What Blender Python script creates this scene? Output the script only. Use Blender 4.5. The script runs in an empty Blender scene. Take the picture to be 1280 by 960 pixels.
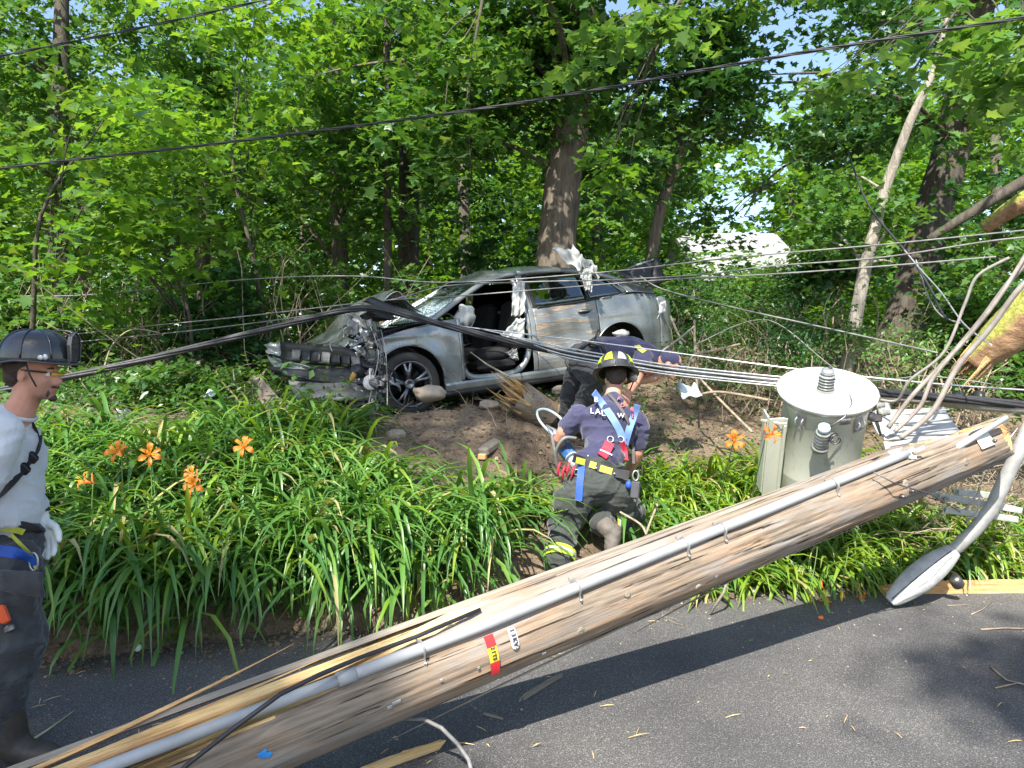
import bpy, math, random
import numpy as np
from mathutils import Vector, Matrix, noise as mnoise
from math import radians, sin, cos, pi, tan, atan2, sqrt

scene = bpy.context.scene
COL = scene.collection
R_ = random.Random(7)

# ---------------------------------------------------------------- camera
CAM = Vector((0, 0, 1.65)); FPX = 960.0
PITCH = math.atan(30 / FPX)
cd = bpy.data.cameras.new('camera'); cam = bpy.data.objects.new('camera', cd); COL.objects.link(cam)
cd.sensor_width = 36; cd.lens = 36 * FPX / 1280; cd.clip_start = .05; cd.clip_end = 1000
cam.location = CAM; cam.rotation_euler = (pi / 2 - PITCH, 0, 0)
scene.camera = cam

# ---------------------------------------------------------------- sky, sun, exposure
SUN_EL, SUN_AZ = radians(48), radians(197)       # azimuth clockwise from +Y: behind the camera, a little left
w = bpy.data.worlds.new("World"); scene.world = w; w.use_nodes = True
nt = w.node_tree; nt.nodes.clear()
sky = nt.nodes.new('ShaderNodeTexSky'); sky.sky_type = 'NISHITA'; sky.sun_disc = False
sky.sun_elevation = SUN_EL; sky.sun_rotation = SUN_AZ
bg = nt.nodes.new('ShaderNodeBackground'); bg.inputs[1].default_value = .125
wo = nt.nodes.new('ShaderNodeOutputWorld')
nt.links.new(sky.outputs[0], bg.inputs[0]); nt.links.new(bg.outputs[0], wo.inputs[0])
sd = bpy.data.lights.new('sun', 'SUN'); sd.energy = 4.9; sd.angle = radians(.53); sd.color = (1, .95, .86)
sun = bpy.data.objects.new('sun', sd); COL.objects.link(sun)
SUNV = Vector((sin(SUN_AZ) * cos(SUN_EL), cos(SUN_AZ) * cos(SUN_EL), sin(SUN_EL)))   # towards the sun
sun.rotation_euler = SUNV.to_track_quat('Z', 'Y').to_euler()
scene.view_settings.view_transform = 'Standard'; scene.view_settings.look = 'None'
scene.view_settings.gamma = 1; scene.view_settings.exposure = 1.28
scene.render.engine = 'CYCLES'
scene.cycles.max_bounces = 10; scene.cycles.diffuse_bounces = 4; scene.cycles.transparent_max_bounces = 8
scene.cycles.transmission_bounces = 6; scene.cycles.sample_clamp_indirect = 6

# ---------------------------------------------------------------- helpers
def P(px, py, d):
    """point at depth d (metres along +Y) on the sight line of photo pixel px, py"""
    x = (px - 640) / FPX; u = -(py - 480) / FPX
    v = Vector((x, cos(PITCH) + u * sin(PITCH), -sin(PITCH) + u * cos(PITCH)))
    return CAM + v * (d / v.y)
def proj(v):
    y = v[1] * cos(PITCH) - (v[2] - 1.65) * sin(PITCH)
    u = v[1] * sin(PITCH) + (v[2] - 1.65) * cos(PITCH)
    return 640 + FPX * v[0] / y, 480 - FPX * u / y
def lerp(a, b, t): return a + (b - a) * t
def smooth(t):
    t = np.clip(t, 0, 1); return t * t * (3 - 2 * t)

def hash3(ix, iy, iz, seed):
    n = (ix.astype(np.int64) * 374761393 + iy.astype(np.int64) * 668265263 + iz.astype(np.int64) * 2147483647 + seed * 974711) & 0xffffffff
    n = ((n ^ (n >> 13)) * 1274126177) & 0xffffffff
    n = n ^ (n >> 16)
    return (n & 0xffff) / 65535.0
def vnoise(p, seed=0):
    """value noise, p (n,3) -> (n,) in -1..1"""
    i = np.floor(p).astype(np.int64); f = p - i; f = f * f * (3 - 2 * f)
    r = 0
    for dx in (0, 1):
        for dy in (0, 1):
            for dz in (0, 1):
                wgt = (f[:, 0] if dx else 1 - f[:, 0]) * (f[:, 1] if dy else 1 - f[:, 1]) * (f[:, 2] if dz else 1 - f[:, 2])
                r = r + wgt * hash3(i[:, 0] + dx, i[:, 1] + dy, i[:, 2] + dz, seed)
    return r * 2 - 1
def fbm(p, oct=4, seed=0):
    a, s, r = 1.0, 1.0, 0
    for k in range(oct):
        r = r + a * vnoise(p * s, seed + k * 17); a *= .5; s *= 2.03
    return r

def tag(o, label=None, cat=None, group=None, kind=None):
    if label: o['label'] = label
    if cat: o['category'] = cat
    if group: o['group'] = group
    if kind: o['kind'] = kind
    return o
def empty(name, loc, label=None, cat=None, group=None, mat=None):
    o = bpy.data.objects.new(name, None); COL.objects.link(o)
    if mat is not None: o.matrix_world = mat
    else: o.location = loc
    o.empty_display_size = .1
    o['_m'] = [c for r in (mat if mat is not None else Matrix.Translation(loc)) for c in r]
    return tag(o, label, cat, group)
def wmat(o):
    m = o['_m']; return Matrix([m[0:4], m[4:8], m[8:12], m[12:16]])
def frame(axis, up=Vector((0, 0, 1))):
    """3x3 with Z along axis"""
    z = Vector(axis).normalized(); x = Vector(up).cross(z)
    if x.length < 1e-4: x = Vector((1, 0, 0)).cross(z)
    x.normalize(); y = z.cross(x)
    return Matrix((x, y, z)).transposed()

class MB:
    def __init__(s): s.v = []; s.f = []; s.m = []; s.sm = []
    def add(s, vs, fs, mi=0, sm=True):
        b = len(s.v); s.v.extend(tuple(x) for x in vs)
        for f in fs: s.f.append([i + b for i in f]); s.m.append(mi); s.sm.append(sm)
        return s
    def box(s, c, size, rot=None, mi=0, bev=0.0, taper=1.0):
        hx, hy, hz = [q / 2 for q in size]; c = Vector(c); r = rot or Matrix.Identity(3)
        b = min(bev, hx * .9, hy * .9, hz * .9)
        if b <= 0:
            vs = [(sx * hx * (taper if sz > 0 else 1), sy * hy * (taper if sz > 0 else 1), sz * hz) for sx in (-1, 1) for sy in (-1, 1) for sz in (-1, 1)]
            fs = [(0, 1, 3, 2), (4, 6, 7, 5), (0, 4, 5, 1), (2, 3, 7, 6), (0, 2, 6, 4), (1, 5, 7, 3)]
            return s.add([c + r @ Vector(q) for q in vs], fs, mi, False)
        # chamfered box: rings of octagons
        ring = lambda x, y: [(x - b, -y), (x, -y + b), (x, y - b), (x - b, y), (-x + b, y), (-x, y - b), (-x, -y + b), (-x + b, -y)]
        lv = [(-hz, b, 1), (-hz + b, 0, 1), (hz - b, 0, taper), (hz, b, taper)]
        vs = []
        for z, ins, tp in lv: vs += [(x, y, z) for x, y in ring((hx - ins) * tp, (hy - ins) * tp)]
        fs = [list(range(7, -1, -1)), list(range(24, 32))]
        for k in range(3):
            for i in range(8): fs.append((k * 8 + i, k * 8 + (i + 1) % 8, k * 8 + 8 + (i + 1) % 8, k * 8 + 8 + i))
        return s.add([c + r @ Vector(q) for q in vs], fs, mi, False)
    def tube(s, pts, rad, n=8, mi=0, cap=True, sm=True, flat=1.0, up=Vector((0, 0, 1))):
        pts = [Vector(p) for p in pts]
        if not hasattr(rad, '__len__'): rad = [rad] * len(pts)
        vs, fs = [], []
        prevx = None
        for k, p in enumerate(pts):
            t = (pts[min(k + 1, len(pts) - 1)] - pts[max(k - 1, 0)])
            if t.length < 1e-9: t = Vector((0, 0, 1))
            t.normalize()
            if prevx is None:
                x = Vector(up).cross(t)
                if x.length < 1e-3: x = Vector((1, 0, 0)).cross(t)
            else:
                x = prevx - t * prevx.dot(t)
            x.normalize(); prevx = x; y = t.cross(x)
            for i in range(n):
                a = 2 * pi * i / n
                vs.append(p + x * (cos(a) * rad[k]) + y * (sin(a) * rad[k] * flat))
        for k in range(len(pts) - 1):
            for i in range(n):
                j = (i + 1) % n
                fs.append((k * n + i, k * n + j, (k + 1) * n + j, (k + 1) * n + i))
        if cap:
            fs.append(list(range(n - 1, -1, -1))); b = (len(pts) - 1) * n; fs.append([b + i for i in range(n)])
        return s.add(vs, fs, mi, sm)
    def lathe(s, prof, origin=(0, 0, 0), axis=(0, 0, 1), n=24, mi=0, sm=True, scale=(1, 1), up=Vector((0, 1, 0)), arc=(0, 2 * pi), cap=True):
        """prof: list of (r, h)"""
        F = frame(axis, up); o = Vector(origin); vs, fs = [], []
        full = abs(arc[1] - arc[0] - 2 * pi) < 1e-6; m = n if full else n + 1
        for r, h in prof:
            for i in range(m):
                a = arc[0] + (arc[1] - arc[0]) * i / n
                vs.append(o + F @ Vector((cos(a) * r * scale[0], sin(a) * r * scale[1], h)))
        for k in range(len(prof) - 1):
            for i in range(n):
                j = (i + 1) % m
                fs.append((k * m + i, k * m + j, (k + 1) * m + j, (k + 1) * m + i))
        if full and cap:
            if prof[0][0] > 1e-5: fs.append(list(range(m - 1, -1, -1)))
            if prof[-1][0] > 1e-5: fs.append([(len(prof) - 1) * m + i for i in range(m)])
        return s.add(vs, fs, mi, sm)
    def ell(s, c, r, rot=None, n=16, m=10, mi=0, noise=0, seed=0):
        c = Vector(c); rr = rot or Matrix.Identity(3); vs, fs = [], []
        for k in range(m + 1):
            ph = pi * k / m
            for i in range(n):
                a = 2 * pi * i / n; d = Vector((sin(ph) * cos(a), sin(ph) * sin(a), cos(ph)))
                q = 1 + (noise * mnoise.noise(d * 1.7 + Vector((seed, seed * .3, 0))) if noise else 0)
                vs.append(c + rr @ Vector((d.x * r[0] * q, d.y * r[1] * q, d.z * r[2] * q)))
        for k in range(m):
            for i in range(n):
                j = (i + 1) % n; fs.append((k * n + i, k * n + n + i, k * n + n + j, k * n + j))
        return s.add(vs, fs, mi)
    def grid(s, fn, nu, nv, mi=0, sm=True, flip=False):
        vs = [fn(i / nu, j / nv) for i in range(nu + 1) for j in range(nv + 1)]; fs = []
        for i in range(nu):
            for j in range(nv):
                a = i * (nv + 1) + j; q = (a, a + nv + 1, a + nv + 2, a + 1)
                fs.append(q[::-1] if flip else q)
        return s.add(vs, fs, mi, sm)
    def prism(s, poly, depth, origin=(0, 0, 0), rot=None, mi=0, sm=False):
        """poly in local XY, extruded along local Z by depth (centred)"""
        o = Vector(origin); r = rot or Matrix.Identity(3); n = len(poly)
        vs = [o + r @ Vector((x, y, -depth / 2)) for x, y in poly] + [o + r @ Vector((x, y, depth / 2)) for x, y in poly]
        fs = [list(range(n - 1, -1, -1)), list(range(n, 2 * n))] + [(i, (i + 1) % n, n + (i + 1) % n, n + i) for i in range(n)]
        return s.add(vs, fs, mi, sm)
    def mesh(s, name, mats, M=None):
        me = bpy.data.meshes.new(name)
        v = s.v
        if M is not None: v = [M @ Vector(q) for q in v]
        me.from_pydata([tuple(q) for q in v], [], s.f)
        for m in (mats if isinstance(mats, (list, tuple)) else [mats]): me.materials.append(m)
        me.polygons.foreach_set('material_index', s.m); me.polygons.foreach_set('use_smooth', s.sm)
        me.validate(); me.update(); return me
    def build(s, name, mats, parent=None, label=None, cat=None, group=None, kind=None, loc=None, local=False, solid=0, sub=0):
        """vertices in world space; the object gets its origin at loc or at its parent's frame"""
        if parent is not None:
            M = None if local else wmat(parent).inverted()
        else:
            if loc is None:
                a = np.array([tuple(q) for q in s.v]); loc = Vector(((a[:, 0].min() + a[:, 0].max()) / 2, (a[:, 1].min() + a[:, 1].max()) / 2, a[:, 2].min()))
            M = Matrix.Translation(-Vector(loc))
        o = bpy.data.objects.new(name, s.mesh(name, mats, M)); COL.objects.link(o)
        if parent is not None: 
            o.parent = parent; o['_m'] = list(parent['_m'])
        else:
            o.location = loc; o['_m'] = [c for r in Matrix.Translation(loc) for c in r]
        if solid:
            md = o.modifiers.new('thickness', 'SOLIDIFY'); md.thickness = solid; md.offset = 0
        if sub:
            md = o.modifiers.new('rounding', 'SUBSURF'); md.levels = sub; md.render_levels = sub
        return tag(o, label, cat, group, kind)

def np_mesh(name, V, F, mats, smooth_=True, mi=None):
    """V (n,3) array, F (m,k) array of equal-sized faces"""
    me = bpy.data.meshes.new(name); n, m, k = len(V), len(F), F.shape[1]
    me.vertices.add(n); me.vertices.foreach_set('co', np.ascontiguousarray(V, dtype=np.float32).ravel())
    me.loops.add(m * k); me.loops.foreach_set('vertex_index', np.ascontiguousarray(F, dtype=np.int32).ravel())
    me.polygons.add(m); me.polygons.foreach_set('loop_start', np.arange(0, m * k, k, dtype=np.int32))
    me.polygons.foreach_set('loop_total', np.full(m, k, dtype=np.int32))
    me.polygons.foreach_set('use_smooth', np.full(m, smooth_, dtype=bool))
    if mi is not None: me.polygons.foreach_set('material_index', mi.astype(np.int32))
    for q in (mats if isinstance(mats, (list, tuple)) else [mats]): me.materials.append(q)
    me.update(calc_edges=True); return me
def np_obj(name, me, parent=None, loc=(0, 0, 0), **k):
    o = bpy.data.objects.new(name, me); COL.objects.link(o)
    if parent is not None: o.parent = parent; o['_m'] = list(parent['_m'])
    else: o.location = loc; o['_m'] = [c for r in Matrix.Translation(loc) for c in r]
    return tag(o, **k)

# ---------------------------------------------------------------- materials
def nodes(name):
    m = bpy.data.materials.new(name); m.use_nodes = True; t = m.node_tree
    b = t.nodes['Principled BSDF']; return m, t, b
def N(t, kind, **k):
    n = t.nodes.new(kind)
    for a, v in k.items():
        if a.startswith('i_'): n.inputs[a[2:].replace('_', ' ')].default_value = v
        else: setattr(n, a, v)
    return n
def coords(t, scale=(1, 1, 1), rot=(0, 0, 0), kind='Object'):
    tc = N(t, 'ShaderNodeTexCoord'); mp = N(t, 'ShaderNodeMapping'); t.links.new(tc.outputs[kind], mp.inputs[0])
    mp.inputs['Scale'].default_value = scale; mp.inputs['Rotation'].default_value = rot; return mp.outputs[0]
def nz(t, vec, scale, detail=5, rough=.6, dist=0):
    n = N(t, 'ShaderNodeTexNoise'); n.inputs['Scale'].default_value = scale; n.inputs['Detail'].default_value = detail
    n.inputs['Roughness'].default_value = rough; n.inputs['Distortion'].default_value = dist
    t.links.new(vec, n.inputs['Vector']); return n.outputs['Fac']
def ramp(t, fac, stops):
    r = N(t, 'ShaderNodeValToRGB'); e = r.color_ramp.elements
    while len(e) < len(stops): e.new(.5)
    for i, (p, c) in enumerate(stops): e[i].position = p; e[i].color = (*c, 1) if len(c) == 3 else c
    t.links.new(fac, r.inputs[0]); return r.outputs[0]
def mix(t, fac, a, b, blend='MIX'):
    n = N(t, 'ShaderNodeMix', data_type='RGBA', blend_type=blend)
    for s, v in ((0, fac), (6, a), (7, b)):
        if hasattr(v, 'links'): t.links.new(v, n.inputs[s])
        elif isinstance(v, (tuple, list)): n.inputs[s].default_value = (*v[:3], 1)
        else: n.inputs[s].default_value = v
    return n.outputs[2]
def bump(t, b, h, strength=.4, dist=.01, chain=None):
    n = N(t, 'ShaderNodeBump'); n.inputs['Strength'].default_value = strength; n.inputs['Distance'].default_value = dist
    t.links.new(h, n.inputs['Height'])
    if chain is not None: t.links.new(chain, n.inputs['Normal'])
    t.links.new(n.outputs[0], b.inputs['Normal']); return n.outputs[0]
def pm(name, col, rough=.6, metal=0.0, col2=None, nscale=6, bscale=40, bstr=.15, bdist=.004, spec=.5, coat=0, scale=(1, 1, 1), lo=.35, hi=.65, rvar=.12):
    m, t, b = nodes(name)
    v = coords(t, scale)
    f = nz(t, v, nscale)
    c2 = col2 or tuple(c * .72 for c in col)
    t.links.new(ramp(t, f, [(lo, c2), (hi, col)]), b.inputs['Base Color'])
    b.inputs['Metallic'].default_value = metal; b.inputs['Specular IOR Level'].default_value = spec
    b.inputs['Coat Weight'].default_value = coat; b.inputs['Coat Roughness'].default_value = .12
    g = ramp(t, nz(t, v, nscale * 2.7), [(.3, (max(rough - rvar, .02),) * 3), (.7, (min(rough + rvar, 1),) * 3)])
    t.links.new(g, b.inputs['Roughness'])
    if bstr: bump(t, b, nz(t, v, bscale, 4), bstr, bdist)
    return m

def leaf_mat(name, cols, transl=.4, rough=.38, dark=None):
    m, t, b = nodes(name)
    g = N(t, 'ShaderNodeNewGeometry')
    c = ramp(t, g.outputs['Random Per Island'], [(i / (len(cols) - 1), q) for i, q in enumerate(cols)])
    v = coords(t); f = nz(t, v, 1.3, 2)
    c = mix(t, f, c, mix(t, .5, c, (.03, .12, .03)), 'MIX')
    t.links.new(c, b.inputs['Base Color']); b.inputs['Roughness'].default_value = rough
    b.inputs['Specular IOR Level'].default_value = .55
    tr = N(t, 'ShaderNodeBsdfTranslucent')
    t.links.new(mix(t, 1.0, c, (1.9, 1.7, .6), 'MULTIPLY'), tr.inputs['Color'])
    ms = N(t, 'ShaderNodeMixShader'); ms.inputs[0].default_value = transl
    t.links.new(b.outputs[0], ms.inputs[1]); t.links.new(tr.outputs[0], ms.inputs[2])
    t.links.new(ms.outputs[0], t.nodes['Material Output'].inputs['Surface'])
    return m

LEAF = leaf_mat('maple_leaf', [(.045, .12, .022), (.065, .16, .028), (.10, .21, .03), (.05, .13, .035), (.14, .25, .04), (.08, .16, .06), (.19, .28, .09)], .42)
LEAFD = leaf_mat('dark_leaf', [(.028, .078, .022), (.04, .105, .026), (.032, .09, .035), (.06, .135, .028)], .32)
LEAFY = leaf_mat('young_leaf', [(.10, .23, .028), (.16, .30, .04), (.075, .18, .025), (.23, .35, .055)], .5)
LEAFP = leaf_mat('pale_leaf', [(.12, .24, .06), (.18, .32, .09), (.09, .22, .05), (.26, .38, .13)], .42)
BLADE = leaf_mat('daylily_blade', [(.07, .17, .032), (.105, .235, .04), (.15, .30, .055), (.08, .19, .05), (.22, .36, .06)], .3, .36)
BLADEY = leaf_mat('yellow_daylily_blade', [(.16, .28, .02), (.28, .40, .04), (.20, .34, .03), (.34, .42, .06)], .35, .4)
DRYB = leaf_mat('dry_blade', [(.42, .33, .14), (.5, .42, .2), (.33, .24, .1)], .2, .7)

def bark_mat(name, c1, c2, sc=14):
    m, t, b = nodes(name); v = coords(t, (1, 1, .22))
    f = nz(t, v, sc, 6, .7, .6)
    t.links.new(ramp(t, f, [(.3, c1), (.62, c2)]), b.inputs['Base Color']); b.inputs['Roughness'].default_value = .9
    bump(t, b, f, 1.0, .03); return m
BARK = bark_mat('grey_brown_bark', (.04, .032, .024), (.17, .14, .105))
BARKD = bark_mat('dark_bark', (.025, .02, .015), (.10, .085, .065))
BARKP = bark_mat('pale_bark', (.16, .14, .11), (.38, .34, .28), 18)
STEM = pm('green_stem', (.12, .22, .05), .6)
TWIG = pm('dry_twig', (.36, .29, .21), .85, col2=(.2, .15, .1), nscale=20)

# ground
m, t, b = nodes('soil'); v = coords(t)
f1 = nz(t, v, 1.6, 6, .65); f2 = nz(t, v, 22, 6, .7); f3 = nz(t, v, 90, 3, .6)
c = ramp(t, f1, [(.3, (.11, .082, .056)), (.5, (.23, .175, .122)), (.7, (.34, .27, .19))])
c = mix(t, .55, c, ramp(t, f2, [(.32, (.05, .035, .025)), (.52, (.17, .125, .085)), (.72, (.38, .30, .21))]))
t.links.new(c, b.inputs['Base Color']); b.inputs['Roughness'].default_value = .95; b.inputs['Specular IOR Level'].default_value = .15
n1 = bump(t, b, f2, .9, .04); bump(t, b, f3, .7, .012, n1); SOIL = m
m, t, b = nodes('asphalt'); v = coords(t)
f1 = nz(t, v, .9, 3); vo = N(t, 'ShaderNodeTexVoronoi'); vo.inputs['Scale'].default_value = 130; t.links.new(v, vo.inputs['Vector'])
f2 = nz(t, v, 160, 4, .8); f3 = nz(t, v, 45, 4, .7)
c = ramp(t, f2, [(.34, (.028, .029, .032)), (.52, (.088, .087, .087)), (.66, (.29, .28, .265))])
sp = ramp(t, vo.outputs['Color'], [(.0, (.6, .6, .6)), (.72, (1, 1, 1)), (.9, (1.8, 1.76, 1.66))])
c = mix(t, .85, c, mix(t, 1.0, c, sp, 'MULTIPLY'))
c = mix(t, 1.0, c, ramp(t, f1, [(.3, (.74, .74, .77)), (.7, (1.32, 1.29, 1.24))]), 'MULTIPLY')
t.links.new(c, b.inputs['Base Color']); b.inputs['Roughness'].default_value = .82; b.inputs['Specular IOR Level'].default_value = .3
n1 = bump(t, b, vo.outputs['Distance'], .5, .004); bump(t, b, f2, .6, .004, n1); ASPH = m

# ---------------------------------------------------------------- terrain
def edge_y(x):
    x = np.asarray(x, float)
    return np.interp(x, [-60, -2.5, -.93, 1.69, 3.8, 60], [-12.5, 4.17, 4.63, 5.42, 5.75, 14]) + .035 * np.sin(x * 3.1) + .02 * np.sin(x * 9.3 + 1)
SL = np.array([[-1, -.05], [0, -.03], [.10, .035], [.17, .10], [.28, .30], [.6, .41], [1.4, .72], [2.6, 1.10], [3.4, 1.09], [4.6, 1.14], [8, 1.4], [14, 1.7], [30, 2.4], [300, 8]])
SR = np.array([[-1, -.05], [0, -.03], [.3, .06], [.6, .16], [1.0, .33], [1.5, .55], [2.6, 1.0], [3.4, 1.28], [4.0, 1.5], [5, 1.62], [8, 1.9], [14, 2.0], [30, 2.6], [300, 8]])
def terr(x, y, rough=True):
    x = np.atleast_1d(np.asarray(x, float)); y = np.atleast_1d(np.asarray(y, float))
    s = y - edge_y(x); wgt = smooth((x + .6) / 2.4)
    z = np.interp(s, SL[:, 0], SL[:, 1]) * (1 - wgt) + np.interp(s, SR[:, 0], SR[:, 1]) * wgt
    z = z + .13 * np.exp(-((x + .05) ** 2 / .8 + (y - 7.0) ** 2 / .25))
    if rough:
        p = np.stack([x, y, np.zeros_like(x)], 1)
        k = np.clip(s * 4, 0, 1)
        z = z + k * (.05 * fbm(p * 1.6, 3, 3) + .028 * fbm(p * 7, 3, 9)) + np.clip(s * 8, 0, 1) * .010 * fbm(p * 25, 2, 5)
    return z
def TZ(x, y): return float(terr(x, y)[0])
def onT(px, py, d0=4.0, d1=30):
    """where the sight line of a photo pixel meets the ground"""
    for k in range(600):
        d = d0 + (d1 - d0) * (k / 600) ** 1.5
        q = P(px, py, d)
        if q.z <= TZ(q.x, q.y): return Vector((q.x, q.y, TZ(q.x, q.y)))
    return P(px, py, d1)

xs = np.concatenate([-np.geomspace(80, 6.2, 26), np.linspace(-6, 7, 270), np.geomspace(7.2, 80, 26)])
ss = np.concatenate([np.linspace(-.25, .6, 44), np.linspace(.63, 7, 120), np.geomspace(7.2, 160, 40)])
X, S = np.meshgrid(xs, ss, indexing='ij'); Y = S + edge_y(X)
Zt = terr(X.ravel(), Y.ravel()).reshape(X.shape)
# the cut bank overhangs a little: pull the steep part of the face towards the road
V = np.stack([X.ravel(), Y.ravel(), Zt.ravel()], 1)
nf = fbm(V * np.array([5, 5, 9.0]), 3, 41).reshape(X.shape)
Y2 = Y + np.where((S > .1) & (S < .5), .045 * nf, 0)
V = np.stack([X.ravel(), Y2.ravel(), Zt.ravel()], 1)
nu, nv = len(xs), len(ss); a = (np.arange(nu - 1)[:, None] * nv + np.arange(nv - 1)[None]).ravel()
np_obj('ground', np_mesh('ground', V, np.stack([a, a + nv, a + nv + 1, a + 1], 1), SOIL), kind='structure')
xr = np.linspace(-80, 80, 321); yr0 = edge_y(xr)
V = np.concatenate([np.stack([xr, yr0 + .22, np.zeros(321)], 1), np.stack([xr, yr0 - 9.5, np.zeros(321)], 1)]); a = np.arange(320)
np_obj('road', np_mesh('road', V, np.stack([a, a + 321, a + 322, a + 1], 1), ASPH), kind='structure')
V = np.concatenate([np.stack([xr, yr0 - 9.4, np.full(321, -.006)], 1), np.stack([xr, yr0 - 120, np.full(321, .5)], 1)])
np_obj('far_verge', np_mesh('far_verge', V, np.stack([a, a + 321, a + 322, a + 1], 1), SOIL), kind='structure')
# ---------------------------------------------------------------- foliage
def _fan(rim, zc=0.0, fold=.0):
    v = [(0, .42, zc)] + [(x, y, fold * abs(x) - .12 * y * y) for x, y in rim]
    f = [(0, 1 + i, 1 + (i + 1) % len(rim)) for i in range(len(rim))]
    return np.array(v, float), np.array(f)
MAPLE = _fan([(0, 0), (.24, .04), (.52, .05), (.37, .28), (.63, .54), (.37, .58), (.22, .68), (0, 1.08), (-.22, .68), (-.37, .58), (-.63, .54), (-.37, .28), (-.52, .05), (-.24, .04)], -.03, .12)
OVAL = (np.array([(0, 0, 0), (.27, .42, .05), (0, 1, -.1), (-.27, .42, .05), (0, .45, -.03)], float), np.array([(4, 0, 1), (4, 1, 2), (4, 2, 3), (4, 3, 0)]))
DIAM = (np.array([(0, 0, 0), (.42, .45, .1), (0, 1, -.12), (-.42, .45, .1)], float), np.array([(0, 1, 2), (0, 2, 3)]))
ROUGHL = _fan([(0, 0), (.45, .12), (.55, .5), (.2, .6), (0, 1.0), (-.25, .6), (-.55, .5), (-.45, .12)], -.04, .12)

def leaves_arr(base, pos, size, rng, tilt=.7, droop=.35, az=None):
    n = len(pos); bv, bf = base
    if az is None: az = rng.uniform(0, 2 * pi, n)
    tl = rng.normal(0, tilt, n); rl = rng.normal(0, tilt * .8, n); dr = -droop + rng.normal(0, .3, n)
    sz = size * rng.uniform(.5, 1.3, n)
    # leaf y axis = outward direction drooping; normal = up tilted
    d = np.stack([np.cos(az) * np.cos(dr), np.sin(az) * np.cos(dr), np.sin(dr)], 1)
    up = np.stack([np.sin(tl) * .9, np.sin(rl) * .9, np.ones(n)], 1)
    x = np.cross(d, up); x /= np.linalg.norm(x, axis=1)[:, None] + 1e-9
    z = np.cross(x, d)
    V = pos[:, None, :] + sz[:, None, None] * (bv[None, :, 0:1] * x[:, None] + bv[None, :, 1:2] * d[:, None] + bv[None, :, 2:3] * z[:, None])
    F = bf[None] + (np.arange(n) * len(bv))[:, None, None]
    return V.reshape(-1, 3), F.reshape(-1, bf.shape[1])

def sprays(rng, n, c, r, shell=.0):
    """spray centres inside an ellipsoid, clumped by noise"""
    out = []
    k = rng.uniform(0, 99)
    while sum(len(o) for o in out) < n:
        q = rng.normal(0, 1, (n * 4, 3)); q /= np.linalg.norm(q, axis=1)[:, None]
        q *= (rng.uniform(shell ** 3, 1, (n * 4, 1))) ** (1 / 3)
        p = q * np.array(r) + np.array(c)
        keep = vnoise(p * .95 + k, 5) > rng.uniform(-.30, .50, len(p))
        out.append(p[keep])
    return np.concatenate(out)[:n]

GAPS = [(704, 250, 24, 58, 3), (902, 222, 40, 42, 10), (905, 289, 34, 11, 10), (955, 205, 30, 26, 10), (1148, 205, 20, 34, 9), (770, 12, 30, 14, 9), (1130, 330, 14, 45, 10), (505, 215, 10, 34, 12), (1150, 130, 18, 18, 9), (965, 150, 16, 12, 9), (1225, 255, 20, 16, 9)]
def ungap(p, k=1.0, seed=0):
    """leave the openings through which the photograph shows the house and the sky"""
    y = p[:, 1]; ok = y > .3
    px = 640 + FPX * p[:, 0] / np.maximum(y, .3); py = 450 - FPX * (p[:, 2] - 1.65) / np.maximum(y, .3)
    keep = np.ones(len(p), bool)
    w = vnoise(np.stack([px / 17, py / 17, y * .6 + seed], 1), 77) * .95
    for gx, gy, rx, ry, d in GAPS:
        keep &= ~(((px - gx) ** 2 / rx ** 2 + (py - gy) ** 2 / ry ** 2 < (1 + w) * k) & (y > d - 6) & ok & ((y < 11.2) | (d > 5)))
    return keep

def crown_mesh(name, seed, c, r, n_spray, per, size, base, mat, spray_r=.38, tilt=.6, droop=.35, gap=True, keepf=None, thin=.13):
    rng = np.random.default_rng(seed)
    if base is MAPLE or base is ROUGHL: per = int(per * 1.5); size *= .80
    sc = sprays(rng, n_spray, c, r)
    if keepf is not None: sc = sc[keepf(sc)]
    n = len(sc) * per
    # leaves lie in thin tilted layers round each spray centre
    q = rng.normal(0, 1, (len(sc), per, 3)) * np.array([spray_r, spray_r, spray_r * thin]) * .62
    tx = rng.normal(0, .28, (len(sc), 1)); ty = rng.normal(0, .28, (len(sc), 1))
    q[..., 2] += q[..., 0] * tx + q[..., 1] * ty - .35 * (q[..., 0] ** 2 + q[..., 1] ** 2) / spray_r
    p = (sc[:, None] + q).reshape(-1, 3)
    if gap: p = p[ungap(p)]
    p = p[(p[:, 1] < 2) | (p[:, 2] > terr(p[:, 0], p[:, 1], False) + .02)]
    V, F = leaves_arr(base, p, size, rng, tilt, droop)
    return np_mesh(name, V, F, mat, True), sc

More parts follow.
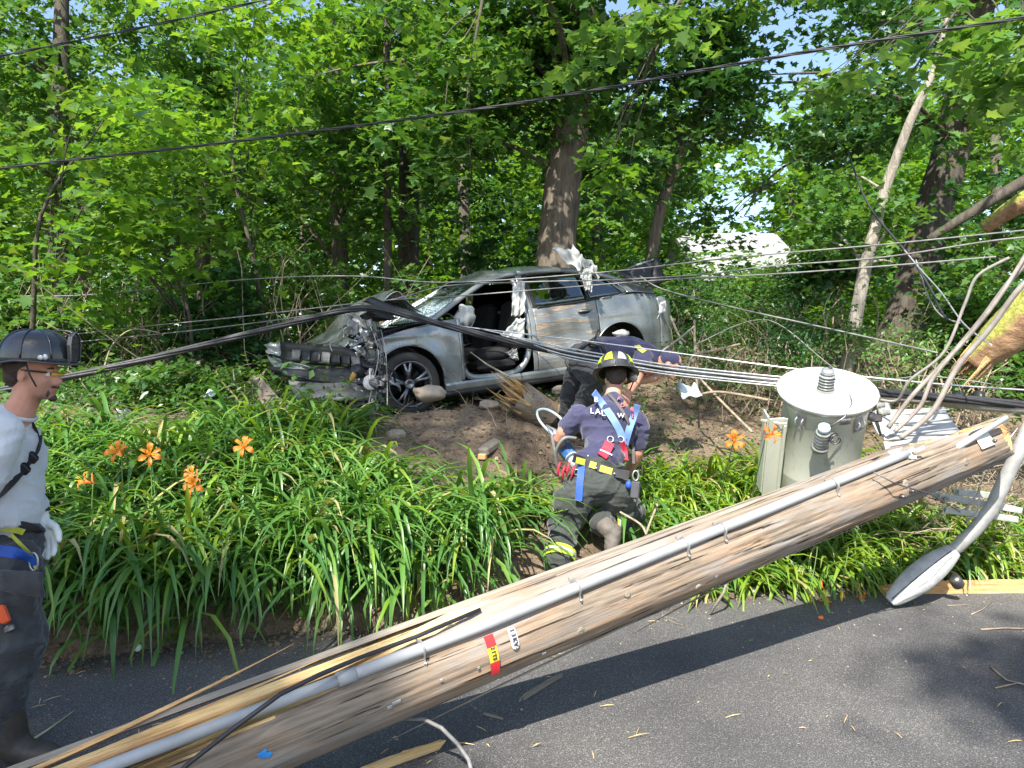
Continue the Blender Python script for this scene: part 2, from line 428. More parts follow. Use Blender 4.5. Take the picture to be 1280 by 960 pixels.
def limb_path(a, b, rng, n=7, wob=.08):
    a, b = Vector(a), Vector(b); L = (b - a).length; out = []
    o1, o2 = rng.uniform(-1, 1), rng.uniform(-1, 1)
    for i in range(n + 1):
        t = i / n; p = a.lerp(b, t)
        p += Vector((sin(t * 5 + o1 * 3), cos(t * 4 + o2 * 3) - 1, 0)) * wob * L * .35 * sin(t * pi)
        p.z += sin(t * pi) * L * .10
        out.append(p)
    return out
def trunk_mb(pts, rads, seed=0, n=20, rough=.07, flare=True):
    """bark-ridged trunk through pts"""
    mb = MB(); P_ = []; Rr = []
    pts = [Vector(p) for p in pts]
    for k in range(len(pts) - 1):
        for j in range(8):
            t = j / 8; P_.append(pts[k].lerp(pts[k + 1], t)); Rr.append(lerp(rads[k], rads[k + 1], t))
    P_.append(pts[-1]); Rr.append(rads[-1])
    # smooth the path
    for _ in range(3): P_ = [P_[0]] + [(P_[i - 1] + P_[i] * 2 + P_[i + 1]) / 4 for i in range(1, len(P_) - 1)] + [P_[-1]]
    b = len(mb.v); mb.tube(P_, Rr, n)
    for i in range(len(mb.v)):
        ring = i // n; a = 2 * pi * (i % n) / n; c = P_[min(ring, len(P_) - 1)]; q = Vector(mb.v[i]) - c
        w_ = 1 + rough * mnoise.noise(Vector((cos(a) * 3 + seed, sin(a) * 3, ring * .22))) + rough * .7 * mnoise.noise(Vector((cos(a) * 8 + seed, sin(a) * 8, ring * .5)))
        if flare and ring < 7: w_ *= 1 + .35 * (1 - ring / 7) ** 2 * (1 + .5 * cos(a * 5 + seed))
        mb.v[i] = tuple(c + q * w_)
    return mb

NP_R = np.random.default_rng(3)
def tree(name, label, cat, pts, rads, bark, crowns, seed, group=None, nlimb=8):
    base = Vector(pts[0]); e = empty(name, base, label, cat, group)
    trunk_mb(pts, rads, seed).build('trunk', bark, e)
    rng = np.random.default_rng(seed + 1000)
    for k, (c, r, ns, per, size, shp, mat) in enumerate(crowns):
        me, sc = crown_mesh('crown', seed * 10 + k, c, r, ns, per, size, shp, mat)
        me.transform(Matrix.Translation(-base))
        np_obj('crown', me, e)
        if nlimb:
            idx = rng.choice(len(sc), min(nlimb, len(sc)), replace=False)
            for i in idx:
                tgt = Vector(sc[i]); 
                # leave from the nearest lower part of the trunk
                best = min(((Vector(p) - tgt).length + max(0, p[2] - tgt.z) * 2, j) for j, p in enumerate(pts))[1]
                a_ = Vector(pts[best]); r0 = min(rads[best] * .35, .06)
                pth = limb_path(a_, tgt, rng)
                MB().tube(pth, [lerp(r0, .006, i2 / 7) for i2 in range(8)], 6).build('limb', bark, e)
    return e

def dpt(px, py, d): return P(px, py, d)
def gpt(px, d):
    x = (px - 640) / FPX * d; return Vector((x, d, TZ(x, d) - .1))

# --- trees one can tell apart, trunk through photo points at their distance
def T3(px, pyt, d, pxt, r0, r1, dt=None):
    a_ = gpt(px, d); b_ = P(pxt, pyt, dt or d); 
    return [a_, a_.lerp(b_, .33), a_.lerp(b_, .66), b_, b_ + (b_ - a_) * .5], [r0, lerp(r0, r1, .3), lerp(r0, r1, .6), r1, r1 * .6]

WT = lambda px, py, d: tuple(P(px, py, d))
pts, rr = T3(688, 130, 11.4, 718, .30, .25)
pts[1] = P(696, 300, 11.4); pts[2] = P(705, 220, 11.4)
tree('maple_tree', 'thick ridged grey maple trunk rising straight behind the wrecked car roof', 'tree', pts, rr, BARK,
     [(WT(640, 60, 11.6), (3.4, 1.4, 1.7), 150, 30, .15, MAPLE, LEAF), (WT(700, -20, 10.5), (3.0, 1.8, 1.5), 100, 30, .15, MAPLE, LEAF)], 1, nlimb=9)
pts, rr = T3(428, 60, 13, 418, .15, .12)
tree('maple_tree', 'slim dark trunk left of the wrecked car, behind its bonnet', 'tree', pts, rr, BARKD,
     [(WT(400, 150, 12.6), (2.6, 1.6, 2.6), 170, 28, .15, MAPLE, LEAF)], 2, nlimb=7)
pts, rr = T3(510, 40, 14, 512, .21, .16)
tree('maple_tree', 'medium brown trunk directly behind the windscreen of the car', 'tree', pts, rr, BARKD,
     [(WT(540, 110, 13), (2.2, 1.5, 2.4), 210, 34, .10, OVAL, LEAFD)], 3, nlimb=7)
pts, rr = T3(486, 60, 12, 483, .07, .05)
tree('sapling', 'thin straight sapling just left of the brown trunk behind the windscreen', 'tree', pts, rr, BARKD,
     [(WT(500, 60, 11.6), (1.3, 1.0, 1.4), 50, 26, .14, MAPLE, LEAF)], 4, nlimb=5)
pts, rr = T3(72, 100, 13, 76, .17, .14)
tree('maple_tree', 'dark trunk at the far left above the standing man\'s helmet', 'tree', pts, rr, BARKD,
     [(WT(90, 120, 12.6), (2.6, 1.8, 2.7), 200, 28, .15, MAPLE, LEAF)], 5, nlimb=7)
pts, rr = T3(250, 60, 14.5, 262, .13, .10)
tree('maple_tree', 'half hidden dark trunk between the far left trunk and the bonnet', 'tree', pts, rr, BARKD,
     [(WT(240, 100, 14), (2.8, 1.6, 2.6), 240, 38, .105, OVAL, LEAF)], 6, nlimb=7)
pts = [gpt(1118, 12.5), P(1135, 390, 12.5), P(1160, 290, 12.5), P(1192, 180, 12.4), P(1215, 60, 12.2), P(1240, -120, 12)]
tree('leaning_tree', 'broad dark trunk leaning right behind the cables at the right', 'tree', pts, [.36, .33, .30, .27, .25, .2], BARKD,
     [(WT(1190, 60, 12), (2.6, 1.8, 2.2), 120, 28, .15, MAPLE, LEAF), (WT(1030, 90, 11.5), (2.2, 1.6, 1.5), 95, 28, .14, MAPLE, LEAFD)], 7, nlimb=8)
pts = [gpt(800, 12.3), P(812, 330, 12.2), P(828, 250, 12.1), P(852, 190, 12), P(884, 128, 11.8), P(905, 40, 11.5)]
tree('leaning_tree', 'slender brown trunk leaning right behind the raised boot lid', 'tree', pts, [.10, .095, .09, .08, .07, .05], BARK,
     [(WT(800, 90, 12), (2.2, 1.5, 1.9), 130, 28, .15, MAPLE, LEAFD), (WT(860, 160, 12.6), (1.3, 1.0, 1.3), 40, 26, .14, MAPLE, LEAF)], 8, nlimb=7)
pts = [gpt(1050, 9.0), P(1064, 430, 9), P(1082, 330, 9), P(1105, 240, 9), P(1138, 150, 8.8), P(1165, 95, 8.7), P(1185, 20, 8.6), P(1190, -60, 8.6)]
tree('dead_sapling', 'pale bare thin trunk leaning right behind the transformer tank', 'tree', pts, [.085, .08, .07, .06, .05, .035, .022, .01], BARKP,
     [(WT(1085, 290, 9.6), (.9, .7, .9), 34, 22, .12, MAPLE, LEAF)], 9, nlimb=6)

# low saplings and hanging boughs in front
def bough(name, label, root, tip, crowns, seed, r0=.03, nl=8, bark=BARKD, group=None):
    e = empty(name, root, label, 'bough' if 'bough' in name else 'sapling', group)
    rng = np.random.default_rng(seed)
    MB().tube(limb_path(root, tip, rng, 9, .1), [lerp(r0, .008, i / 9) for i in range(10)], 7).build('stem', bark, e)
    for k, (c, r, ns, per, size, shp, mat, sr) in enumerate(crowns):
        me, sc = crown_mesh('leaves', seed * 7 + k, c, r, ns, per, size, shp, mat, sr, tilt=.45, droop=.3)
        me.transform(Matrix.Translation(-Vector(root))); np_obj('leaves', me, e)
        for i in rng.choice(len(sc), min(nl, len(sc)), replace=False):
            t = rng.uniform(.3, .95); a_ = Vector(root).lerp(Vector(tip), t)
            MB().tube(limb_path(a_, Vector(sc[i]), rng), [lerp(.010, .003, i2 / 7) for i2 in range(8)], 5).build('twig', bark, e)
    return e
bough('sapling', 'bright green maple sapling with layered sprays behind the standing man', gpt(20, 8.6), WT(130, 150, 8.2),
      [(WT(110, 250, 8.3), (1.25, .8, 1.25), 34, 24, .145, MAPLE, LEAFY, .42)], 21, .035)
bough('sapling', 'yellow green sapling spray hanging at mid left below the black line', gpt(250, 9.2), WT(200, 290, 8.6),
      [(WT(190, 300, 8.6), (.8, .6, .45), 12, 22, .14, MAPLE, LEAFY, .4)], 22, .03)
bough('sapling', 'bright sapling with broad leaves left of centre near the top edge', gpt(330, 10.5), WT(300, 90, 10),
      [(WT(300, 100, 10), (1.7, 1.0, 1.4), 52, 24, .15, MAPLE, LEAFY, .42)], 23, .04)
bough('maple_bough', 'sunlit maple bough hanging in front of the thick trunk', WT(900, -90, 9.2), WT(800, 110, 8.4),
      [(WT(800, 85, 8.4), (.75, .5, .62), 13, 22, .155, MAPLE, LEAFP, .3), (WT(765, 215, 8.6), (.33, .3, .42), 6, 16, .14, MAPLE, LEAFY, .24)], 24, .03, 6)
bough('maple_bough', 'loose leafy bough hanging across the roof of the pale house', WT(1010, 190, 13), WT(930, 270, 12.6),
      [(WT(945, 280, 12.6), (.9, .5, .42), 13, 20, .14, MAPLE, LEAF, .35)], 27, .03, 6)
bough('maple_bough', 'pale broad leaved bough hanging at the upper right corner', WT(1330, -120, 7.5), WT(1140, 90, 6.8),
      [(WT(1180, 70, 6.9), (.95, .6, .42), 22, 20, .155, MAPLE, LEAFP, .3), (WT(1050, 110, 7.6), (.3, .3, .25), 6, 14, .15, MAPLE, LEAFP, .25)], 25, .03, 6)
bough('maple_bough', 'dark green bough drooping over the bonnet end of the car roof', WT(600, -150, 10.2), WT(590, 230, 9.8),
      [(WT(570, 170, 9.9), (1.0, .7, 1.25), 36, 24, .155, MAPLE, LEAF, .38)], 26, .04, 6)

# far woodland seen as leaf walls, each a tree of its own; crown meshes are shared
far_me = []
for k in range(4):
    me, _ = crown_mesh('far_crown', 300 + k, (0, 0, 0), (3.6, 2.6, 4.2), 230, 22, [.24, .24, .2, .24][k], [ROUGHL, ROUGHL, OVAL, MAPLE][k], [LEAFY, LEAF, LEAFY, LEAF][k], .55, gap=False)
    far_me.append(me)
far = [(-9.5, 17, 4.6), (-5.2, 19, 5.2), (-1.2, 18, 5.0), (2.2, 21, 6.0), (11.2, 18, 5.2), (-14, 15, 5), (14.5, 21, 5.5), (-8, 24, 7), (-3, 26, 8), (1.5, 28, 8), (16, 28, 7.5), (-14, 25, 7), (10.8, 30, 7.0), (5.8, 33, 7.8), (-20, 21, 6), (20, 19, 6), (-11, 33, 9), (-5, 36, 10), (2, 38, 10), (18, 38, 9.5), (-19, 33, 9)]
far += [(5.6, 15.5, 3.15), (3.7, 23, 4.6), (9.3, 21, 4.0), (6.4, 22, 2.2), (5.4, 19.5, 2.7), (7.4, 19, 2.3), (-11, 26, 2.6), (-4.5, 24, 2.4), (-.5, 25, 2.6), (3.6, 24, 2.4), (7.5, 21, 1.9), (4.2, 17, 1.3), (6.3, 17.5, 1.2), (8.4, 17, 1.6), (12, 24, 3.2), (-16, 24, 3)]
def far_label(x, y, z, k):
    px = proj((x, y, z))[0]; seen = ''
    for lim, nm in ((-60, 'beyond the left edge'), (60, 'above the standing man\'s helmet'), (160, 'right of the far left trunk'), (260, 'over the black line at the left'), (350, 'left of the car bonnet'), (440, 'above the crumpled bonnet'), (540, 'above the windscreen'), (640, 'above the car roof'), (760, 'behind the thick trunk'), (860, 'above the raised boot lid'), (960, 'beside the pale house'), (1060, 'left of the pale leaning trunk'), (1170, 'behind the pale leaning trunk'), (1290, 'behind the dark leaning trunk'), (9999, 'beyond the right edge')):
        if px < lim: seen = nm; break
    row = 'low bushy' if z < 3.4 else 'nearest' if y < 18 else 'mid distance' if y < 23 else 'distant' if y < 29 else 'farthest'
    return '%s woodland tree %s with sunlit leafy crown' % (row, seen)
for k, (x, y, z) in enumerate(far):
    g = 'far trees closing off the woodland'
    lab = far_label(x, y, z, k)
    e = empty('woodland_tree', (x, y, TZ(x, y) - .1), lab, 'tree', g)
    MB().tube([(x, y, TZ(x, y) - .2), (x + .2, y, z * .5), (x, y, z + (2 if k < 21 or z > 5 else .1))], [.2, .17, .1], 9).build('trunk', BARKD, e)
    c = np_obj('crown', far_me[k % 4], e); c.location = Vector((x, y, z)) - e.location
    c.rotation_euler = (0, 0, k * 1.3); s_ = 1 if y < 22 else 1.35; c.scale = (s_, s_, s_) if k < 21 else ((.30, .25, .16) if k == 21 else (.50, .5, .55) if k in (22, 23) else (.85, .8, .42 if y > 19 else .34))

# shade trees across the road, behind the camera: they throw the dappled shade
for k, (x, y, z, r, ns, lb) in enumerate([(-6.3, -10.5, 16.0, (1.75, 1.15, 1.1), 150, 'tall maple across the road shading the left of the asphalt'), (-11, -9.5, 15, (3, 2, 2), 60, 'maple across the road behind the standing man'),
        (-1.3, -10.2, 16, (1.5, .85, .6), 34, 'maple across the road whose thin crown dapples the right of the asphalt'), (-4.9, -6.0, 17, (2.3, 1.1, 1.0), 34, 'thin crowned maple across the road dappling the car'), (5.5, -8.5, 16, (2.2, 1.2, 1.2), 26, 'maple across the road to the right'), (-3.2, -1.2, 14, (4.2, 2.2, 1.2), 95, 'broad maple reaching over the road and shading the middle of the wood')]):
    bx, by = x - 5.5, y - 3.5 - k * .4
    e = empty('roadside_tree', (bx, by, 0), lb, 'tree', 'maples across the road')
    MB().tube([(bx, by, -.1), (bx * .98, by + .1, z * .4), (lerp(bx, x, .5), lerp(by, y, .4), z * .75), (x, y, z)], [.28, .22, .12, .04], 12).build('trunk', BARK, e)
    me, sc = crown_mesh('crown', 500 + k, (x, y, z), r, ns, 42, .16, DIAM, LEAF, .5, gap=False)
    me.transform(Matrix.Translation((-bx, -by, 0))); np_obj('crown', me, e)

# shrubs and vines under the trees
def shrub(name, label, px, d, top, rx, n, mat, shp=OVAL, size=.075, seed=0, nst=9, sr=.22, per=26, cat='shrub', bark=TWIG, group=None):
    g = gpt(px, d); g.z += .08; top_ = P(px, top, d); h = max(.4, top_.z - g.z)
    e = empty(name, g, label, cat, group); rng = np.random.default_rng(seed)
    c = (g.x, g.y, g.z + h * .52)
    me, sc = crown_mesh('leaves', seed, c, (rx, rx * .7, h * .5), n, per, size, shp, mat, sr, tilt=.8)
    me.transform(Matrix.Translation(-g)); np_obj('leaves', me, e)
    for i in range(min(nst, len(sc))):
        q = Vector(sc[i]); b_ = g + Vector((rng.normal(0, rx * .35), rng.normal(0, rx * .2), -.1))
        MB().tube(limb_path(b_, q, rng, 7, .2), [lerp(.014, .004, i2 / 7) for i2 in range(8)], 5).build('stem', bark, e)
    return e
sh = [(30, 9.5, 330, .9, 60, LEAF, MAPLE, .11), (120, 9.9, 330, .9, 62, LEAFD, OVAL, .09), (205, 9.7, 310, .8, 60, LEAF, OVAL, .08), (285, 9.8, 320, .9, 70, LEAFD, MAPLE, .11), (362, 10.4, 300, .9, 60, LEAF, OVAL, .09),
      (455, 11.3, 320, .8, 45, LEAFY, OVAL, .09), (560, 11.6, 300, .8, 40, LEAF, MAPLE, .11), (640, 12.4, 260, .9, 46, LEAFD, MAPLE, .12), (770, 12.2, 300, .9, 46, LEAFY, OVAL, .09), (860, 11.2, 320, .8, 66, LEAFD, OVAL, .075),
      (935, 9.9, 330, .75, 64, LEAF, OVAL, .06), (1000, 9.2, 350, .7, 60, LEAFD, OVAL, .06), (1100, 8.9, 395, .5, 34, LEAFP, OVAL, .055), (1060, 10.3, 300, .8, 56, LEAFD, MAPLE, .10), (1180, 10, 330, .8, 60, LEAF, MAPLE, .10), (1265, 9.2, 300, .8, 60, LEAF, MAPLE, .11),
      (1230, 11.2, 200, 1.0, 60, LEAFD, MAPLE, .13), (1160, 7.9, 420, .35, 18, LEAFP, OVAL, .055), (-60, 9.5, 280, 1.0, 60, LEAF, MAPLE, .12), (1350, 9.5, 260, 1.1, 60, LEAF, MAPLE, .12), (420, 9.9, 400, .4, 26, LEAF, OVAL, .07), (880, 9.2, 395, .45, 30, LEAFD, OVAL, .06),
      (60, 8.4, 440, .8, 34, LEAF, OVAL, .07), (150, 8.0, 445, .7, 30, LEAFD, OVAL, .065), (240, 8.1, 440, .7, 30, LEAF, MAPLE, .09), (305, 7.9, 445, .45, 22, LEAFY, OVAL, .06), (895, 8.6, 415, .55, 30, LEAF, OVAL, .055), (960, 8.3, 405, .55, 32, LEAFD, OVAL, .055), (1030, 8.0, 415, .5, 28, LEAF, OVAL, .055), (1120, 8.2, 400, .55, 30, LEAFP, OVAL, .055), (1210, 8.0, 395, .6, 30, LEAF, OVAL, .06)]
shl = ['leafy bush directly behind the standing man\'s helmet', 'dark bush right of the standing man\'s helmet', 'green bush behind the left run of the black cable bundle', 'dark maple bush left of the crumpled bonnet', 'green bush touching the crumpled front corner', 'bright bush behind the bonnet in a sunny gap', 'bush behind the windscreen glass', 'dark bush behind the middle of the car roof', 'bright bush between thick trunk and raised boot lid', 'dark bush just right of the raised boot lid',
       'small leaved bramble right of the car tail', 'dark bramble left of the pale leaning trunk', 'pale small leaved shrub right behind the transformer', 'dark bush behind the pale leaning trunk', 'bush below the dark leaning trunk', 'bush at the right edge above the mossy log', 'dark tall bush at the upper right edge', 'low pale shrub left of the rising cables', 'bush beyond the left edge of the view', 'bush beyond the right edge of the view', 'low bush at the near wing of the car', 'low bush below the car tail',
       'knee high bush behind the standing man just below the black bundle', 'knee high dark bush under the left run of the bundle', 'low maple seedlings under the bundle left of the car', 'small bright bush touching the bumper corner of the car', 'low bush behind the slanting grey branch', 'low dark bush above the pale wrapper', 'low bush left of the transformer lid', 'pale low bush at the foot of the pale leaning trunk', 'low bush behind the grey service cables']
for k, a_ in enumerate(sh):
    shrub('bush', shl[k], a_[0], a_[1], a_[2], a_[3], int(a_[4] * 1.1), a_[5], a_[6], a_[7], 700 + k)

# ---------------------------------------------------------------- daylilies
def blades(rng, pos, L, wd, az, lean, curl, nseg=6):
    n = len(pos); t = np.linspace(0, 1, nseg + 1)
    ang = (pi / 2 - lean)[:, None] - curl[:, None] * (t[None] ** 1.35)      # elevation along the blade
    ds = L[:, None] / nseg
    r = np.cumsum(np.cos(ang) * ds, 1) - np.cos(ang[:, :1]) * ds; z = np.cumsum(np.sin(ang) * ds, 1) - np.sin(ang[:, :1]) * ds
    d = np.stack([np.cos(az), np.sin(az)], 1); tw = rng.normal(0, .35, n)
    sdir = np.stack([-np.sin(az + tw), np.cos(az + tw)], 1)
    sway = rng.normal(0, .12, n)[:, None] * r ** 2
    prof = wd[:, None] * np.clip(np.minimum(.75 + t * 1.2, (1 - t) * 2.6 + .02), 0, 1)[None]
    c = pos[:, None, :] + np.concatenate([d[:, None, :] * r[..., None] + sdir[:, None] * sway[..., None], z[..., None]], 2)
    e1 = np.concatenate([sdir[:, None, :] * prof[..., None] * .5, (prof * .22)[..., None]], 2)
    e2 = np.concatenate([-sdir[:, None, :] * prof[..., None] * .5, (prof * .22)[..., None]], 2)
    V = np.stack([c + e1, c, c + e2], 2).reshape(n, -1, 3)
    f = []
    for k in range(nseg):
        b_ = k * 3; f += [(b_, b_ + 1, b_ + 4, b_ + 3), (b_ + 1, b_ + 2, b_ + 5, b_ + 4)]
    F = np.array(f)[None] + (np.arange(n) * V.shape[1])[:, None, None]
    return V.reshape(-1, 3), F.reshape(-1, 4)
def lily_field(seed, spots, nper, L0, mats, shares, lead=.35, wd0=.030):
    rng = np.random.default_rng(seed); A = []; MI = []; off = 0
    Vs, Fs = [], []
    for (x, y, k) in spots:
        n = int(nper * rng.uniform(.6, 1.3))
        px = x + rng.normal(0, .05, n); py = y + rng.normal(0, .05, n)
        pos = np.stack([px, py, terr(px, py) - .02], 1)
        az = rng.uniform(0, 2 * pi, n)
        az = np.where(rng.random(n) < lead * (1.6 if y - edge_y(x) < .7 else 1), rng.normal(-pi / 2 + .1, .7, n), az)
        lean = np.abs(rng.normal(.28, .22, n)); curl = rng.normal(2.2, .5, n)
        L = L0 * k * rng.uniform(.55, 1.2, n); wd = wd0 * rng.uniform(.7, 1.25, n)
        V, F = blades(rng, pos, L, wd, az, lean, curl)
        Vs.append(V); Fs.append(F + off); off += len(V)
        mi = rng.choice(len(mats), n, p=shares); MI.append(np.repeat(mi, 12))
    return np.concatenate(Vs), np.concatenate(Fs), np.concatenate(MI)
rng = np.random.default_rng(11); spots = []
for k in range(900):
    x = rng.uniform(-3.9, .95); s = rng.uniform(.22, 2.5) if rng.random() < .66 else rng.uniform(.2, .8)
    y = float(edge_y(x)) + s
    if s > 1.0 + .45 * (x < -.95) + .9 * (x < -1.35): continue
    if min([9] + [(x - a_) ** 2 + (y - b_) ** 2 for a_, b_, _ in spots]) < .017: continue
    if (x - .42) ** 2 / .27 + (y - 5.2) ** 2 / .6 < 1: continue
    spots.append((x, y, rng.uniform(.75, 1.1) * (1.02 if s < .6 else .80)))
V, F, MI = lily_field(12, spots, 30, .92, [BLADE, LEAFY, DRYB], [.84, .11, .05])
np_obj('daylily_leaves', np_mesh('daylily_leaves', V, F, [BLADE, BLADEY, DRYB], True, MI), label='arching green daylily leaves covering the left bank above the road', kind='stuff')
spots = []
for k in range(800):
    x = rng.uniform(.95, 5.2); s = rng.uniform(.05, 1.5); y = float(edge_y(x)) + s
    if min([9] + [(x - a_) ** 2 + (y - b_) ** 2 for a_, b_, _ in spots]) < .014: continue
    if x > 3.1 and s > .75: continue
    if (x - .85) ** 2 / .12 + (y - 5.35) ** 2 / .35 < 1: continue
    spots.append((x, y, rng.uniform(.6, 1.0)))
V, F, MI = lily_field(13, spots, 32, .70, [BLADE, BLADEY, DRYB], [.30, .62, .08], .3, .027)
np_obj('daylily_leaves', np_mesh('daylily_leaves', V, F, [BLADE, BLADEY, DRYB], True, MI), label='yellow green daylily leaves on the sunny right bank under the pole', kind='stuff')

rng = np.random.default_rng(61)
p = np.stack([rng.uniform(-32, 34, 21000), rng.uniform(29, 36, 21000), rng.uniform(2, 12, 21000)], 1)
p = p[(vnoise(p * .5, 9) > -.55) & ungap(p)]
p = p[~((np.abs(640 + 960 * p[:, 0] / p[:, 1] - 905) < 60) & (p[:, 2] > 5.0))]
V, F = leaves_arr(DIAM, p, .55, rng, .9, .3)
np_obj('distant_wood', np_mesh('distant_wood', V, F, LEAFY), label='far off green wood closing the view behind all the trees', kind='stuff')
# low weeds, ground cover, leaf litter, clods
def scatter(seed, n, xr_, sr_, ok=None):
    rng = np.random.default_rng(seed); x = rng.uniform(*xr_, n); s = rng.uniform(*sr_, n); y = s + edge_y(x)
    if ok is not None: k = ok(x, y, s, rng); x, y, s = x[k], y[k], s[k]
    return rng, np.stack([x, y, terr(x, y)], 1), s
def mound(x, y): return ((x + .15) ** 2 / 1.35 + (y - 6.95) ** 2 / .95)
rng, p, s = scatter(31, 26000, (-7, 6.5), (.9, 7.5), lambda x, y, s, r: (mound(x, y) > r.uniform(.95, 1.7, len(x))) & (vnoise(np.stack([x * 1.4, y * 1.4, x * 0], 1), 4) > r.uniform(-.9, .6, len(x))) & ((x < 1.6) | (r.random(len(x)) < .35)))
p[:, 2] += rng.uniform(.02, .22, len(p)) * np.where(p[:, 0] < -1, 1, .7)
V, F = leaves_arr(OVAL, p, .062, rng, .7, .2)
np_obj('weeds', np_mesh('weeds', V, F, LEAF), label='low green weeds carpeting the upper bank round the car', kind='stuff')
rng, p, s = scatter(32, 9000, (-4.5, 5.5), (.02, 3.6), lambda x, y, s, r: (x > 1.3) | (s < .3) | (mound(x, y) < 1.3) & (r.random(len(x)) < .25))
p[:, 2] += .006
V, F = leaves_arr(DIAM, p, .035, rng, .9, 0)
LITTER = leaf_mat('leaf_litter', [(.30, .20, .10), (.20, .12, .06), (.42, .30, .17), (.12, .08, .05), (.36, .20, .10)], .1, .8)
np_obj('leaf_litter', np_mesh('leaf_litter', V, F, LITTER), label='brown dry leaf litter strewn over the right bank soil', kind='stuff')
rng, p, s = scatter(36, 6000, (-7, 1.0), (2.0, 8.5), lambda x, y, s, r: (mound(x, y) > 1.3) & ((x < -1.2) | (s > 5)) & (vnoise(np.stack([x * 1.1, y * 1.1, x * 0], 1), 14) > r.uniform(-1, .7, len(x))))
p[:, 2] += rng.uniform(.06, .55, len(p))
V, F = leaves_arr(OVAL, p, .10, rng, .6, .3)
np_obj('undergrowth', np_mesh('undergrowth', V, F, [LEAF]), label='knee high seedlings covering the forest floor left of the car', kind='stuff')
# clods and pebbles
def pebbles(name, label, p, size, rng, mat, flat=.6):
    ico = np.array([(0, 0, 1), (.894, 0, .447), (.276, .851, .447), (-.724, .526, .447), (-.724, -.526, .447), (.276, -.851, .447), (.724, .526, -.447), (-.276, .851, -.447), (-.894, 0, -.447), (-.276, -.851, -.447), (.724, -.526, -.447), (0, 0, -1)])
    f = np.array([(0, 1, 2), (0, 2, 3), (0, 3, 4), (0, 4, 5), (0, 5, 1), (1, 6, 2), (2, 7, 3), (3, 8, 4), (4, 9, 5), (5, 10, 1), (2, 6, 7), (3, 7, 8), (4, 8, 9), (5, 9, 10), (1, 10, 6), (6, 11, 7), (7, 11, 8), (8, 11, 9), (9, 11, 10), (10, 11, 6)])
    n = len(p); s = size * rng.lognormal(0, .45, n)
    V = ico[None] * (1 + rng.uniform(-.25, .25, (n, 12, 1))) * s[:, None, None] * np.stack([rng.uniform(.7, 1.4, n), rng.uniform(.7, 1.3, n), np.full(n, flat)], 1)[:, None]
    V = V + p[:, None]; F = f[None] + (np.arange(n) * 12)[:, None, None]
    return np_obj(name, np_mesh(name, V.reshape(-1, 3), F.reshape(-1, 3), mat), label=label, kind='stuff')
rng, p, s = scatter(33, 9000, (-3.6, 4.5), (.0, 3.4), lambda x, y, s, r: ((s < .32) & (x < 1)) | (mound(x, y) < r.uniform(.7, 1.6, len(x))) | ((x > 1.4) & (r.random(len(x)) < .3)))
pebbles('soil_clods', 'small brown clods and crumbs of torn up soil on the bank', p, .011, rng, SOIL)
GRIT = pm('road_grit', (.42, .38, .32), .9, col2=(.2, .17, .14), nscale=30)
rng, p, s = scatter(34, 5200, (-4, 4.5), (-1.6, .06), lambda x, y, s, r: r.random(len(x)) < np.exp(s * 4.5) * .9 + .03)
p[:, 2] = .003; pebbles('road_grit', 'loose grit and crumbs scattered along the road edge', p, .0042, rng, GRIT)
rng, p, s = scatter(37, 2600, (-3.6, 4.5), (-.22, .08))
p = p[rng.random(len(p)) < np.exp(-np.abs(s) * 9)]; p[:, 2] = np.maximum(p[:, 2], .004)
pebbles('edge_crumbs', 'crumbs of dark soil spilled from the bank onto the road edge', p, .010, rng, SOIL)
# debris slivers on the road (bark flakes, petals, seeds)
rng, p, s = scatter(35, 260, (-4, 5), (-4.0, -.05), lambda x, y, s, r: r.random(len(x)) < .8)
p[:, 2] = .004
V, F = leaves_arr((np.array([(0, 0, 0), (.09, .5, .06), (0, 1, 0), (-.09, .5, .04)], float), np.array([(0, 1, 2), (0, 2, 3)])), p, .045, rng, .15, .0)
np_obj('road_chips', np_mesh('road_chips', V, F, leaf_mat('pale_chip', [(.5, .4, .2), (.6, .5, .3), (.3, .3, .1), (.55, .4, .16)], .1, .8)), label='tiny pale wood chips and husks scattered over the asphalt', kind='stuff')

def broad_weed(label, px, py, n, seed, size=.065):
    g = onT(px, py, 3.9, 8); rng = np.random.default_rng(seed)
    e = empty('broadleaf_weed', g, label, 'weed', 'round leaved weeds on the bare bank')
    p = np.stack([g.x + rng.normal(0, .06, n), g.y - .03 + rng.normal(0, .03, n), g.z + .05 + rng.uniform(0, .10, n)], 1)
    V, F = leaves_arr(ROUNDL, p, size, rng, .5, .1, az=rng.normal(-pi / 2, .9, n)); V = V - np.array(g)
    np_obj('leaves', np_mesh('leaves', V, F, LEAF), e)
    for q in p: MB().tube([g + Vector((0, 0, -.01)), Vector(q)], .0018, 4).build('stem', STEM, e)
ROUNDL = _fan([(cos(a_) * .48 * (1 if a_ > -1.2 or a_ < -1.9 else .6), .5 + sin(a_) * .5) for a_ in np.linspace(-pi / 2, 1.5 * pi, 15)[:-1]], -.03, .15)
for k_, (a_, b_, n_, l_) in enumerate([(150, 793, 5, 'leftmost small round leaved weed at the foot of the bank'), (345, 768, 7, 'round leaved weed on the bare soil face left of the brightest one'), (384, 772, 5, 'single bright round leaved weed near the road at the left'), (455, 762, 9, 'round leaved weed just left of the pole slab'), (250, 778, 4, 'tiny weed in the soil between the two left weeds'), (575, 700, 8, 'round leaved weed under the lilies behind the red tag')]):
    broad_weed(l_, a_, b_, n_, 900 + k_)
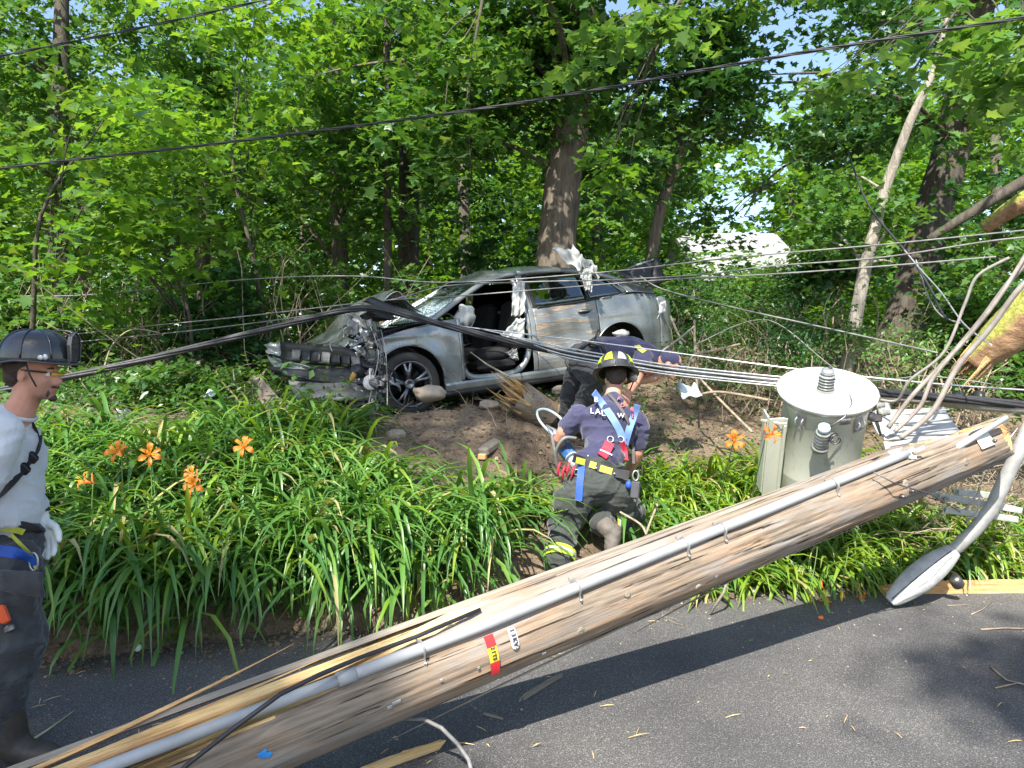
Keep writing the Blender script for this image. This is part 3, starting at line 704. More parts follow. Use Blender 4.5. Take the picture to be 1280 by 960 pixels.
# ---------------------------------------------------------------- materials for the pole and lines
def wood_mat(name, stops, streak=.05, sc=26, bs=.5, rough=.8, knots=True):
    m, t, b = nodes(name)
    v = coords(t, (streak, 1, 1)); f = nz(t, v, sc, 7, .72, .15); big = nz(t, coords(t, (.35, 1.2, 1.2)), 2.6, 3)
    fine = nz(t, coords(t, (streak * .6, 1, 1)), sc * 4, 4, .7)
    c = ramp(t, f, stops); c = mix(t, .5, c, ramp(t, big, [(.35, stops[0][1]), (.5, stops[len(stops) // 2][1]), (.66, stops[-1][1])]))
    c = mix(t, .35, c, ramp(t, fine, [(.35, stops[0][1]), (.6, stops[-1][1])]))
    t.links.new(c, b.inputs['Base Color']); b.inputs['Roughness'].default_value = rough; b.inputs['Specular IOR Level'].default_value = .25
    n1 = bump(t, b, f, bs, .012); bump(t, b, fine, .5, .004, n1); return m
# weathered pole: grey with warm rubbed patches, dark hair cracks
m, t, b = nodes('weathered_pole_wood')
v = coords(t, (.045, 1, 1)); f = nz(t, v, 70, 8, .7, .1)
c = ramp(t, f, [(.28, (.11, .082, .06)), (.46, (.20, .158, .118)), (.55, (.24, .195, .15)), (.72, (.31, .26, .20))])
patch = nz(t, coords(t, (.5, 1.3, 1.3)), 3.2, 4, .55)
c = mix(t, ramp(t, patch, [(.46, (0, 0, 0)), (.64, (.8, .8, .8))]), c, mix(t, f, (.30, .18, .105), (.42, .30, .195)))
patch2 = nz(t, coords(t, (.3, 1.0, 1.6)), 5.5, 4, .6)
c = mix(t, ramp(t, patch2, [(.50, (0, 0, 0)), (.64, (.75, .75, .75))]), c, (.27, .255, .235))
crk = nz(t, coords(t, (.022, 1, 1)), 75, 3, .5, .2)
c = mix(t, ramp(t, crk, [(.335, (.9, .9, .9)), (.355, (0, 0, 0))]), c, (.03, .022, .018))
t.links.new(c, b.inputs['Base Color']); b.inputs['Roughness'].default_value = .85; b.inputs['Specular IOR Level'].default_value = .2
n1 = bump(t, b, f, .5, .01); bump(t, b, ramp(t, crk, [(.28, (0, 0, 0)), (.38, (1, 1, 1))]), .9, .012, n1)
POLEW = m
FRESH = wood_mat('fresh_split_wood', [(.3, (.38, .15, .045)), (.45, (.70, .42, .14)), (.58, (.84, .60, .26)), (.7, (.90, .74, .42))], .03, 60, .9)
FRESHO = wood_mat('orange_split_wood', [(.3, (.25, .09, .03)), (.48, (.56, .27, .08)), (.62, (.74, .44, .17)), (.75, (.85, .62, .34))], .04, 55, .9)
GREYW = wood_mat('grey_split_wood', [(.3, (.09, .07, .05)), (.48, (.21, .18, .14)), (.62, (.30, .26, .21)), (.75, (.40, .36, .29))], .03, 60, .6)
PVC = pm('grey_conduit', (.36, .37, .375), .5, col2=(.28, .288, .29), nscale=5, bscale=60, bstr=.06)
STEEL = pm('galvanised_steel', (.60, .61, .61), .42, .75, col2=(.42, .43, .44), nscale=18, bstr=.12)
DKSTEEL = pm('dark_steel', (.22, .22, .22), .45, .8, col2=(.10, .095, .09), nscale=14)
RUBBER = pm('black_rubber', (.018, .018, .020), .45, col2=(.03, .03, .032), nscale=9, bstr=.1)
CABLE = pm('black_cable_jacket', (.025, .025, .028), .55, col2=(.018, .018, .02), nscale=12, bstr=.1)
CABLEG = pm('weathered_grey_cable', (.26, .25, .235), .6, col2=(.13, .125, .12), nscale=12, bstr=.2)
ALU = pm('bare_aluminium_strand', (.72, .72, .71), .38, .85, col2=(.5, .5, .5), nscale=30, bstr=.2)
RED = pm('red_plastic', (.62, .03, .03), .45, col2=(.5, .02, .03)); YEL = pm('yellow_plastic', (.85, .62, .04), .5, col2=(.78, .55, .03))
WHITE = pm('white_enamel', (.82, .82, .80), .4, col2=(.7, .7, .68)); INK = pm('black_ink', (.03, .03, .05), .6, bstr=0)
BLUEP = pm('blue_spray_paint', (.02, .16, .50), .6, col2=(.03, .25, .6), nscale=40)

def text_obj(body, size, parent, name, mat_, M, depth=.0008, label=None, bold=0):
    cu = bpy.data.curves.new(name, 'FONT'); cu.body = body; cu.size = size; cu.extrude = depth; cu.align_x = 'CENTER'; cu.align_y = 'CENTER'
    cu.resolution_u = 2; cu.offset = bold
    o = bpy.data.objects.new(name, cu); COL.objects.link(o); dg = bpy.context.evaluated_depsgraph_get()
    me = bpy.data.meshes.new_from_object(o.evaluated_get(dg)); bpy.data.objects.remove(o)
    me.transform(wmat(parent).inverted() @ M); me.materials.clear(); me.materials.append(mat_)
    q = bpy.data.objects.new(name, me); COL.objects.link(q); q.parent = parent
    return q

# ---------------------------------------------------------------- the broken pole
PM_, PE = P(600, 802, 3.2), P(1240, 548, 4.85)
AX = (PE - PM_).normalized()
S0 = PM_ - AX * 2.0                                    # broken foot, off the lower left corner
PL = (PE - S0).length + .14                            # length
view = (Vector((0, 0, 1)) - AX * AX.z).normalized()
YF = AX.cross(view).normalized()                       # local y
if YF.y > 0: YF = -YF                                  # +y faces the camera side
ZF = view
# local frame: x along the pole, y towards the camera, z up
Mp = Matrix((AX, YF, ZF)).transposed().to_4x4()
if Mp.to_3x3().determinant() < 0: pass
Mp.translation = S0
pole = empty('utility_pole', S0, 'long snapped wooden utility pole lying slanted across the foreground with a splintered yellow end', 'utility pole', mat=Mp)
def pw(x, a, r):                                       # pole coordinates to world; a = angle from camera side (0) up (90)
    return Mp @ Vector((x, cos(a) * r, sin(a) * r))
def RP(x): return lerp(.172, .158, min(max(x / PL, 0), 1))
ns, nn = 520, 116
xs_ = np.linspace(0, PL, ns); th = np.arange(nn) / nn * 2 * pi
XX, TT = np.meshgrid(xs_, th, indexing='ij')
RR = np.interp(XX, [0, PL], [.172, .158])
p3 = np.stack([XX.ravel() * .6, np.cos(TT).ravel() * 1.2, np.sin(TT).ravel() * 1.2], 1)
RR = RR + .005 * fbm(p3 * 2.2, 3, 8).reshape(XX.shape)
p4 = np.stack([XX.ravel() * 1.1, np.cos(TT).ravel() * 9, np.sin(TT).ravel() * 9], 1)
RR = RR + .0022 * fbm(p4, 3, 18).reshape(XX.shape)
rng = np.random.default_rng(5)
for k in range(230):                                   # drying checks along the grain
    x0 = rng.uniform(0, PL); ln = rng.uniform(.15, .9); a0 = rng.uniform(0, 2 * pi); wdt = rng.uniform(.014, .036); dp = rng.uniform(.004, .012)
    drift = rng.uniform(-.15, .15)
    aa = np.angle(np.exp(1j * (TT - a0 - drift * (XX - x0) - .03 * np.sin(XX * 9 + k))))
    u_ = (XX - x0) / ln
    prof = np.clip(1 - np.abs(u_ * 2 - 1), 0, 1) ** .5 * ((u_ > 0) & (u_ < 1))
    RR = RR - dp * prof * np.exp(-(aa / wdt) ** 2)
# split faces: upper back of the foot, upper side of the top end
def cut(XX, TT, a_c, depth, R):
    c_ = np.cos(TT - a_c); lim = np.where(c_ > .05, depth / np.maximum(c_, .05), 9)
    return np.minimum(R, lim), lim < R
stepn = fbm(np.stack([XX.ravel() * .55, np.cos(TT).ravel() * 14, np.sin(TT).ravel() * 14], 1), 3, 28).reshape(XX.shape)
d1 = np.interp(XX, [0, .6, 1.15, 1.55, 1.9, 2.15], [-.02, .035, .075, .105, .145, .19]) + .012 * stepn + .006 * np.sign(stepn)
R2, c1 = cut(XX, TT, radians(98), np.maximum(d1, .01), RR)
d2 = np.interp(XX, [PL - 1.25, PL - .85, PL - .45, PL - .1, PL], [.2, .125, .095, .05, .0]) + .010 * stepn
R3, c2 = cut(XX, TT, radians(112), np.maximum(d2, .008), R2)
d3 = np.interp(XX, [PL - .35, PL], [.2, .02]) + .012 * stepn
R4, c3 = cut(XX, TT, radians(20), np.maximum(d3, .01), R3)
d4 = np.interp(XX, [PL - .30, PL], [.2, .03]) + .01 * stepn
R4, c4 = cut(XX, TT, radians(-80), np.maximum(d4, .01), R4)
cutm = c1 | c2 | (c3 & (R4 < R3 - .002))
V = np.stack([XX, R4 * np.cos(TT), R4 * np.sin(TT)], -1).reshape(-1, 3)
a = (np.arange(ns - 1)[:, None] * nn + np.arange(nn)[None]); a2 = (np.arange(ns - 1)[:, None] * nn + (np.arange(nn)[None] + 1) % nn)
F = np.stack([a, a2, a2 + nn, a + nn], -1).reshape(-1, 4)
mi = np.where(c1[:-1], 1, np.where(cutm[:-1], 2, 0)).ravel()
me = np_mesh('shaft', V, F, [POLEW, FRESH, FRESHO], True, mi)
np_obj('shaft', me, pole)
def cap_mb(x, R):
    mb = MB(); mb.v = [(x, 0, 0)] + [tuple(V[(0 if x < 1 else ns - 1) * nn + i]) for i in range(nn)]
    for i in range(nn): mb.f.append([0, 1 + i, 1 + (i + 1) % nn]); mb.m.append(0); mb.sm.append(False)
    return mb
cap_mb(0, 0).build('broken_end', FRESH, pole, local=True); cap_mb(PL, 0).build('broken_end', FRESHO, pole, local=True)

def splinter(x0, x1, a0, r0, a1, r1, w0, th0, mat_, seed, name='splinter', lift=0, parent=None, lab=None):
    """long tapered sliver running along the grain"""
    n = 26; mb = MB(); rg = random.Random(seed); rings = []
    for k in range(n + 1):
        t = k / n; x = lerp(x0, x1, t); a_ = lerp(a0, a1, t); r = lerp(r0, r1, t)
        c = Vector((x, cos(a_) * r, sin(a_) * r + lift * t * t)); tang = Vector((0, -sin(a_), cos(a_))); rad = Vector((0, cos(a_), sin(a_)))
        wdt = w0 * min(1, (1 - t) * 2.2 + .03) * (.85 + .3 * mnoise.noise(Vector((t * 9, seed, 0))));
        if t < .08: wdt *= .4 + t * 7.5
        h = th0 * min(1, (1 - t) * 1.8 + .06)
        o1 = .25 * wdt * mnoise.noise(Vector((t * 7, seed + 9, 0)))
        rings.append([c + tang * (wdt / 2 + o1) - rad * h * .5, c + tang * wdt * .2 + rad * h * .5, c - tang * wdt * .3 + rad * h * .42, c - tang * (wdt / 2 - o1) - rad * h * .5])
    vs = [q for r in rings for q in r]; fs = []
    for k in range(n):
        for i in range(4):
            j = (i + 1) % 4; fs.append((k * 4 + i, k * 4 + j, k * 4 + 4 + j, k * 4 + 4 + i))
    fs += [(3, 2, 1, 0), tuple(n * 4 + i for i in range(4))]
    mb.add(vs, fs, 0, False)
    return mb.build(name, mat_, parent or pole, local=True, label=lab)
D = radians
# x for a photo column on the pole
def xof(px, py=None):
    best = None
    for k in range(400):
        x = PL * k / 400; q = Mp @ Vector((x, 0, 0)); u, v_ = proj(q)
        if best is None or abs(u - px) < best[0]: best = (abs(u - px), x)
    return best[1]
X1, X2, X3 = xof(430), xof(600), xof(900)
# grey outer slab split off along the back, from the foot to mid pole
splinter(.15, xof(960), D(124), .172, D(104), .166, .05, .026, GREYW, 3, 'split_slab')
splinter(xof(700), xof(1040), D(84), .158, D(92), .160, .045, .018, GREYW, 30, 'split_slab')
splinter(xof(860), .5, D(132), .168, D(138), .180, .050, .024, GREYW, 4, 'split_slab')
splinter(.1, X2 + .1, D(76), .105, D(80), .160, .055, .026, FRESH, 5)
splinter(.05, X1 + .3, D(98), .085, D(92), .145, .06, .022, FRESH, 6)
splinter(.0, X1 + .05, D(64), .13, D(70), .16, .035, .02, FRESHO, 7)
splinter(.1, X1 - .05, D(112), .10, D(106), .16, .05, .02, FRESHO, 8)
splinter(.2, X1 + .35, D(88), .13, D(84), .163, .035, .016, FRESH, 9)
splinter(.15, X1 - .12, D(120), .13, D(122), .20, .05, .018, FRESHO, 10, lift=.055, lab='sliver of split wood sprung up from the broken foot')
splinter(.1, X1 - .3, D(54), .155, D(58), .165, .03, .015, FRESH, 11)
for k in range(14):
    rg = random.Random(k); x0 = rg.uniform(.05, .9); splinter(x0, x0 + rg.uniform(.3, .9), D(rg.uniform(70, 125)), rg.uniform(.05, .12), D(rg.uniform(75, 115)), rg.uniform(.10, .15), rg.uniform(.010, .025), rg.uniform(.008, .014), [FRESH, FRESHO, GREYW][k % 3], 40 + k)
for k in range(8):
    rg = random.Random(k + 50); x0 = PL - rg.uniform(.3, 1.0); splinter(x0, x0 + rg.uniform(.3, .6), D(rg.uniform(80, 130)), rg.uniform(.09, .13), D(rg.uniform(85, 120)), rg.uniform(.06, .11), rg.uniform(.012, .03), .010, [FRESH, FRESHO, GREYW][k % 3], 60 + k)
# thin strips peeling underneath
splinter(X2 - .3, X2 + 1.0, D(-88), .165, D(-80), .185, .03, .008, GREYW, 31); splinter(X2 + .75, X2 - .5, D(-62), .166, D(-72), .205, .028, .008, GREYW, 32, lift=-.02)
splinter(X3 + .2, X3 - .7, D(-66), .160, D(-70), .20, .022, .007, GREYW, 33, lift=-.025)
splinter(X3 - .1, X3 + 1.1, D(-60), .158, D(-64), .175, .02, .006, GREYW, 34)

# conduit, straps, cable
def ppath(pts, n=10):
    out = []
    for k in range(len(pts) - 1):
        for j in range(n):
            t = j / n; out.append([lerp(pts[k][i], pts[k + 1][i], t) for i in range(3)])
    out.append(list(pts[-1])); return [pw(*q) for q in out]
ca = D(42); CR = .0235
xc = xof(430); xe = xof(1120)
MB().tube(ppath([(0.05, D(50), .172), (xc, D(44), .190)]), CR * .92, 16).build('conduit', PVC, pole, label='lower length of grey conduit beyond the coupling')
MB().tube(ppath([(xc + .004, D(44), .190), (X2, D(42), .190), (X3, D(50), .184), (xe, D(58), .178)]), CR, 16).build('conduit', PVC, pole)
q0, q1 = pw(xc - .03, D(44), .190), pw(xc + .04, D(44), .190)
MB().tube([q0, q1], CR * 1.14, 18).build('coupling', PVC, pole)
xb = xof(1090); MB().tube(ppath([(xb + .14, D(80), .155), (xb + .45, D(95), .120), (xb + .72, D(92), .105)]), CR * .85, 12).build('conduit', PVC, pole, label='short broken length of grey conduit on the split upper end')
MB().tube([P(1140, 588, 4.45), P(1195, 560, 4.5), P(1258, 522, 4.62)], [.022, .021, .017], 10).build('conduit', PVC, pole, label='white broken conduit end lying on the tip of the pole')
for k in range(7):                                       # torn lip of the broken conduit
    q = pw(xe + .01, D(58), .183) + Vector((R_.uniform(-.03, .05), R_.uniform(-.03, .03), R_.uniform(-.03, .03)))
    MB().box(q, (.05, .004, .018), Matrix.Rotation(R_.uniform(-1, 1), 3, 'Y')).build('torn_shard', WHITE, pole)
for px in (708, 838, 884, 1024, 520):
    x = xof(px); mb = MB(); ah = D(44) + (x - X2) * .05; rc = lerp(.194, .182, (x - X2) / 2)
    cc = pw(x, ah, rc); rad = (pw(x, ah, 1) - pw(x, ah, 0)).normalized(); tan_ = AX.cross(rad)
    arc = [cc + rad * (cos(t_) * (CR + .003)) + tan_ * (sin(t_) * (CR + .003)) for t_ in np.linspace(-1.75, 1.75, 15)]
    e1 = [pw(x, ah - .36, RP(x) + .003), pw(x, ah - .24, RP(x) + .003)]; e2 = [pw(x, ah + .24, RP(x) + .003), pw(x, ah + .36, RP(x) + .003)]
    path = ([e1[0], e1[1]] + arc + [e2[0], e2[1]]) if (arc[0] - e1[1]).length < (arc[-1] - e1[1]).length else ([e1[0], e1[1]] + arc[::-1] + [e2[0], e2[1]])
    mb.tube(path, .010, 6, flat=.25, up=AX); mb.ell(pw(x, ah - .30, RP(x) + .006), (.008, .008, .005), n=8, m=5)
    mb.build('conduit_strap', STEEL, pole)
cab = [P(205, 985, 2.45), P(235, 955, 2.5), P(290, 912, 2.55), P(350, 868, 2.62), P(400, 843, 2.70), P(450, 822, 2.83), P(520, 796, 2.95), P(600, 762, 3.12)]
MB().tube(cab, .0085, 8).build('black_cable', CABLE, pole)
# thin ground wire stapled under the pole
MB().tube(ppath([(X2 + .6, D(-70), .172), (X3, D(-66), .164), (X3 + .5, D(-58), .160), (PL - .3, D(-40), .156)]), .004, 6).build('ground_wire', DKSTEEL, pole)
for x in np.linspace(X3, PL - .4, 6): MB().box(pw(x, D(-62), .160), (.012, .012, .02), bev=.003).build('staple', DKSTEEL, pole)
# tags
def plate(name, px0, x, a0, a1, wdt, mats, mi_f, thick=.003, nseg=14, rnd=False, lean=0, R_off=.006):
    mb = MB(); 
    for k in range(nseg):
        t0_, t1_ = k / nseg, (k + 1) / nseg
        def hw(t):
            if not rnd: return wdt / 2
            L = (a0 - a1) * .17; d = min(t, 1 - t) * L; r = wdt / 2
            return r if d >= r else sqrt(max(r * r - (r - d) ** 2, 1e-8))
        vs = []
        for t in (t0_, t1_):
            a_ = lerp(a0, a1, t); xx = x + lean * t
            for sx in (-1, 1):
                for rr in (RP(xx) + R_off, RP(xx) + R_off + thick): vs.append(pw(xx + sx * hw(t), a_, rr))
        mb.add(vs, [(0, 1, 5, 4), (2, 6, 7, 3), (1, 3, 7, 5), (0, 4, 6, 2), (0, 2, 3, 1), (4, 5, 7, 6)], mi_f(t0_), False)
    return mb
xt = xof(594) + .0
plate('tag', 0, xt, D(30), D(-26), .040, 0, lambda t: 1 if .27 < t < .60 else 0, lean=-.0).build('marker_tag', [RED, YEL], pole, label='red tag with a yellow middle reading 21TS')
def surf_M(x, a_, off, spin=0):
    rad = (pw(x, a_, 1) - pw(x, a_, 0)).normalized(); right = -(AX.cross(rad)).normalized()
    if right.z > 0: right = -right                      # reads down the pole's side
    up = rad.cross(right)
    M = Matrix((right, up, rad)).transposed().to_4x4(); M.translation = pw(x, a_, RP(x) + off); return M
for k, ch in enumerate('21TS'):
    text_obj(ch, .024, pole, 'tag_lettering', INK, surf_M(xt, D(30) - D(56) * (.31 + k * .083), .0125), bold=.0009)
xk = xof(621)
plate('tag', 0, xk, D(30), D(-1), .034, 0, lambda t: 0, rnd=True, nseg=20, lean=.0).build('voltage_tag', pm('worn_white_tag', (.52, .52, .50), .5), pole, label='small white oval tag reading 13KV')
for k, ch in enumerate('13KV'):
    text_obj(ch, .026, pole, 'tag_lettering', INK, surf_M(xk, D(24.5) - D(18.5) * k / 3, .0125), bold=.0009)
for a_ in (D(28.3), D(.8)): MB().ell(pw(xk, a_, RP(xk) + .0095), (.003, .003, .003), n=8, m=5).build('nail_head', DKSTEEL, pole)
xq = xof(318)                                             # blue paint blotch: thin wavy patch standing on the wood
mb = MB(); pts_ = []
for i in range(26):
    t = 2 * pi * i / 26; r = .021 * (.85 + .9 * mnoise.noise(Vector((cos(t) * 1.6, sin(t) * 1.6, 4.3)))); pts_.append(pw(xq + r * cos(t) * 1.15, D(-4) + r * sin(t) / RP(xq), RP(xq) + .0035))
c_ = pw(xq, D(-4), RP(xq) + .005); mb.add([c_] + pts_, [(0, 1 + i, 1 + (i + 1) % 26) for i in range(26)]); mb.build('paint_mark', BLUEP, pole)
for (px, a_, wd_) in ((478, -6, .035), (470, -9, .02), (655, -28, .02), (533, -2, .014), (575, -6, .012), (865, -20, .014)):
    x = xof(px); mb = MB(); M = surf_M(x, D(a_), .004).to_3x3(); mb.box(pw(x, D(a_), RP(x) + .005), (.012, wd_, .003), M, bev=.001); mb.build('metal_plate', STEEL, pole)
for (px, a_, r) in ((700, -18, .020), (846, -30, .016), (1100, 5, .024), (1176, 0, .02), (760, 10, .014)):
    x = xof(px); mb = MB(); mb.lathe([(r * 1.3, -.008), (r, .003), (r * .5, .006), (0.0001, .003)], pw(x, D(a_), RP(x) - .003), pw(x, D(a_), 1) - pw(x, D(a_), 0), 16); mb.build('knot', GREYW, pole)
# steel angle and bolts near the tip
mb = MB(); F_ = surf_M(PL - .45, D(28), .01).to_3x3(); mb.box(pw(PL - .45, D(30), .165), (.10, .13, .006), F_, bev=.002); mb.box(pw(PL - .47, D(52), .17), (.045, .12, .006), F_ @ Matrix.Rotation(1.2, 3, 'Y'), bev=.002); mb.build('steel_bracket', pm('pale_grey_paint', (.62, .64, .58), .5), pole)
for px, a_ in ((1105, -10), (1092, -12), (1210, 20)):
    x = xof(px); q = pw(x, D(a_), RP(x)); rad = pw(x, D(a_), 1) - pw(x, D(a_), 0); mb = MB(); mb.tube([q, q + rad.normalized() * .03], .008, 8); mb.lathe([(.013, 0), (.013, .012)], q + rad.normalized() * .004, rad, 6, sm=False); mb.build('bolt', DKSTEEL, pole)
MB().tube([P(1092, 590, 4.1), P(1120, 605, 4.1), P(1165, 618, 4.3), P(1200, 640, 4.5)], .004, 6).build('ground_wire', DKSTEEL, pole)

# ---------------------------------------------------------------- transformer
TANK = pm('tank_green_grey_paint', (.52, .53, .43), .32, .0, col2=(.43, .45, .36), nscale=2.2, bscale=8, bstr=.06, bdist=.01, coat=.3)
_t = TANK.node_tree; _b = _t.nodes['Principled BSDF']; _o = _b.inputs['Base Color'].links[0].from_socket; _v = coords(_t, (1, 1, .25))
_t.links.new(mix(_t, ramp(_t, nz(_t, _v, 9, 6, .7), [(.57, (0, 0, 0)), (.72, (.55, .55, .55))]), _o, (.24, .19, .13)), _b.inputs['Base Color'])
LID = pm('sunlit_lid_paint', (.82, .83, .80), .3, col2=(.72, .74, .72), nscale=5, coat=.3, bstr=.05)  # lid colour raised to near white to stand in for sun glare
PORC = pm('grey_porcelain', (.30, .31, .28), .25, col2=(.18, .18, .16), nscale=25, coat=.4); PORCB = pm('pale_blue_cap', (.55, .66, .74), .35)
tc_ = P(1034, 486, 5.0); ta = Vector((-.07, -.44, .90)).normalized(); tr_ = .298
tk = empty('pole_transformer', tc_ - ta * .92, 'round green grey transformer tank with sunlit pale lid standing behind the fallen pole', 'transformer')
rt = Vector((1, 0, 0)) - ta * ta.x; rt.normalize(); ft = ta.cross(rt)         # right and (away/toward) directions
if ft.y > 0: ft = -ft                                                        # ft towards the camera
def tq(x, y, z): return tc_ + rt * x + ft * y + ta * z                       # local: right, towards camera, up from lid plane
r = .264
MB().lathe([(0.001, -.90), (r * .97, -.90), (r, -.885), (r, -.60), (r * 1.003, -.595), (r * 1.003, -.585), (r, -.58), (r, -.10), (r * 1.012, -.095), (r * 1.012, -.055), (r, -.05), (r, -.02)], tc_, ta, 72).build('tank', TANK, tk)
MB().lathe([(r * 1.02, -.035), (tr_ * 1.02, -.03), (tr_ * 1.045, -.018), (tr_ * 1.045, -.004), (tr_ * 1.02, .006), (tr_ * .95, .012), (tr_ * .9, .020), (tr_ * .5, .034), (.0001, .040)], tc_, ta, 72).build('lid', LID, tk)
MB().lathe([(r * 1.07, -.055), (r * 1.10, -.052), (r * 1.10, -.034), (r * 1.07, -.032)], tc_, ta, 64, cap=False).build('lid_band', STEEL, tk)
def bushing(base, ax, h, r0, capm, name='bushing'):
    e = MB(); pr = [(r0 * 1.35, 0), (r0 * 1.35, h * .12)]; k = 5
    for i in range(k):
        z = h * (.14 + .66 * i / k); pr += [(r0 * .82, z), (r0 * 1.22, z + h * .05), (r0 * 1.18, z + h * .075), (r0 * .82, z + h * .10)]
    pr += [(r0 * .8, h * .82), (r0 * .8, h * .84)]
    e.lathe(pr, base, ax, 24)
    o = e.build(name, PORC, tk); MB().lathe([(r0 * .92, h * .83), (r0 * .98, h * .86), (r0 * .95, h * .98), (r0 * .5, h * 1.03), (.0001, h * 1.04)], base, ax, 20).build('bushing_cap', capm, o_parent(tk)); return o
def o_parent(x): return x
bushing(tq(-.045, .08, .03), ta, .155, .042, STEEL)
b0 = tq(-.115, .285, -.27); bushing(b0, (ta * .93 + ft * .22 - rt * .05), .20, .038, PORCB)
MB().lathe([(.052, 0), (.052, .018)], tq(-.115, .262, -.265), ft, 20).build('bushing_flange', STEEL, tk)
mb = MB(); c0 = tq(-.065, .33, -.155)                                         # coiled wire and clamp beside the bushing
mb.tube([c0 + rt * (.028 * cos(t)) + ta * (.03 * sin(t)) + ft * (.004 * t) for t in np.linspace(0, 14, 60)], .004, 5); mb.build('wire_coil', DKSTEEL, tk)
mb = MB(); mb.tube([tq(-.045, .08, .12), tq(.01, .12, .13), tq(.075, .16, .07), tq(.06, .25, .03), tq(-.01, .33, -.02), tq(-.08, .345, -.06), tq(-.11, .33, -.10)], .005, 6); mb.build('jumper_wire', DKSTEEL, tk)
for (cx, cz, s_) in ((-.045, .115, 1), (-.09, -.20, 1)):                      # clamp hardware tops
    mb = MB()
    for i in range(7): 
        c0 = tq(cx + R_.uniform(-.03, .03), .08 + R_.uniform(-.02, .03) if cz > 0 else .33, cz + .03 + R_.uniform(-.03, .045)); mb.box(c0, (.03, .018, .024), Matrix.Rotation(R_.uniform(-2, 2), 3, (.3, .5, .8)), bev=.004)
    mb.build('wire_clamp', DKSTEEL, tk)
# hanger bracket at the left, lifting lugs, plate, rating figures
MB().prism([(-.17, -.02), (-.06, .045), (-.02, .045), (-.02, .035), (-.055, .035), (-.16, -.026)], .012, tq(-.27, .10, -.16) , Matrix((rt, ft, ta)).transposed()).build('hanger', TANK, tk)
mb = MB(); Rb = Matrix((rt, ft, ta)).transposed()
mb.box(tq(-.335, .10, -.20), (.13, .010, .11), Rb, bev=.002); mb.box(tq(-.40, .06, -.42), (.010, .10, .60), Rb, bev=.002); mb.box(tq(-.345, .115, -.44), (.10, .010, .62), Rb, bev=.002); mb.box(tq(-.30, .135, -.47), (.018, .035, .60), Rb, bev=.002)
mb.build('hanger_bracket', TANK, tk)
for (x, y) in ((.14, .27), (-.24, .19)):
    mb = MB(); a_ = atan2(y, x); rad = rt * cos(a_) + ft * sin(a_); sd_ = -rt * sin(a_) + ft * cos(a_)
    c0 = tc_ + rad * r - ta * .135
    mb.tube([c0 - sd_ * .02 - ta * .05, c0 - sd_ * .022 + rad * .03 - ta * .02, c0 - sd_ * .022 + rad * .035 + ta * .02, c0 - sd_ * .02 + ta * .045], .006, 6)
    mb.tube([c0 + sd_ * .02 - ta * .05, c0 + sd_ * .022 + rad * .03 - ta * .02, c0 + sd_ * .022 + rad * .035 + ta * .02, c0 + sd_ * .02 + ta * .045], .006, 6)
    mb.box(c0 + rad * .004, (.06, .006, .12), Matrix((sd_, rad, ta)).transposed(), bev=.002); mb.build('lifting_lug', STEEL, tk)
mb = MB()
for i in range(9):                                                            # rating plate bent to the tank
    pass
mb.grid(lambda u, v_: tc_ + (rt * sin(lerp(-.02, .24, u)) + ft * cos(lerp(-.02, .24, u))) * (r + .004) - ta * lerp(.07, .115, v_), 6, 1); mb.build('rating_plate', ALU, tk, solid=.002)
mb = MB()
for i in range(3): mb.grid(lambda u, v_, i=i: tc_ + (rt * sin(lerp(0, .2, u)) + ft * cos(lerp(0, .2, u))) * (r + .0065) - ta * (.08 + i * .011 + .003 * v_), 6, 1)
mb.build('plate_print', INK, tk)
mb = MB(); q = tq(.24, .17, -.13); mb.ell(q, (.03, .012, .03)); mb.box(q + rt * .03 - ta * .01, (.07, .02, .05), bev=.008); mb.build('pressure_valve', DKSTEEL, tk)
for i in range(3):                                                            # low voltage terminals at the right side
    q = tq(.29 + .015 * i, -.02 + .05 * i, -.10 - .03 * i); mb = MB(); mb.lathe([(.03, 0), (.03, .02), (.02, .025), (.026, .04), (.018, .045), (.018, .07)], q, rt, 14); mb.build('terminal', PORC, tk)
for k, (u, v_) in enumerate([(.12, .13), (.16, .10), (.19, .12), (.2, .06), (.17, .15), (.10, .16), (.22, .10)]):
    MB().ell(tq(u, -v_, .026), (.010, .006, .002), n=8, m=4).build('scuff', pm('scuff', (.35, .45, .55), .7) if k == 0 else bpy.data.materials['scuff'], tk)

# ---------------------------------------------------------------- street light lying on the road edge
SL_ = pm('weathered_aluminium', (.46, .46, .44), .55, .35, col2=(.33, .33, .32), nscale=14, bstr=.2)
sl = empty('street_light', P(1165, 740, 5.5), 'grey cobra head street light lying face down at the road edge with its curved arm', 'street light')
arm = [P(1300, 505, 4.95), P(1268, 575, 5.02), P(1240, 635, 5.08), P(1218, 663, 5.12), P(1196, 684, 5.16), P(1188, 690, 5.18)]
MB().tube(arm, [.042, .044, .046, .045, .042, .038], 16).build('arm', SL_, sl)
h0, h1 = P(1192, 688, 5.15), P(1112, 752, 5.05); hx = (h1 - h0).normalized(); hn = Vector((.25, -.55, .8)); hn = (hn - hx * hn.dot(hx)).normalized(); hy = hn.cross(hx)
def hd(t, a_, k=1.0):
    L = (h1 - h0).length; w_ = .095 * (sin(pi * min(1, .12 + t * .80)) ** .62) * (1 if t < .97 else .8); hh = .060 * (sin(pi * min(1, .10 + t * .86)) ** .7)
    x = cos(a_) * w_; z = sin(a_) * hh * (1 if sin(a_) > 0 else .35)
    return h0 + hx * (L * t) + hy * x * k + hn * z * k
mb = MB(); mb.grid(lambda u, v_: hd(u, v_ * 2 * pi), 28, 36); mb.build('lamp_housing', SL_, sl)
MB().tube([hd(t, pi / 2, 1.01) for t in np.linspace(.05, .97, 16)], .0045, 5).build('housing_seam', DKSTEEL, sl)
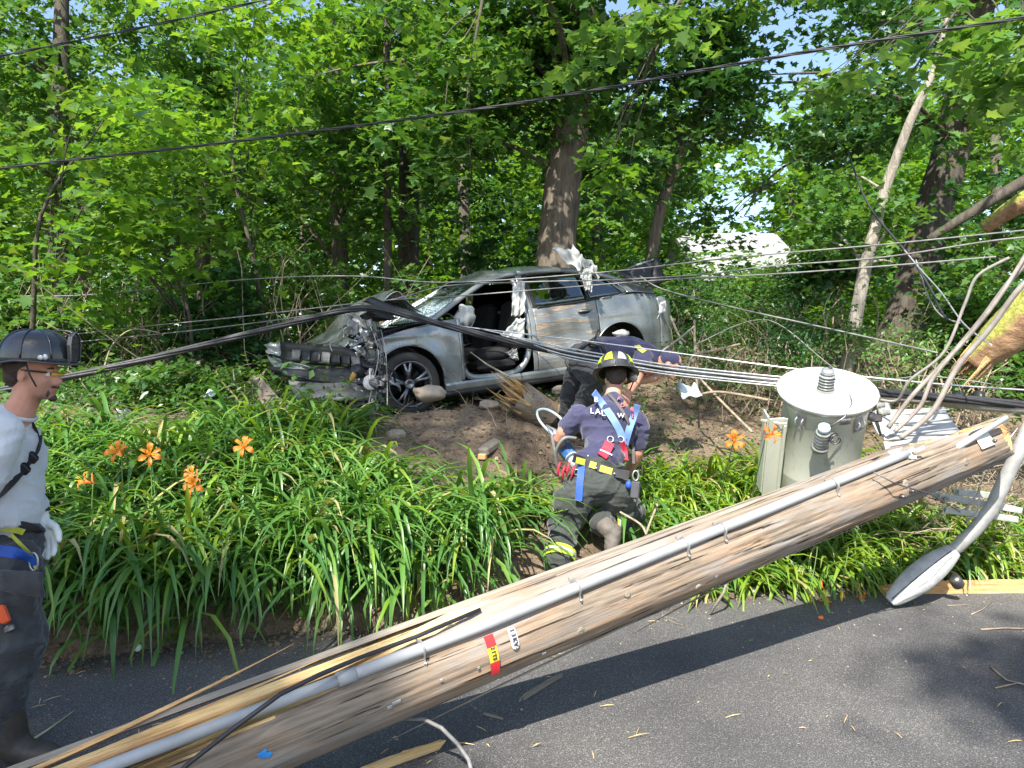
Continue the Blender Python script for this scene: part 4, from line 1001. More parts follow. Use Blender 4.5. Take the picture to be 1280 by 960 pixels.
MB().tube([hd(t, 1.05 + .1 * sin(t * 9), 1.004) for t in np.linspace(.1, .85, 14)], .0025, 5).build('housing_crack', DKSTEEL, sl)
mb = MB(); q = hd(.35, -pi / 2); mb.ell(q + hx * .02 - hn * .02, (.09, .09, .05), n=18); mb.build('lens', pm('milky_lens', (.5, .52, .52), .15, coat=.6), sl)
mb = MB(); mb.lathe([(.036, 0), (.04, .03), (.04, .075), (.03, .085)], P(1192, 722, 5.16), (.5, .2, -.6), 20); mb.build('photocell', DKSTEEL, sl)
# mounting bracket of the arm
br = empty('mounting_bracket', P(1225, 640, 5.3), 'galvanised channel bracket hanging under the pole beside the street light arm', 'bracket')
GAL = pm('painted_bracket', (.52, .53, .49), .5, .2, col2=(.33, .34, .30), nscale=9)
d_ = (P(1270, 640, 5.25) - P(1172, 618, 5.15)).normalized(); F_ = frame(d_)
for (a_, b_, wd_) in (((1170, 622, 5.15), (1272, 640, 5.28), .075), ((1180, 640, 5.05), (1270, 652, 5.2), .035), ((1195, 618, 5.3), (1240, 622, 5.4), .05)):
    pa, pb = P(*a_), P(*b_); mb = MB(); F2 = frame(pb - pa); L = (pb - pa).length
    mb.box((pa + pb) / 2, (wd_, .010, L), F2, bev=.002); mb.box((pa + pb) / 2 + F2 @ Vector((wd_ / 2 - .005, .018, 0)), (.010, .036, L), F2, bev=.002); mb.box((pa + pb) / 2 - F2 @ Vector((wd_ / 2 - .005, -.018, 0)), (.010, .036, L), F2, bev=.002)
    mb.build('channel', GAL, br)
mb = MB(); mb.lathe([(.02, 0), (.02, .014)], P(1182, 624, 5.1), (0, -1, .1), 6, sm=False); mb.build('nut', DKSTEEL, br)
MB().tube([P(1205, 640, 5.1), P(1225, 610, 5.1), P(1222, 640, 5.0), P(1208, 652, 5.05)], .007, 6).build('hook', GAL, br)
MB().tube([P(1222, 612, 5.0), P(1245, 570, 4.95), P(1272, 535, 4.9)], .0035, 6).build('wire', ALU, br)

# ---------------------------------------------------------------- boards, sticks and slivers lying on the road
def plank(name, label, a_, b_, wd_, th_, mat_, seed, cat='board', jag=True):
    A, B = Vector(a_), Vector(b_); F2 = frame(B - A); L = (B - A).length; n = 14; vs = []; rg = random.Random(seed)
    M = Matrix((( (B - A).normalized()), F2 @ Vector((0, 1, 0)), F2 @ Vector((1, 0, 0)))).transposed().to_4x4(); M.translation = A
    e = empty(name, A, label, cat, mat=M); mb = MB(); nr = 6
    for k in range(n + 1):
        t = k / n
        for i, (y, z) in enumerate(((-.5, -.3), (-.5, .3), (-.2, .5), (.25, .46), (.5, .25), (.5, -.3))):
            j = (rg.uniform(-.03, .03) if 0 < k < n else rg.uniform(-.10, .02)) * (1 if k else -1); sc = 1 if not jag else (.35 + .65 * min(1, t * 6, (1 - t) * 4 + .1))
            vs.append((L * t + (j if jag else 0), (y + rg.uniform(-.04, .04)) * wd_ * (sc if y > 0 else 1), (z + rg.uniform(-.05, .05)) * th_))
    fs = [(k * nr + i, k * nr + (i + 1) % nr, k * nr + nr + (i + 1) % nr, k * nr + nr + i) for k in range(n) for i in range(nr)]
    fs += [tuple(range(nr - 1, -1, -1)), tuple(n * nr + i for i in range(nr))]
    mb.add(vs, fs, 0, False); mb.build('wood', mat_, e, local=True); return e
def R0(px, py, z=.02):                                     # point on the road plane
    d = (1.65 - z) / max((py - 450) / FPX, .01); q = P(px, py, d)
    for _ in range(3): q = P(px, py, q.y * (1.65 - z) / (1.65 - q.z))
    return q
plank('broken_board', 'long tan broken board lying flat on the road edge by the street light', R0(1098, 737, .03), R0(1330, 735, .03), .12, .04, FRESHO, 1)
plank('wood_sliver', 'yellow wood splinter lying under the pole at the bottom edge', R0(436, 972, .015), R0(552, 929, .02), .045, .022, FRESH, 2, 'splinter')
plank('wood_sliver', 'grey wood splinter lying in the shadow of the pole', R0(648, 876, .012), R0(704, 842, .012), .03, .014, GREYW, 3, 'splinter')
plank('wood_sliver', 'small dark bark chip on the road beside the lone grey splinter', R0(606, 892, .01), R0(628, 898, .01), .012, .006, GREYW, 13, 'splinter')
def stick(label, pts_, r0=.004, mat_=TWIG, name='twig', cat='twig'):
    return MB().tube(pts_, [lerp(r0, r0 * .5, i / (len(pts_) - 1)) for i in range(len(pts_))], 6).build(name, mat_, None, label, cat)
SPL = []
rg = random.Random(5)
mb = MB()
for k in range(46):
    q = R0(rg.uniform(30, 760), rg.uniform(800, 955), .008) if k % 3 else R0(rg.uniform(700, 1270), rg.uniform(770, 950), .008); a_ = rg.gauss(.5, .7); L_ = rg.uniform(.02, .10); dv = Vector((cos(a_), sin(a_), rg.uniform(0, .08))) * L_
    mb.tube([q, q + dv * .5 + Vector((0, 0, .003)), q + dv], [.0012, .0022, .0006], 4, sm=False)
mb.build('wood_slivers', FRESH, None, 'scattered pale wood slivers and straws on the asphalt', None, None, 'stuff')
stick('pale stalk lying on the shaded road near the standing man', [R0(40, 925, .006), R0(60, 912, .012), R0(92, 889, .006)], .0055, pm('pale_stalk', (.55, .55, .33), .7), 'stalk', 'stalk')
stick('short pale stalk near the puddle of sun at lower left', [R0(-6, 938, .006), R0(12, 930, .006)], .006, pm('pale_stalk2', (.5, .5, .3), .7), 'stalk', 'stalk')
stick('forked twig at the right edge of the road', [R0(1238, 834, .006), R0(1258, 850, .01), R0(1290, 858, .008)], .006)
stick('forked twig branch lying below the right edge board', [R0(1244, 860, .006), R0(1262, 856, .01), R0(1275, 853, .008)], .005)
stick('thin straw coloured twig parallel to the long board', [R0(1226, 787, .006), R0(1255, 785, .01), R0(1292, 786, .006)], .006)
stick('thin straw on the road just below the long board', [R0(1184, 757, .005), R0(1212, 756, .006)], .0045)
stick('crooked straw pair left of the thin twig', [R0(1214, 768, .005), R0(1228, 762, .01), R0(1240, 752, .006)], .004)
wr = [P(486, 905, 3.1), P(505, 898, 3.05), P(530, 899, 3.0), P(552, 910, 2.98), P(572, 930, 2.95), P(586, 950, 2.9), P(592, 975, 2.85)]
MB().tube(wr, .0085, 8).build('bent_cable', CABLEG, None, 'bent grey cable end curling below the pole at the bottom', 'cable')
MB().lathe([(.05, 0), (.055, .02), (.045, .05), (.02, .06), (.0001, .055)], R0(942, 744, .0), (0, 0, 1), 12).build('black_cap', RUBBER, None, 'small black rubber cap on the road edge under the pole', 'cap')
MB().tube([P(912, 715, 4.9), P(905, 740, 4.9), R0(888, 766, .02)], .010, 6).build('short_stake', GREYW, None, 'thin grey stake leaning under the middle of the pole', 'stake')
MB().ell(R0(1026, 772, .01), (.020, .017, .012), n=10, m=6, noise=.3).build('orange_petal', pm('petal_orange', (.85, .22, .04), .5), None, 'crumpled orange petal lying alone on the sunny road', 'petal')
MB().ell(R0(915, 745, .02), (.03, .025, .02), n=10, m=6, noise=.5).build('stone', SOIL, None, 'little dark stone on the road edge left of the black cap', 'stone')

# ---------------------------------------------------------------- overhead and fallen lines
def smooth_path(pts, n=8):
    pts = [Vector(p) for p in pts]; out = []
    for k in range(len(pts) - 1):
        p0 = pts[max(k - 1, 0)]; p1 = pts[k]; p2 = pts[k + 1]; p3 = pts[min(k + 2, len(pts) - 1)]
        for j in range(n):
            t = j / n; out.append(.5 * ((2 * p1) + (p2 - p0) * t + (2 * p0 - 5 * p1 + 4 * p2 - p3) * t * t + (3 * p1 - p0 - 3 * p2 + p3) * t ** 3))
    out.append(pts[-1]); return out
def line(name, label, pts_, r, mat_, twist=0, cat='cable', nstr=3, group=None):
    path = smooth_path([P(*q) for q in pts_])
    if not twist:
        return MB().tube(path, r, 8).build(name, mat_, None, label, cat, group)
    e = empty(name, path[0], label, cat, group); L = 0; path2 = []
    for k in range(len(path) - 1):
        for j in range(6): path2.append(path[k].lerp(path[k + 1], j / 6))
    path2.append(path[-1])
    for s_ in range(nstr):
        mb = MB(); pp = []; L = 0
        for k, q in enumerate(path2):
            if k: L += (q - path2[k - 1]).length
            a_ = 2 * pi * s_ / nstr + L * twist; t = (path2[min(k + 1, len(path2) - 1)] - path2[max(k - 1, 0)]).normalized(); x = Vector((0, 0, 1)).cross(t).normalized(); y = t.cross(x)
            pp.append(q + x * cos(a_) * r * .55 + y * sin(a_) * r * .55)
        mb.tube(pp, r * .5, 6).build('strand', mat_ if s_ or not isinstance(mat_, (list, tuple)) else mat_[0], e)
    return e
line('overhead_cable', 'twisted overhead cable crossing the whole view high above the car', [(-40, 220, 7.6), (20, 208, 7.3), (300, 176, 6.8), (640, 130, 6.2), (960, 73, 5.7), (1280, 22, 5.3), (1340, 12, 5.2)], .0125, CABLE, 9, nstr=3)
line('overhead_cable', 'thin overhead cable crossing only the upper left corner', [(-60, 84, 7.4), (0, 70, 7.2), (160, 38, 7.0), (330, 0, 6.8), (420, -22, 6.7)], .012, CABLE, 9, nstr=2)
line('fallen_wire', 'topmost of the three bright wires running from the car roof to the right edge', [(1340, 282, 5.0), (1240, 292, 5.3), (1100, 306, 5.9), (960, 318, 6.6), (880, 326, 7.2), (745, 341, 8.0), (560, 353, 8.1), (440, 345, 8.3), (300, 350, 8.8), (120, 368, 9.0), (20, 370, 9.2)], .0062, CABLEG)
line('fallen_wire', 'middle of the three bright wires running from the car roof to the right edge', [(1340, 292, 5.0), (1240, 301, 5.3), (1100, 322, 5.9), (960, 333, 6.6), (880, 343, 7.2), (760, 350, 8.0), (672, 352, 8.1), (560, 357, 8.1), (500, 372, 8.0), (400, 392, 8.1), (250, 412, 8.4), (90, 428, 8.8)], .0062, CABLEG)
line('fallen_wire', 'lowest of the three bright wires running from the car roof to the right edge', [(1245, 321, 5.3), (1100, 333, 5.9), (960, 343, 6.6), (840, 349, 7.4), (685, 361, 8.0), (560, 371, 8.1), (475, 376, 8.0), (300, 396, 8.2), (180, 408, 8.5), (75, 420, 8.8)], .0062, CABLEG)
line('cable_bundle', 'thick black cable bundle draped over the bonnet and past the car doors', [(-60, 500, 6.6), (30, 482, 6.7), (90, 470, 6.9), (180, 450, 7.1), (300, 420, 7.4), (380, 400, 7.5), (430, 388, 7.55), (470, 386, 7.6), (520, 397, 7.6), (600, 418, 7.4), (700, 440, 6.9), (790, 456, 6.3), (850, 465, 6.0), (975, 478, 5.6), (1090, 490, 5.6), (1180, 497, 5.7), (1340, 512, 5.6)], .034, CABLE, 2.2, nstr=5)
line('fallen_wire', 'bright slack wire just above the silver run of the bundle', [(540, 402, 7.7), (600, 411, 7.4), (730, 426, 6.7), (880, 446, 6.0), (1000, 462, 5.7), (1110, 474, 5.5), (1200, 482, 5.4), (1320, 490, 5.3)], .0065, ALU)
for k, (dy, r) in enumerate(((-6, .006), (-2, .007), (3, .007), (6, .006))):
    line('bare_wire', 'bare aluminium wire %s the cable bundle behind the kneeling man' % ['riding above', 'lying on top of', 'running along the front of', 'running along the underside of'][k], [(600 + k * 20, 417 + dy, 7.30), (700, 439 + dy, 6.80), (790, 455 + dy, 6.22), (850, 464 + dy, 5.92), (975, 477 + dy, 5.5), (1060, 484 + dy, 5.4)], r, ALU)
line('fallen_wire', 'dark wire sloping down from the car tail towards the rising cables', [(800, 345, 8.6), (830, 362, 8.2), (920, 385, 7.4), (1010, 405, 6.8), (1100, 425, 6.2), (1172, 441, 5.8)], .007, CABLEG)
line('vine', 'pale curving dead vine among the weeds right of the man\'s helmet', [(128, 468, 8.2), (140, 432, 8.3), (165, 412, 8.4), (200, 416, 8.5)], .008, TWIG, cat='vine')
rc = [((1118, 540, 5.0), (1150, 508, 4.95), (1168, 470, 4.9), (1215, 415, 4.8), (1250, 370, 4.7), (1300, 290, 4.6)),
      ((1110, 535, 5.05), (1140, 495, 5.0), (1185, 448, 4.9), (1226, 400, 4.8), (1262, 352, 4.7), (1310, 300, 4.6)),
      ((1125, 548, 4.9), (1165, 515, 4.85), (1196, 460, 4.8), (1238, 410, 4.7), (1275, 360, 4.6), (1320, 320, 4.5)),
      ((1100, 500, 5.2), (1122, 500, 5.1), (1138, 475, 5.0), (1180, 440, 4.9), (1206, 380, 4.85), (1222, 345, 4.8), (1262, 322, 4.7))]
for k, q in enumerate(rc):
    line('service_cable', '%s grey service cable rising beside the transformer to the right edge' % ['uppermost', 'second highest', 'lowest and thickest', 'thin kinked'][k], list(q), [.013, .015, .017, .010][k], pm('taupe_cable_%d' % k, (.36 - .03 * k, .32 - .02 * k, .29 - .02 * k), .6, col2=(.2, .17, .15), nscale=10))
line('fallen_wire', 'black wire hanging diagonally in front of the pale leaning trunk', [(1060, 190, 7.5), (1085, 255, 7.0), (1130, 312, 6.5), (1158, 352, 6.2), (1176, 388, 5.9), (1185, 400, 5.8)], .009, CABLE)
line('fallen_wire', 'pale frayed wire from the diagonal black wire down to the cables', [(1130, 312, 6.4), (1150, 336, 6.2), (1176, 365, 5.9), (1205, 405, 5.5), (1240, 432, 5.2)], .006, ALU)
line('fallen_wire', 'slack dark loop below the diagonal black wire', [(1145, 325, 6.4), (1160, 370, 6.2), (1176, 394, 6.0), (1200, 404, 5.8)], .006, CABLEG)
line('fallen_wire', 'thin wire crossing low from the bundle to the mossy log', [(870, 430, 6.8), (960, 400, 7.2), (1060, 470, 6.3), (1160, 470, 5.9), (1240, 480, 5.7)], .004, CABLEG)
# cross member and crushed metal box behind the transformer
cb = empty('cross_member', P(1200, 500, 5.7), 'round grey steel spar lying level behind the upper end of the pole', 'steel spar')
MB().tube([P(1085, 492, 5.9), P(1180, 501, 5.8), P(1340, 516, 5.6)], [.045, .05, .052], 14).build('tube', pm('spar_grey', (.40, .37, .34), .55, .3, col2=(.24, .22, .2)), cb)
for px in (1196, 1222): MB().tube([P(px - 3, 497, 5.78), P(px + 4, 498, 5.78)], .056, 14).build('band', RUBBER, cb)
bx = empty('metal_box', P(1155, 540, 5.6), 'crushed pale grey metal box with ribs behind the transformer', 'metal box')
SHEET = pm('pale_sheet_metal', (.55, .55, .53), .4, .35, col2=(.38, .38, .37), nscale=7)
def quad_sheet(pts4, mat_, parent, name, th_=.006, nu_=8, nv_=6, wob=.02, seed=0, label=None, mi=0):
    A, B, C_, D_ = [Vector(q) for q in pts4]; nrm = (B - A).cross(D_ - A).normalized()
    mb = MB(); mb.grid(lambda u, v_: (A.lerp(B, u)).lerp(D_.lerp(C_, u), v_) + nrm * wob * mnoise.noise(Vector((u * 2.3 + seed, v_ * 2.3, seed * .7))), nu_, nv_)
    return mb.build(name, mat_, parent, label=label, solid=th_)
quad_sheet([P(1092, 515, 5.3), P(1180, 508, 5.5), P(1200, 542, 5.35), P(1105, 552, 5.1)], SHEET, bx, 'top_panel', seed=2)
quad_sheet([P(1105, 552, 5.1), P(1200, 542, 5.35), P(1200, 568, 5.35), P(1108, 575, 5.1)], SHEET, bx, 'side_panel', seed=3)
quad_sheet([P(1085, 520, 5.35), P(1110, 500, 5.6), P(1118, 530, 5.4), P(1100, 545, 5.2)], SHEET, bx, 'flap', seed=5)
for k in range(3): MB().tube([P(1104 + k * 4, 520 + k * 12, 5.3 - k * .08), P(1186 + k * 5, 512 + k * 12, 5.45 - k * .08)], .008, 6).build('rib', SHEET, bx)
# ---------------------------------------------------------------- the wrecked car
m, t, b = nodes('car_paint'); v = coords(t)
f = nz(t, v, 3.0, 4); sc_ = nz(t, coords(t, (1.2, 6, 14)), 7, 5, .75, .8)
c = ramp(t, f, [(.3, (.22, .235, .235)), (.7, (.27, .288, .288))])
dirt = ramp(t, nz(t, v, 5, 6, .7), [(.60, (0, 0, 0)), (.80, (.5, .5, .5))])
c = mix(t, dirt, c, (.20, .17, .13))
t.links.new(c, b.inputs['Base Color']); b.inputs['Metallic'].default_value = .4
t.links.new(ramp(t, nz(t, v, 9, 5), [(.3, (.20, .20, .20)), (.7, (.38, .38, .38))]), b.inputs['Roughness'])
b.inputs['Coat Weight'].default_value = .8; b.inputs['Coat Roughness'].default_value = .10
bump(t, b, nz(t, v, 4.5, 2), .25, .02); PAINT = m
m, t, b = nodes('scraped_car_paint'); v = coords(t)
c = ramp(t, nz(t, v, 3.0, 4), [(.3, (.22, .235, .235)), (.7, (.27, .288, .288))])
scr = nz(t, coords(t, (1.0, 1, 7)), 3.2, 6, .7, .6)
c = mix(t, ramp(t, scr, [(.50, (0, 0, 0)), (.58, (1, 1, 1))]), c, ramp(t, nz(t, coords(t, (1, 1, 9)), 12, 5, .7), [(.35, (.20, .13, .07)), (.5, (.44, .30, .18)), (.65, (.55, .50, .42))]))
t.links.new(c, b.inputs['Base Color']); b.inputs['Metallic'].default_value = .4; b.inputs['Roughness'].default_value = .35; b.inputs['Coat Weight'].default_value = .5
bump(t, b, scr, .35, .03); SCRAPE = m
BLKP = pm('black_trim', (.022, .022, .024), .45, col2=(.012, .012, .013), nscale=8, bstr=.1)
INTR = pm('dark_interior', (.014, .014, .015), .85, col2=(.008, .008, .008), nscale=8)
CLOTH = pm('airbag_cloth', (.46, .47, .45), .9, col2=(.32, .33, .32), nscale=7, bscale=30, bstr=.4)
TYRE = pm('tyre_rubber', (.03, .03, .03), .8, col2=(.06, .052, .042), nscale=7, bscale=60, bstr=.3)
RIM = pm('alloy_rim', (.30, .30, .31), .32, .85, col2=(.20, .20, .21), nscale=8)
RIMD = pm('dark_alloy', (.05, .05, .055), .4, .6)
CHROME = pm('bright_trim', (.75, .75, .76), .15, 1.0, bstr=0)
JUNK = pm('torn_light_metal', (.55, .53, .50), .45, .5, col2=(.3, .28, .26), nscale=22, bstr=.3)
PLAST = pm('grey_plastic', (.16, .16, .16), .6, col2=(.09, .09, .09), nscale=12)
TAIL = pm('tail_lamp_white', (.72, .72, .70), .3, col2=(.6, .55, .55)); AMBER = pm('amber_plastic', (.42, .24, .05), .35)
def glass(name, tint, a_=.35, rough=.03, crack=False):
    m, t, b = nodes(name); t.nodes.remove(b); out = t.nodes['Material Output']
    gl = N(t, 'ShaderNodeBsdfGlossy'); gl.inputs['Roughness'].default_value = rough; gl.inputs[0].default_value = (.9, .95, 1, 1)
    tr = N(t, 'ShaderNodeBsdfTransparent'); tr.inputs[0].default_value = (*tint, 1)
    fr = N(t, 'ShaderNodeFresnel'); fr.inputs[0].default_value = 1.6
    ad = N(t, 'ShaderNodeMath', operation='ADD', use_clamp=True); t.links.new(fr.outputs[0], ad.inputs[0]); ad.inputs[1].default_value = a_
    ms = N(t, 'ShaderNodeMixShader'); t.links.new(ad.outputs[0], ms.inputs[0]); t.links.new(tr.outputs[0], ms.inputs[1]); t.links.new(gl.outputs[0], ms.inputs[2])
    last = ms.outputs[0]
    if crack:
        v = coords(t); vo = N(t, 'ShaderNodeTexVoronoi', feature='DISTANCE_TO_EDGE'); vo.inputs['Scale'].default_value = 26; t.links.new(v, vo.inputs['Vector'])
        pt = N(t, 'ShaderNodeAttribute', attribute_name='shatter')
        df = N(t, 'ShaderNodeBsdfDiffuse'); df.inputs[0].default_value = (.62, .78, .84, 1)
        web = ramp(t, vo.outputs['Distance'], [(.0, (1, 1, 1)), (.10, (.25, .25, .25)), (.3, (.10, .10, .10))])
        mm = N(t, 'ShaderNodeMath', operation='MULTIPLY', use_clamp=True); t.links.new(web, mm.inputs[0]); t.links.new(pt.outputs['Fac'], mm.inputs[1])
        m2 = N(t, 'ShaderNodeMixShader'); t.links.new(mm.outputs[0], m2.inputs[0]); t.links.new(last, m2.inputs[1]); t.links.new(df.outputs[0], m2.inputs[2]); last = m2.outputs[0]
        bp = N(t, 'ShaderNodeBump'); bp.inputs['Strength'].default_value = .35; bp.inputs['Distance'].default_value = .02; t.links.new(vo.outputs['Distance'], bp.inputs['Height']); t.links.new(bp.outputs[0], gl.inputs['Normal'])
    t.links.new(last, out.inputs['Surface']); return m
WSG = glass('cracked_windscreen', (.55, .62, .60), .22, .05, True); FARG = glass('cabin_shade_glass', (.05, .06, .05), .05); SIDEG = glass('reflection_tinted_glass', (.42, .62, .46), .10)  # green tint stands in for reflected trees, far glass tint for cabin shade

cx = Vector((-.883, -.469, 0)).normalized(); pit = radians(6.5); cyl = Vector((.469, -.883, 0)).normalized()
CX = (cx * cos(pit) - Vector((0, 0, 1)) * sin(pit)).normalized(); CY = cyl; CZ = CX.cross(CY).normalized()
FL = P(509, 480, 8.0); CO = FL - CY * .80 - CZ * .33
Mc = Matrix((CX, CY, CZ)).transposed().to_4x4(); Mc.translation = CO
car = empty('wrecked_car', CO, 'wrecked grey sedan with torn open front and missing driver door resting on the bank', 'car', mat=Mc)
def C(u, y, z): return CO - CX * u + CY * y + CZ * z
ip = lambda u, xs_, ys_: float(np.interp(u, xs_, ys_))
zb = lambda u: ip(u, [-.9, -.5, 0, .4, 1.4, 2.4, 3.0, 3.65], [.66, .78, .89, .945, .985, 1.03, 1.05, 1.0])
zr = lambda u: ip(u, [.30, .7, 1.08, 1.35, 1.7, 2.1, 2.5, 2.85, 3.15, 3.5], [.955, 1.17, 1.345, 1.40, 1.425, 1.415, 1.355, 1.25, 1.14, 1.05])
yw = lambda u: ip(u, [-.95, -.8, -.5, 0, 2.7, 3.2, 3.5, 3.68, 3.74], [.66, .78, .87, .905, .905, .87, .80, .66, .50])
def sy(u, z):
    k = (z - .62) / .42; y = yw(u) * (1 - .055 * k * k) - .012 * math.exp(-((z - .50) / .07) ** 2) + .010 * math.exp(-((z - .83) / .03) ** 2)
    B_ = zb(u)
    if z > B_: y0 = yw(u) * (1 - .055 * ((B_ - .62) / .42) ** 2); y = y0 - .018 - (z - B_) * .52
    return y
def dent(u, z): return -.05 * math.exp(-((u - 1.9) / .35) ** 2 - ((z - .62) / .14) ** 2) - .02 * mnoise.noise(Vector((u * 2.5, z * 4, 3)))
def us(u0, u1, n): return [lerp(u0, u1, i / n) for i in range(n + 1)]
def panel(name, u0, u1, lo, hi, mat_, side=1, nu_=30, nv_=10, dn=False, label=None, extra=None, solid=.008):
    mb = MB()
    def f(a_, b_):
        u = lerp(u0, u1, a_); z = lerp(lo(u), hi(u), b_); y = sy(u, z) + (dent(u, z) if dn else 0)
        if extra: y += extra(u, z)
        return C(u, side * y, z)
    mb.grid(f, nu_, nv_); return mb.build(name, mat_, car, label=label, solid=solid)
def arch(uc, r=.395, base=.22, zc=.335):
    return lambda u: max(base, zc + sqrt(max(r * r - (u - uc) ** 2, 0))) if abs(u - uc) < r else base
fen_lo = lambda u: arch(0)(u) if u > -.395 else .40 + (-.395 - u) * .6
panel('front_wing', -.62, .60, fen_lo, zb, PAINT, 1, 60, 12, label='left front wing with torn forward edge', extra=lambda u, z: -.10 * max(0, -.3 - u) / .3 - .02 * mnoise.noise(Vector((u * 5, z * 5, 1))))
panel('front_wing', -.80, .60, arch(0), zb, PAINT, -1, 50, 10)
panel('rear_door', 1.545, 2.40, lambda u: arch(2.7, .41, .27)(u), lambda u: zb(u), SCRAPE, 1, 40, 18, True, label='scraped left rear door with a deep dent')
panel('rear_wing', 2.408, 3.35, lambda u: arch(2.7, .395, .30)(u), lambda u: zb(u), PAINT, 1, 60, 14)
for s_ in (1, -1): panel('rear_bumper', 3.356, 3.74, lambda u: .30, lambda u: .99 - .35 * max(0, u - 3.5), PAINT, s_, 12, 12)
panel('rear_bumper', 3.10, 3.352, lambda u: arch(2.7, .395, .28)(u), lambda u: .30 + .0 * u + .02, BLKP, 1, 6, 2)
panel('far_side_door', .61, 1.50, lambda u: .27, zb, PAINT, -1, 20, 8); panel('far_side_door', 1.51, 2.40, arch(2.7, .41, .27), zb, PAINT, -1, 24, 8)
panel('rear_wing', 2.41, 3.35, arch(2.7, .395, .30), zb, PAINT, -1, 40, 8)
mb = MB(); mb.grid(lambda a_, b_: C(3.74 - .02 * (2 * a_ - 1) ** 2, lerp(-.5, .5, a_), lerp(.30, .95, b_)), 10, 6); mb.build('tail_panel', PAINT, car, solid=.01)
# sill and the empty front door opening
panel('sill', .40, 2.30, lambda u: .19, lambda u: .285, PAINT, 1, 30, 3, solid=.03)
panel('sill', .40, 2.30, lambda u: .19, lambda u: .265, PAINT, -1, 10, 2)
panel('sill_trim', .38, 2.32, lambda u: .14, lambda u: .186, BLKP, 1, 20, 2, extra=lambda u, z: .012, solid=.02)
def sidep(pts_, off=0): return [C(u, sy(u, z) + off, z) for u, z in pts_]
def spline2(pts_, n=8):
    return [(q.x, q.y) for q in smooth_path([(a_, b_, 0) for a_, b_ in pts_], n)]
opening = [(.64, .95), (.625, .7), (.63, .45), (.70, .33), (.85, .295), (1.15, .29), (1.32, .33), (1.43, .45), (1.475, .62), (1.485, .85), (1.485, 1.05), (1.475, 1.25), (1.45, 1.345)]
MB().tube(sidep(spline2(opening), -.045), .036, 8, flat=.8).build('door_frame', PAINT, car)
MB().tube(sidep(spline2(opening), -.075), .022, 8).build('door_seal', RUBBER, car)
MB().tube(sidep(spline2([(.62, .95), (.61, .6), (.615, .3)]), -.03), .03, 6).build('hinge_pillar', PAINT, car)
for z in (.42, .82): MB().box(C(.635, .855, z), (.05, .04, .07), Mc.to_3x3(), bev=.008).build('door_hinge', DKSTEEL, car)
# B pillar, A pillar, roof rails
def sheet_side(name, poly_lo, poly_hi, mat_, n=20, nv_=5, side=1, off=0, solid=.012, label=None):
    L0, H0 = spline2(poly_lo, 6), spline2(poly_hi, 6); m_ = len(L0) - 1
    def f(a_, b_):
        i = a_ * m_; k = min(int(i), m_ - 1); q = i - k
        lo = [lerp(L0[k][j], L0[k + 1][j], q) for j in (0, 1)]; hi = [lerp(H0[k][j], H0[k + 1][j], q) for j in (0, 1)]
        u = lerp(lo[0], hi[0], b_); z = lerp(lo[1], hi[1], b_); return C(u, side * (sy(u, z) + off), z)
    mb = MB(); mb.grid(f, n, nv_); return mb.build(name, mat_, car, solid=solid, label=label)
sheet_side('pillar', [(1.485, .28), (1.485, .65), (1.485, .98), (1.475, 1.37)], [(1.54, .28), (1.54, .65), (1.545, .98), (1.56, 1.385)], PAINT)
sheet_side('pillar_trim', [(1.545, .99), (1.555, 1.15), (1.565, 1.36)], [(1.60, .99), (1.61, 1.15), (1.62, 1.37)], BLKP, off=.006)
for s_ in (1, -1):
    MB().tube([C(u, s_ * (sy(u, zr(u) - .01) - .0), zr(u) - .012) for u in us(.30, 1.5, 22)], [.038] * 23, 10, flat=.8).build('front_pillar', PAINT, car)
    MB().tube([C(u, s_ * (sy(u, zr(u) - .01)), zr(u) - .012) for u in us(1.5, 3.3, 24)], [lerp(.036, .03, i / 24) for i in range(25)], 10).build('roof_rail', PAINT, car)
sheet_side('rear_pillar', [(2.86, 1.055), (2.95, 1.07), (3.1, 1.06), (3.35, 1.03)], [(2.60, 1.31), (2.8, 1.265), (3.05, 1.165), (3.35, 1.06)], PAINT, nv_=6)
sheet_side('rear_pillar', [(2.86, 1.055), (2.95, 1.07), (3.1, 1.06), (3.35, 1.03)], [(2.60, 1.31), (2.8, 1.265), (3.05, 1.165), (3.35, 1.06)], PAINT, nv_=6, side=-1)
# side glass and its surrounds
sheet_side('side_window', [(1.60, 1.0), (1.9, 1.01), (2.30, 1.03)], [(1.615, 1.345), (1.9, 1.365), (2.29, 1.345)], SIDEG, off=-.012, solid=.004)
sheet_side('quarter_window', [(2.36, 1.035), (2.6, 1.05), (2.84, 1.075)], [(2.36, 1.335), (2.55, 1.29), (2.86, 1.10)], SIDEG, off=-.012, solid=.004)
for s_ in (-1,):
    sheet_side('side_window', [(.72, 1.0), (1.1, 1.0), (1.48, 1.0)], [(.72, 1.13), (1.12, 1.31), (1.48, 1.36)], FARG, side=-1, off=-.012, solid=.004)  # near-black tint puts the dark of the cabin into the far panes
    sheet_side('side_window', [(1.58, 1.0), (1.9, 1.01), (2.30, 1.03)], [(1.58, 1.365), (1.9, 1.365), (2.29, 1.345)], FARG, side=-1, off=-.012, solid=.004)
surround = [(1.60, .99), (1.95, 1.0), (2.35, 1.025), (2.7, 1.05), (2.86, 1.075), (2.885, 1.10), (2.80, 1.17), (2.55, 1.315), (2.35, 1.365), (2.0, 1.385), (1.62, 1.37)]
MB().tube(sidep(spline2(surround), .004), .013, 6).build('window_trim', BLKP, car)
MB().tube(sidep(spline2([(2.5, 1.032), (2.7, 1.042), (2.87, 1.066), (2.895, 1.10), (2.81, 1.175)]), .014), .008, 6).build('chrome_strip', CHROME, car)
MB().tube(sidep(spline2([(2.33, 1.03), (2.325, 1.2), (2.31, 1.36)]), .0), .018, 6).build('window_divider', BLKP, car)
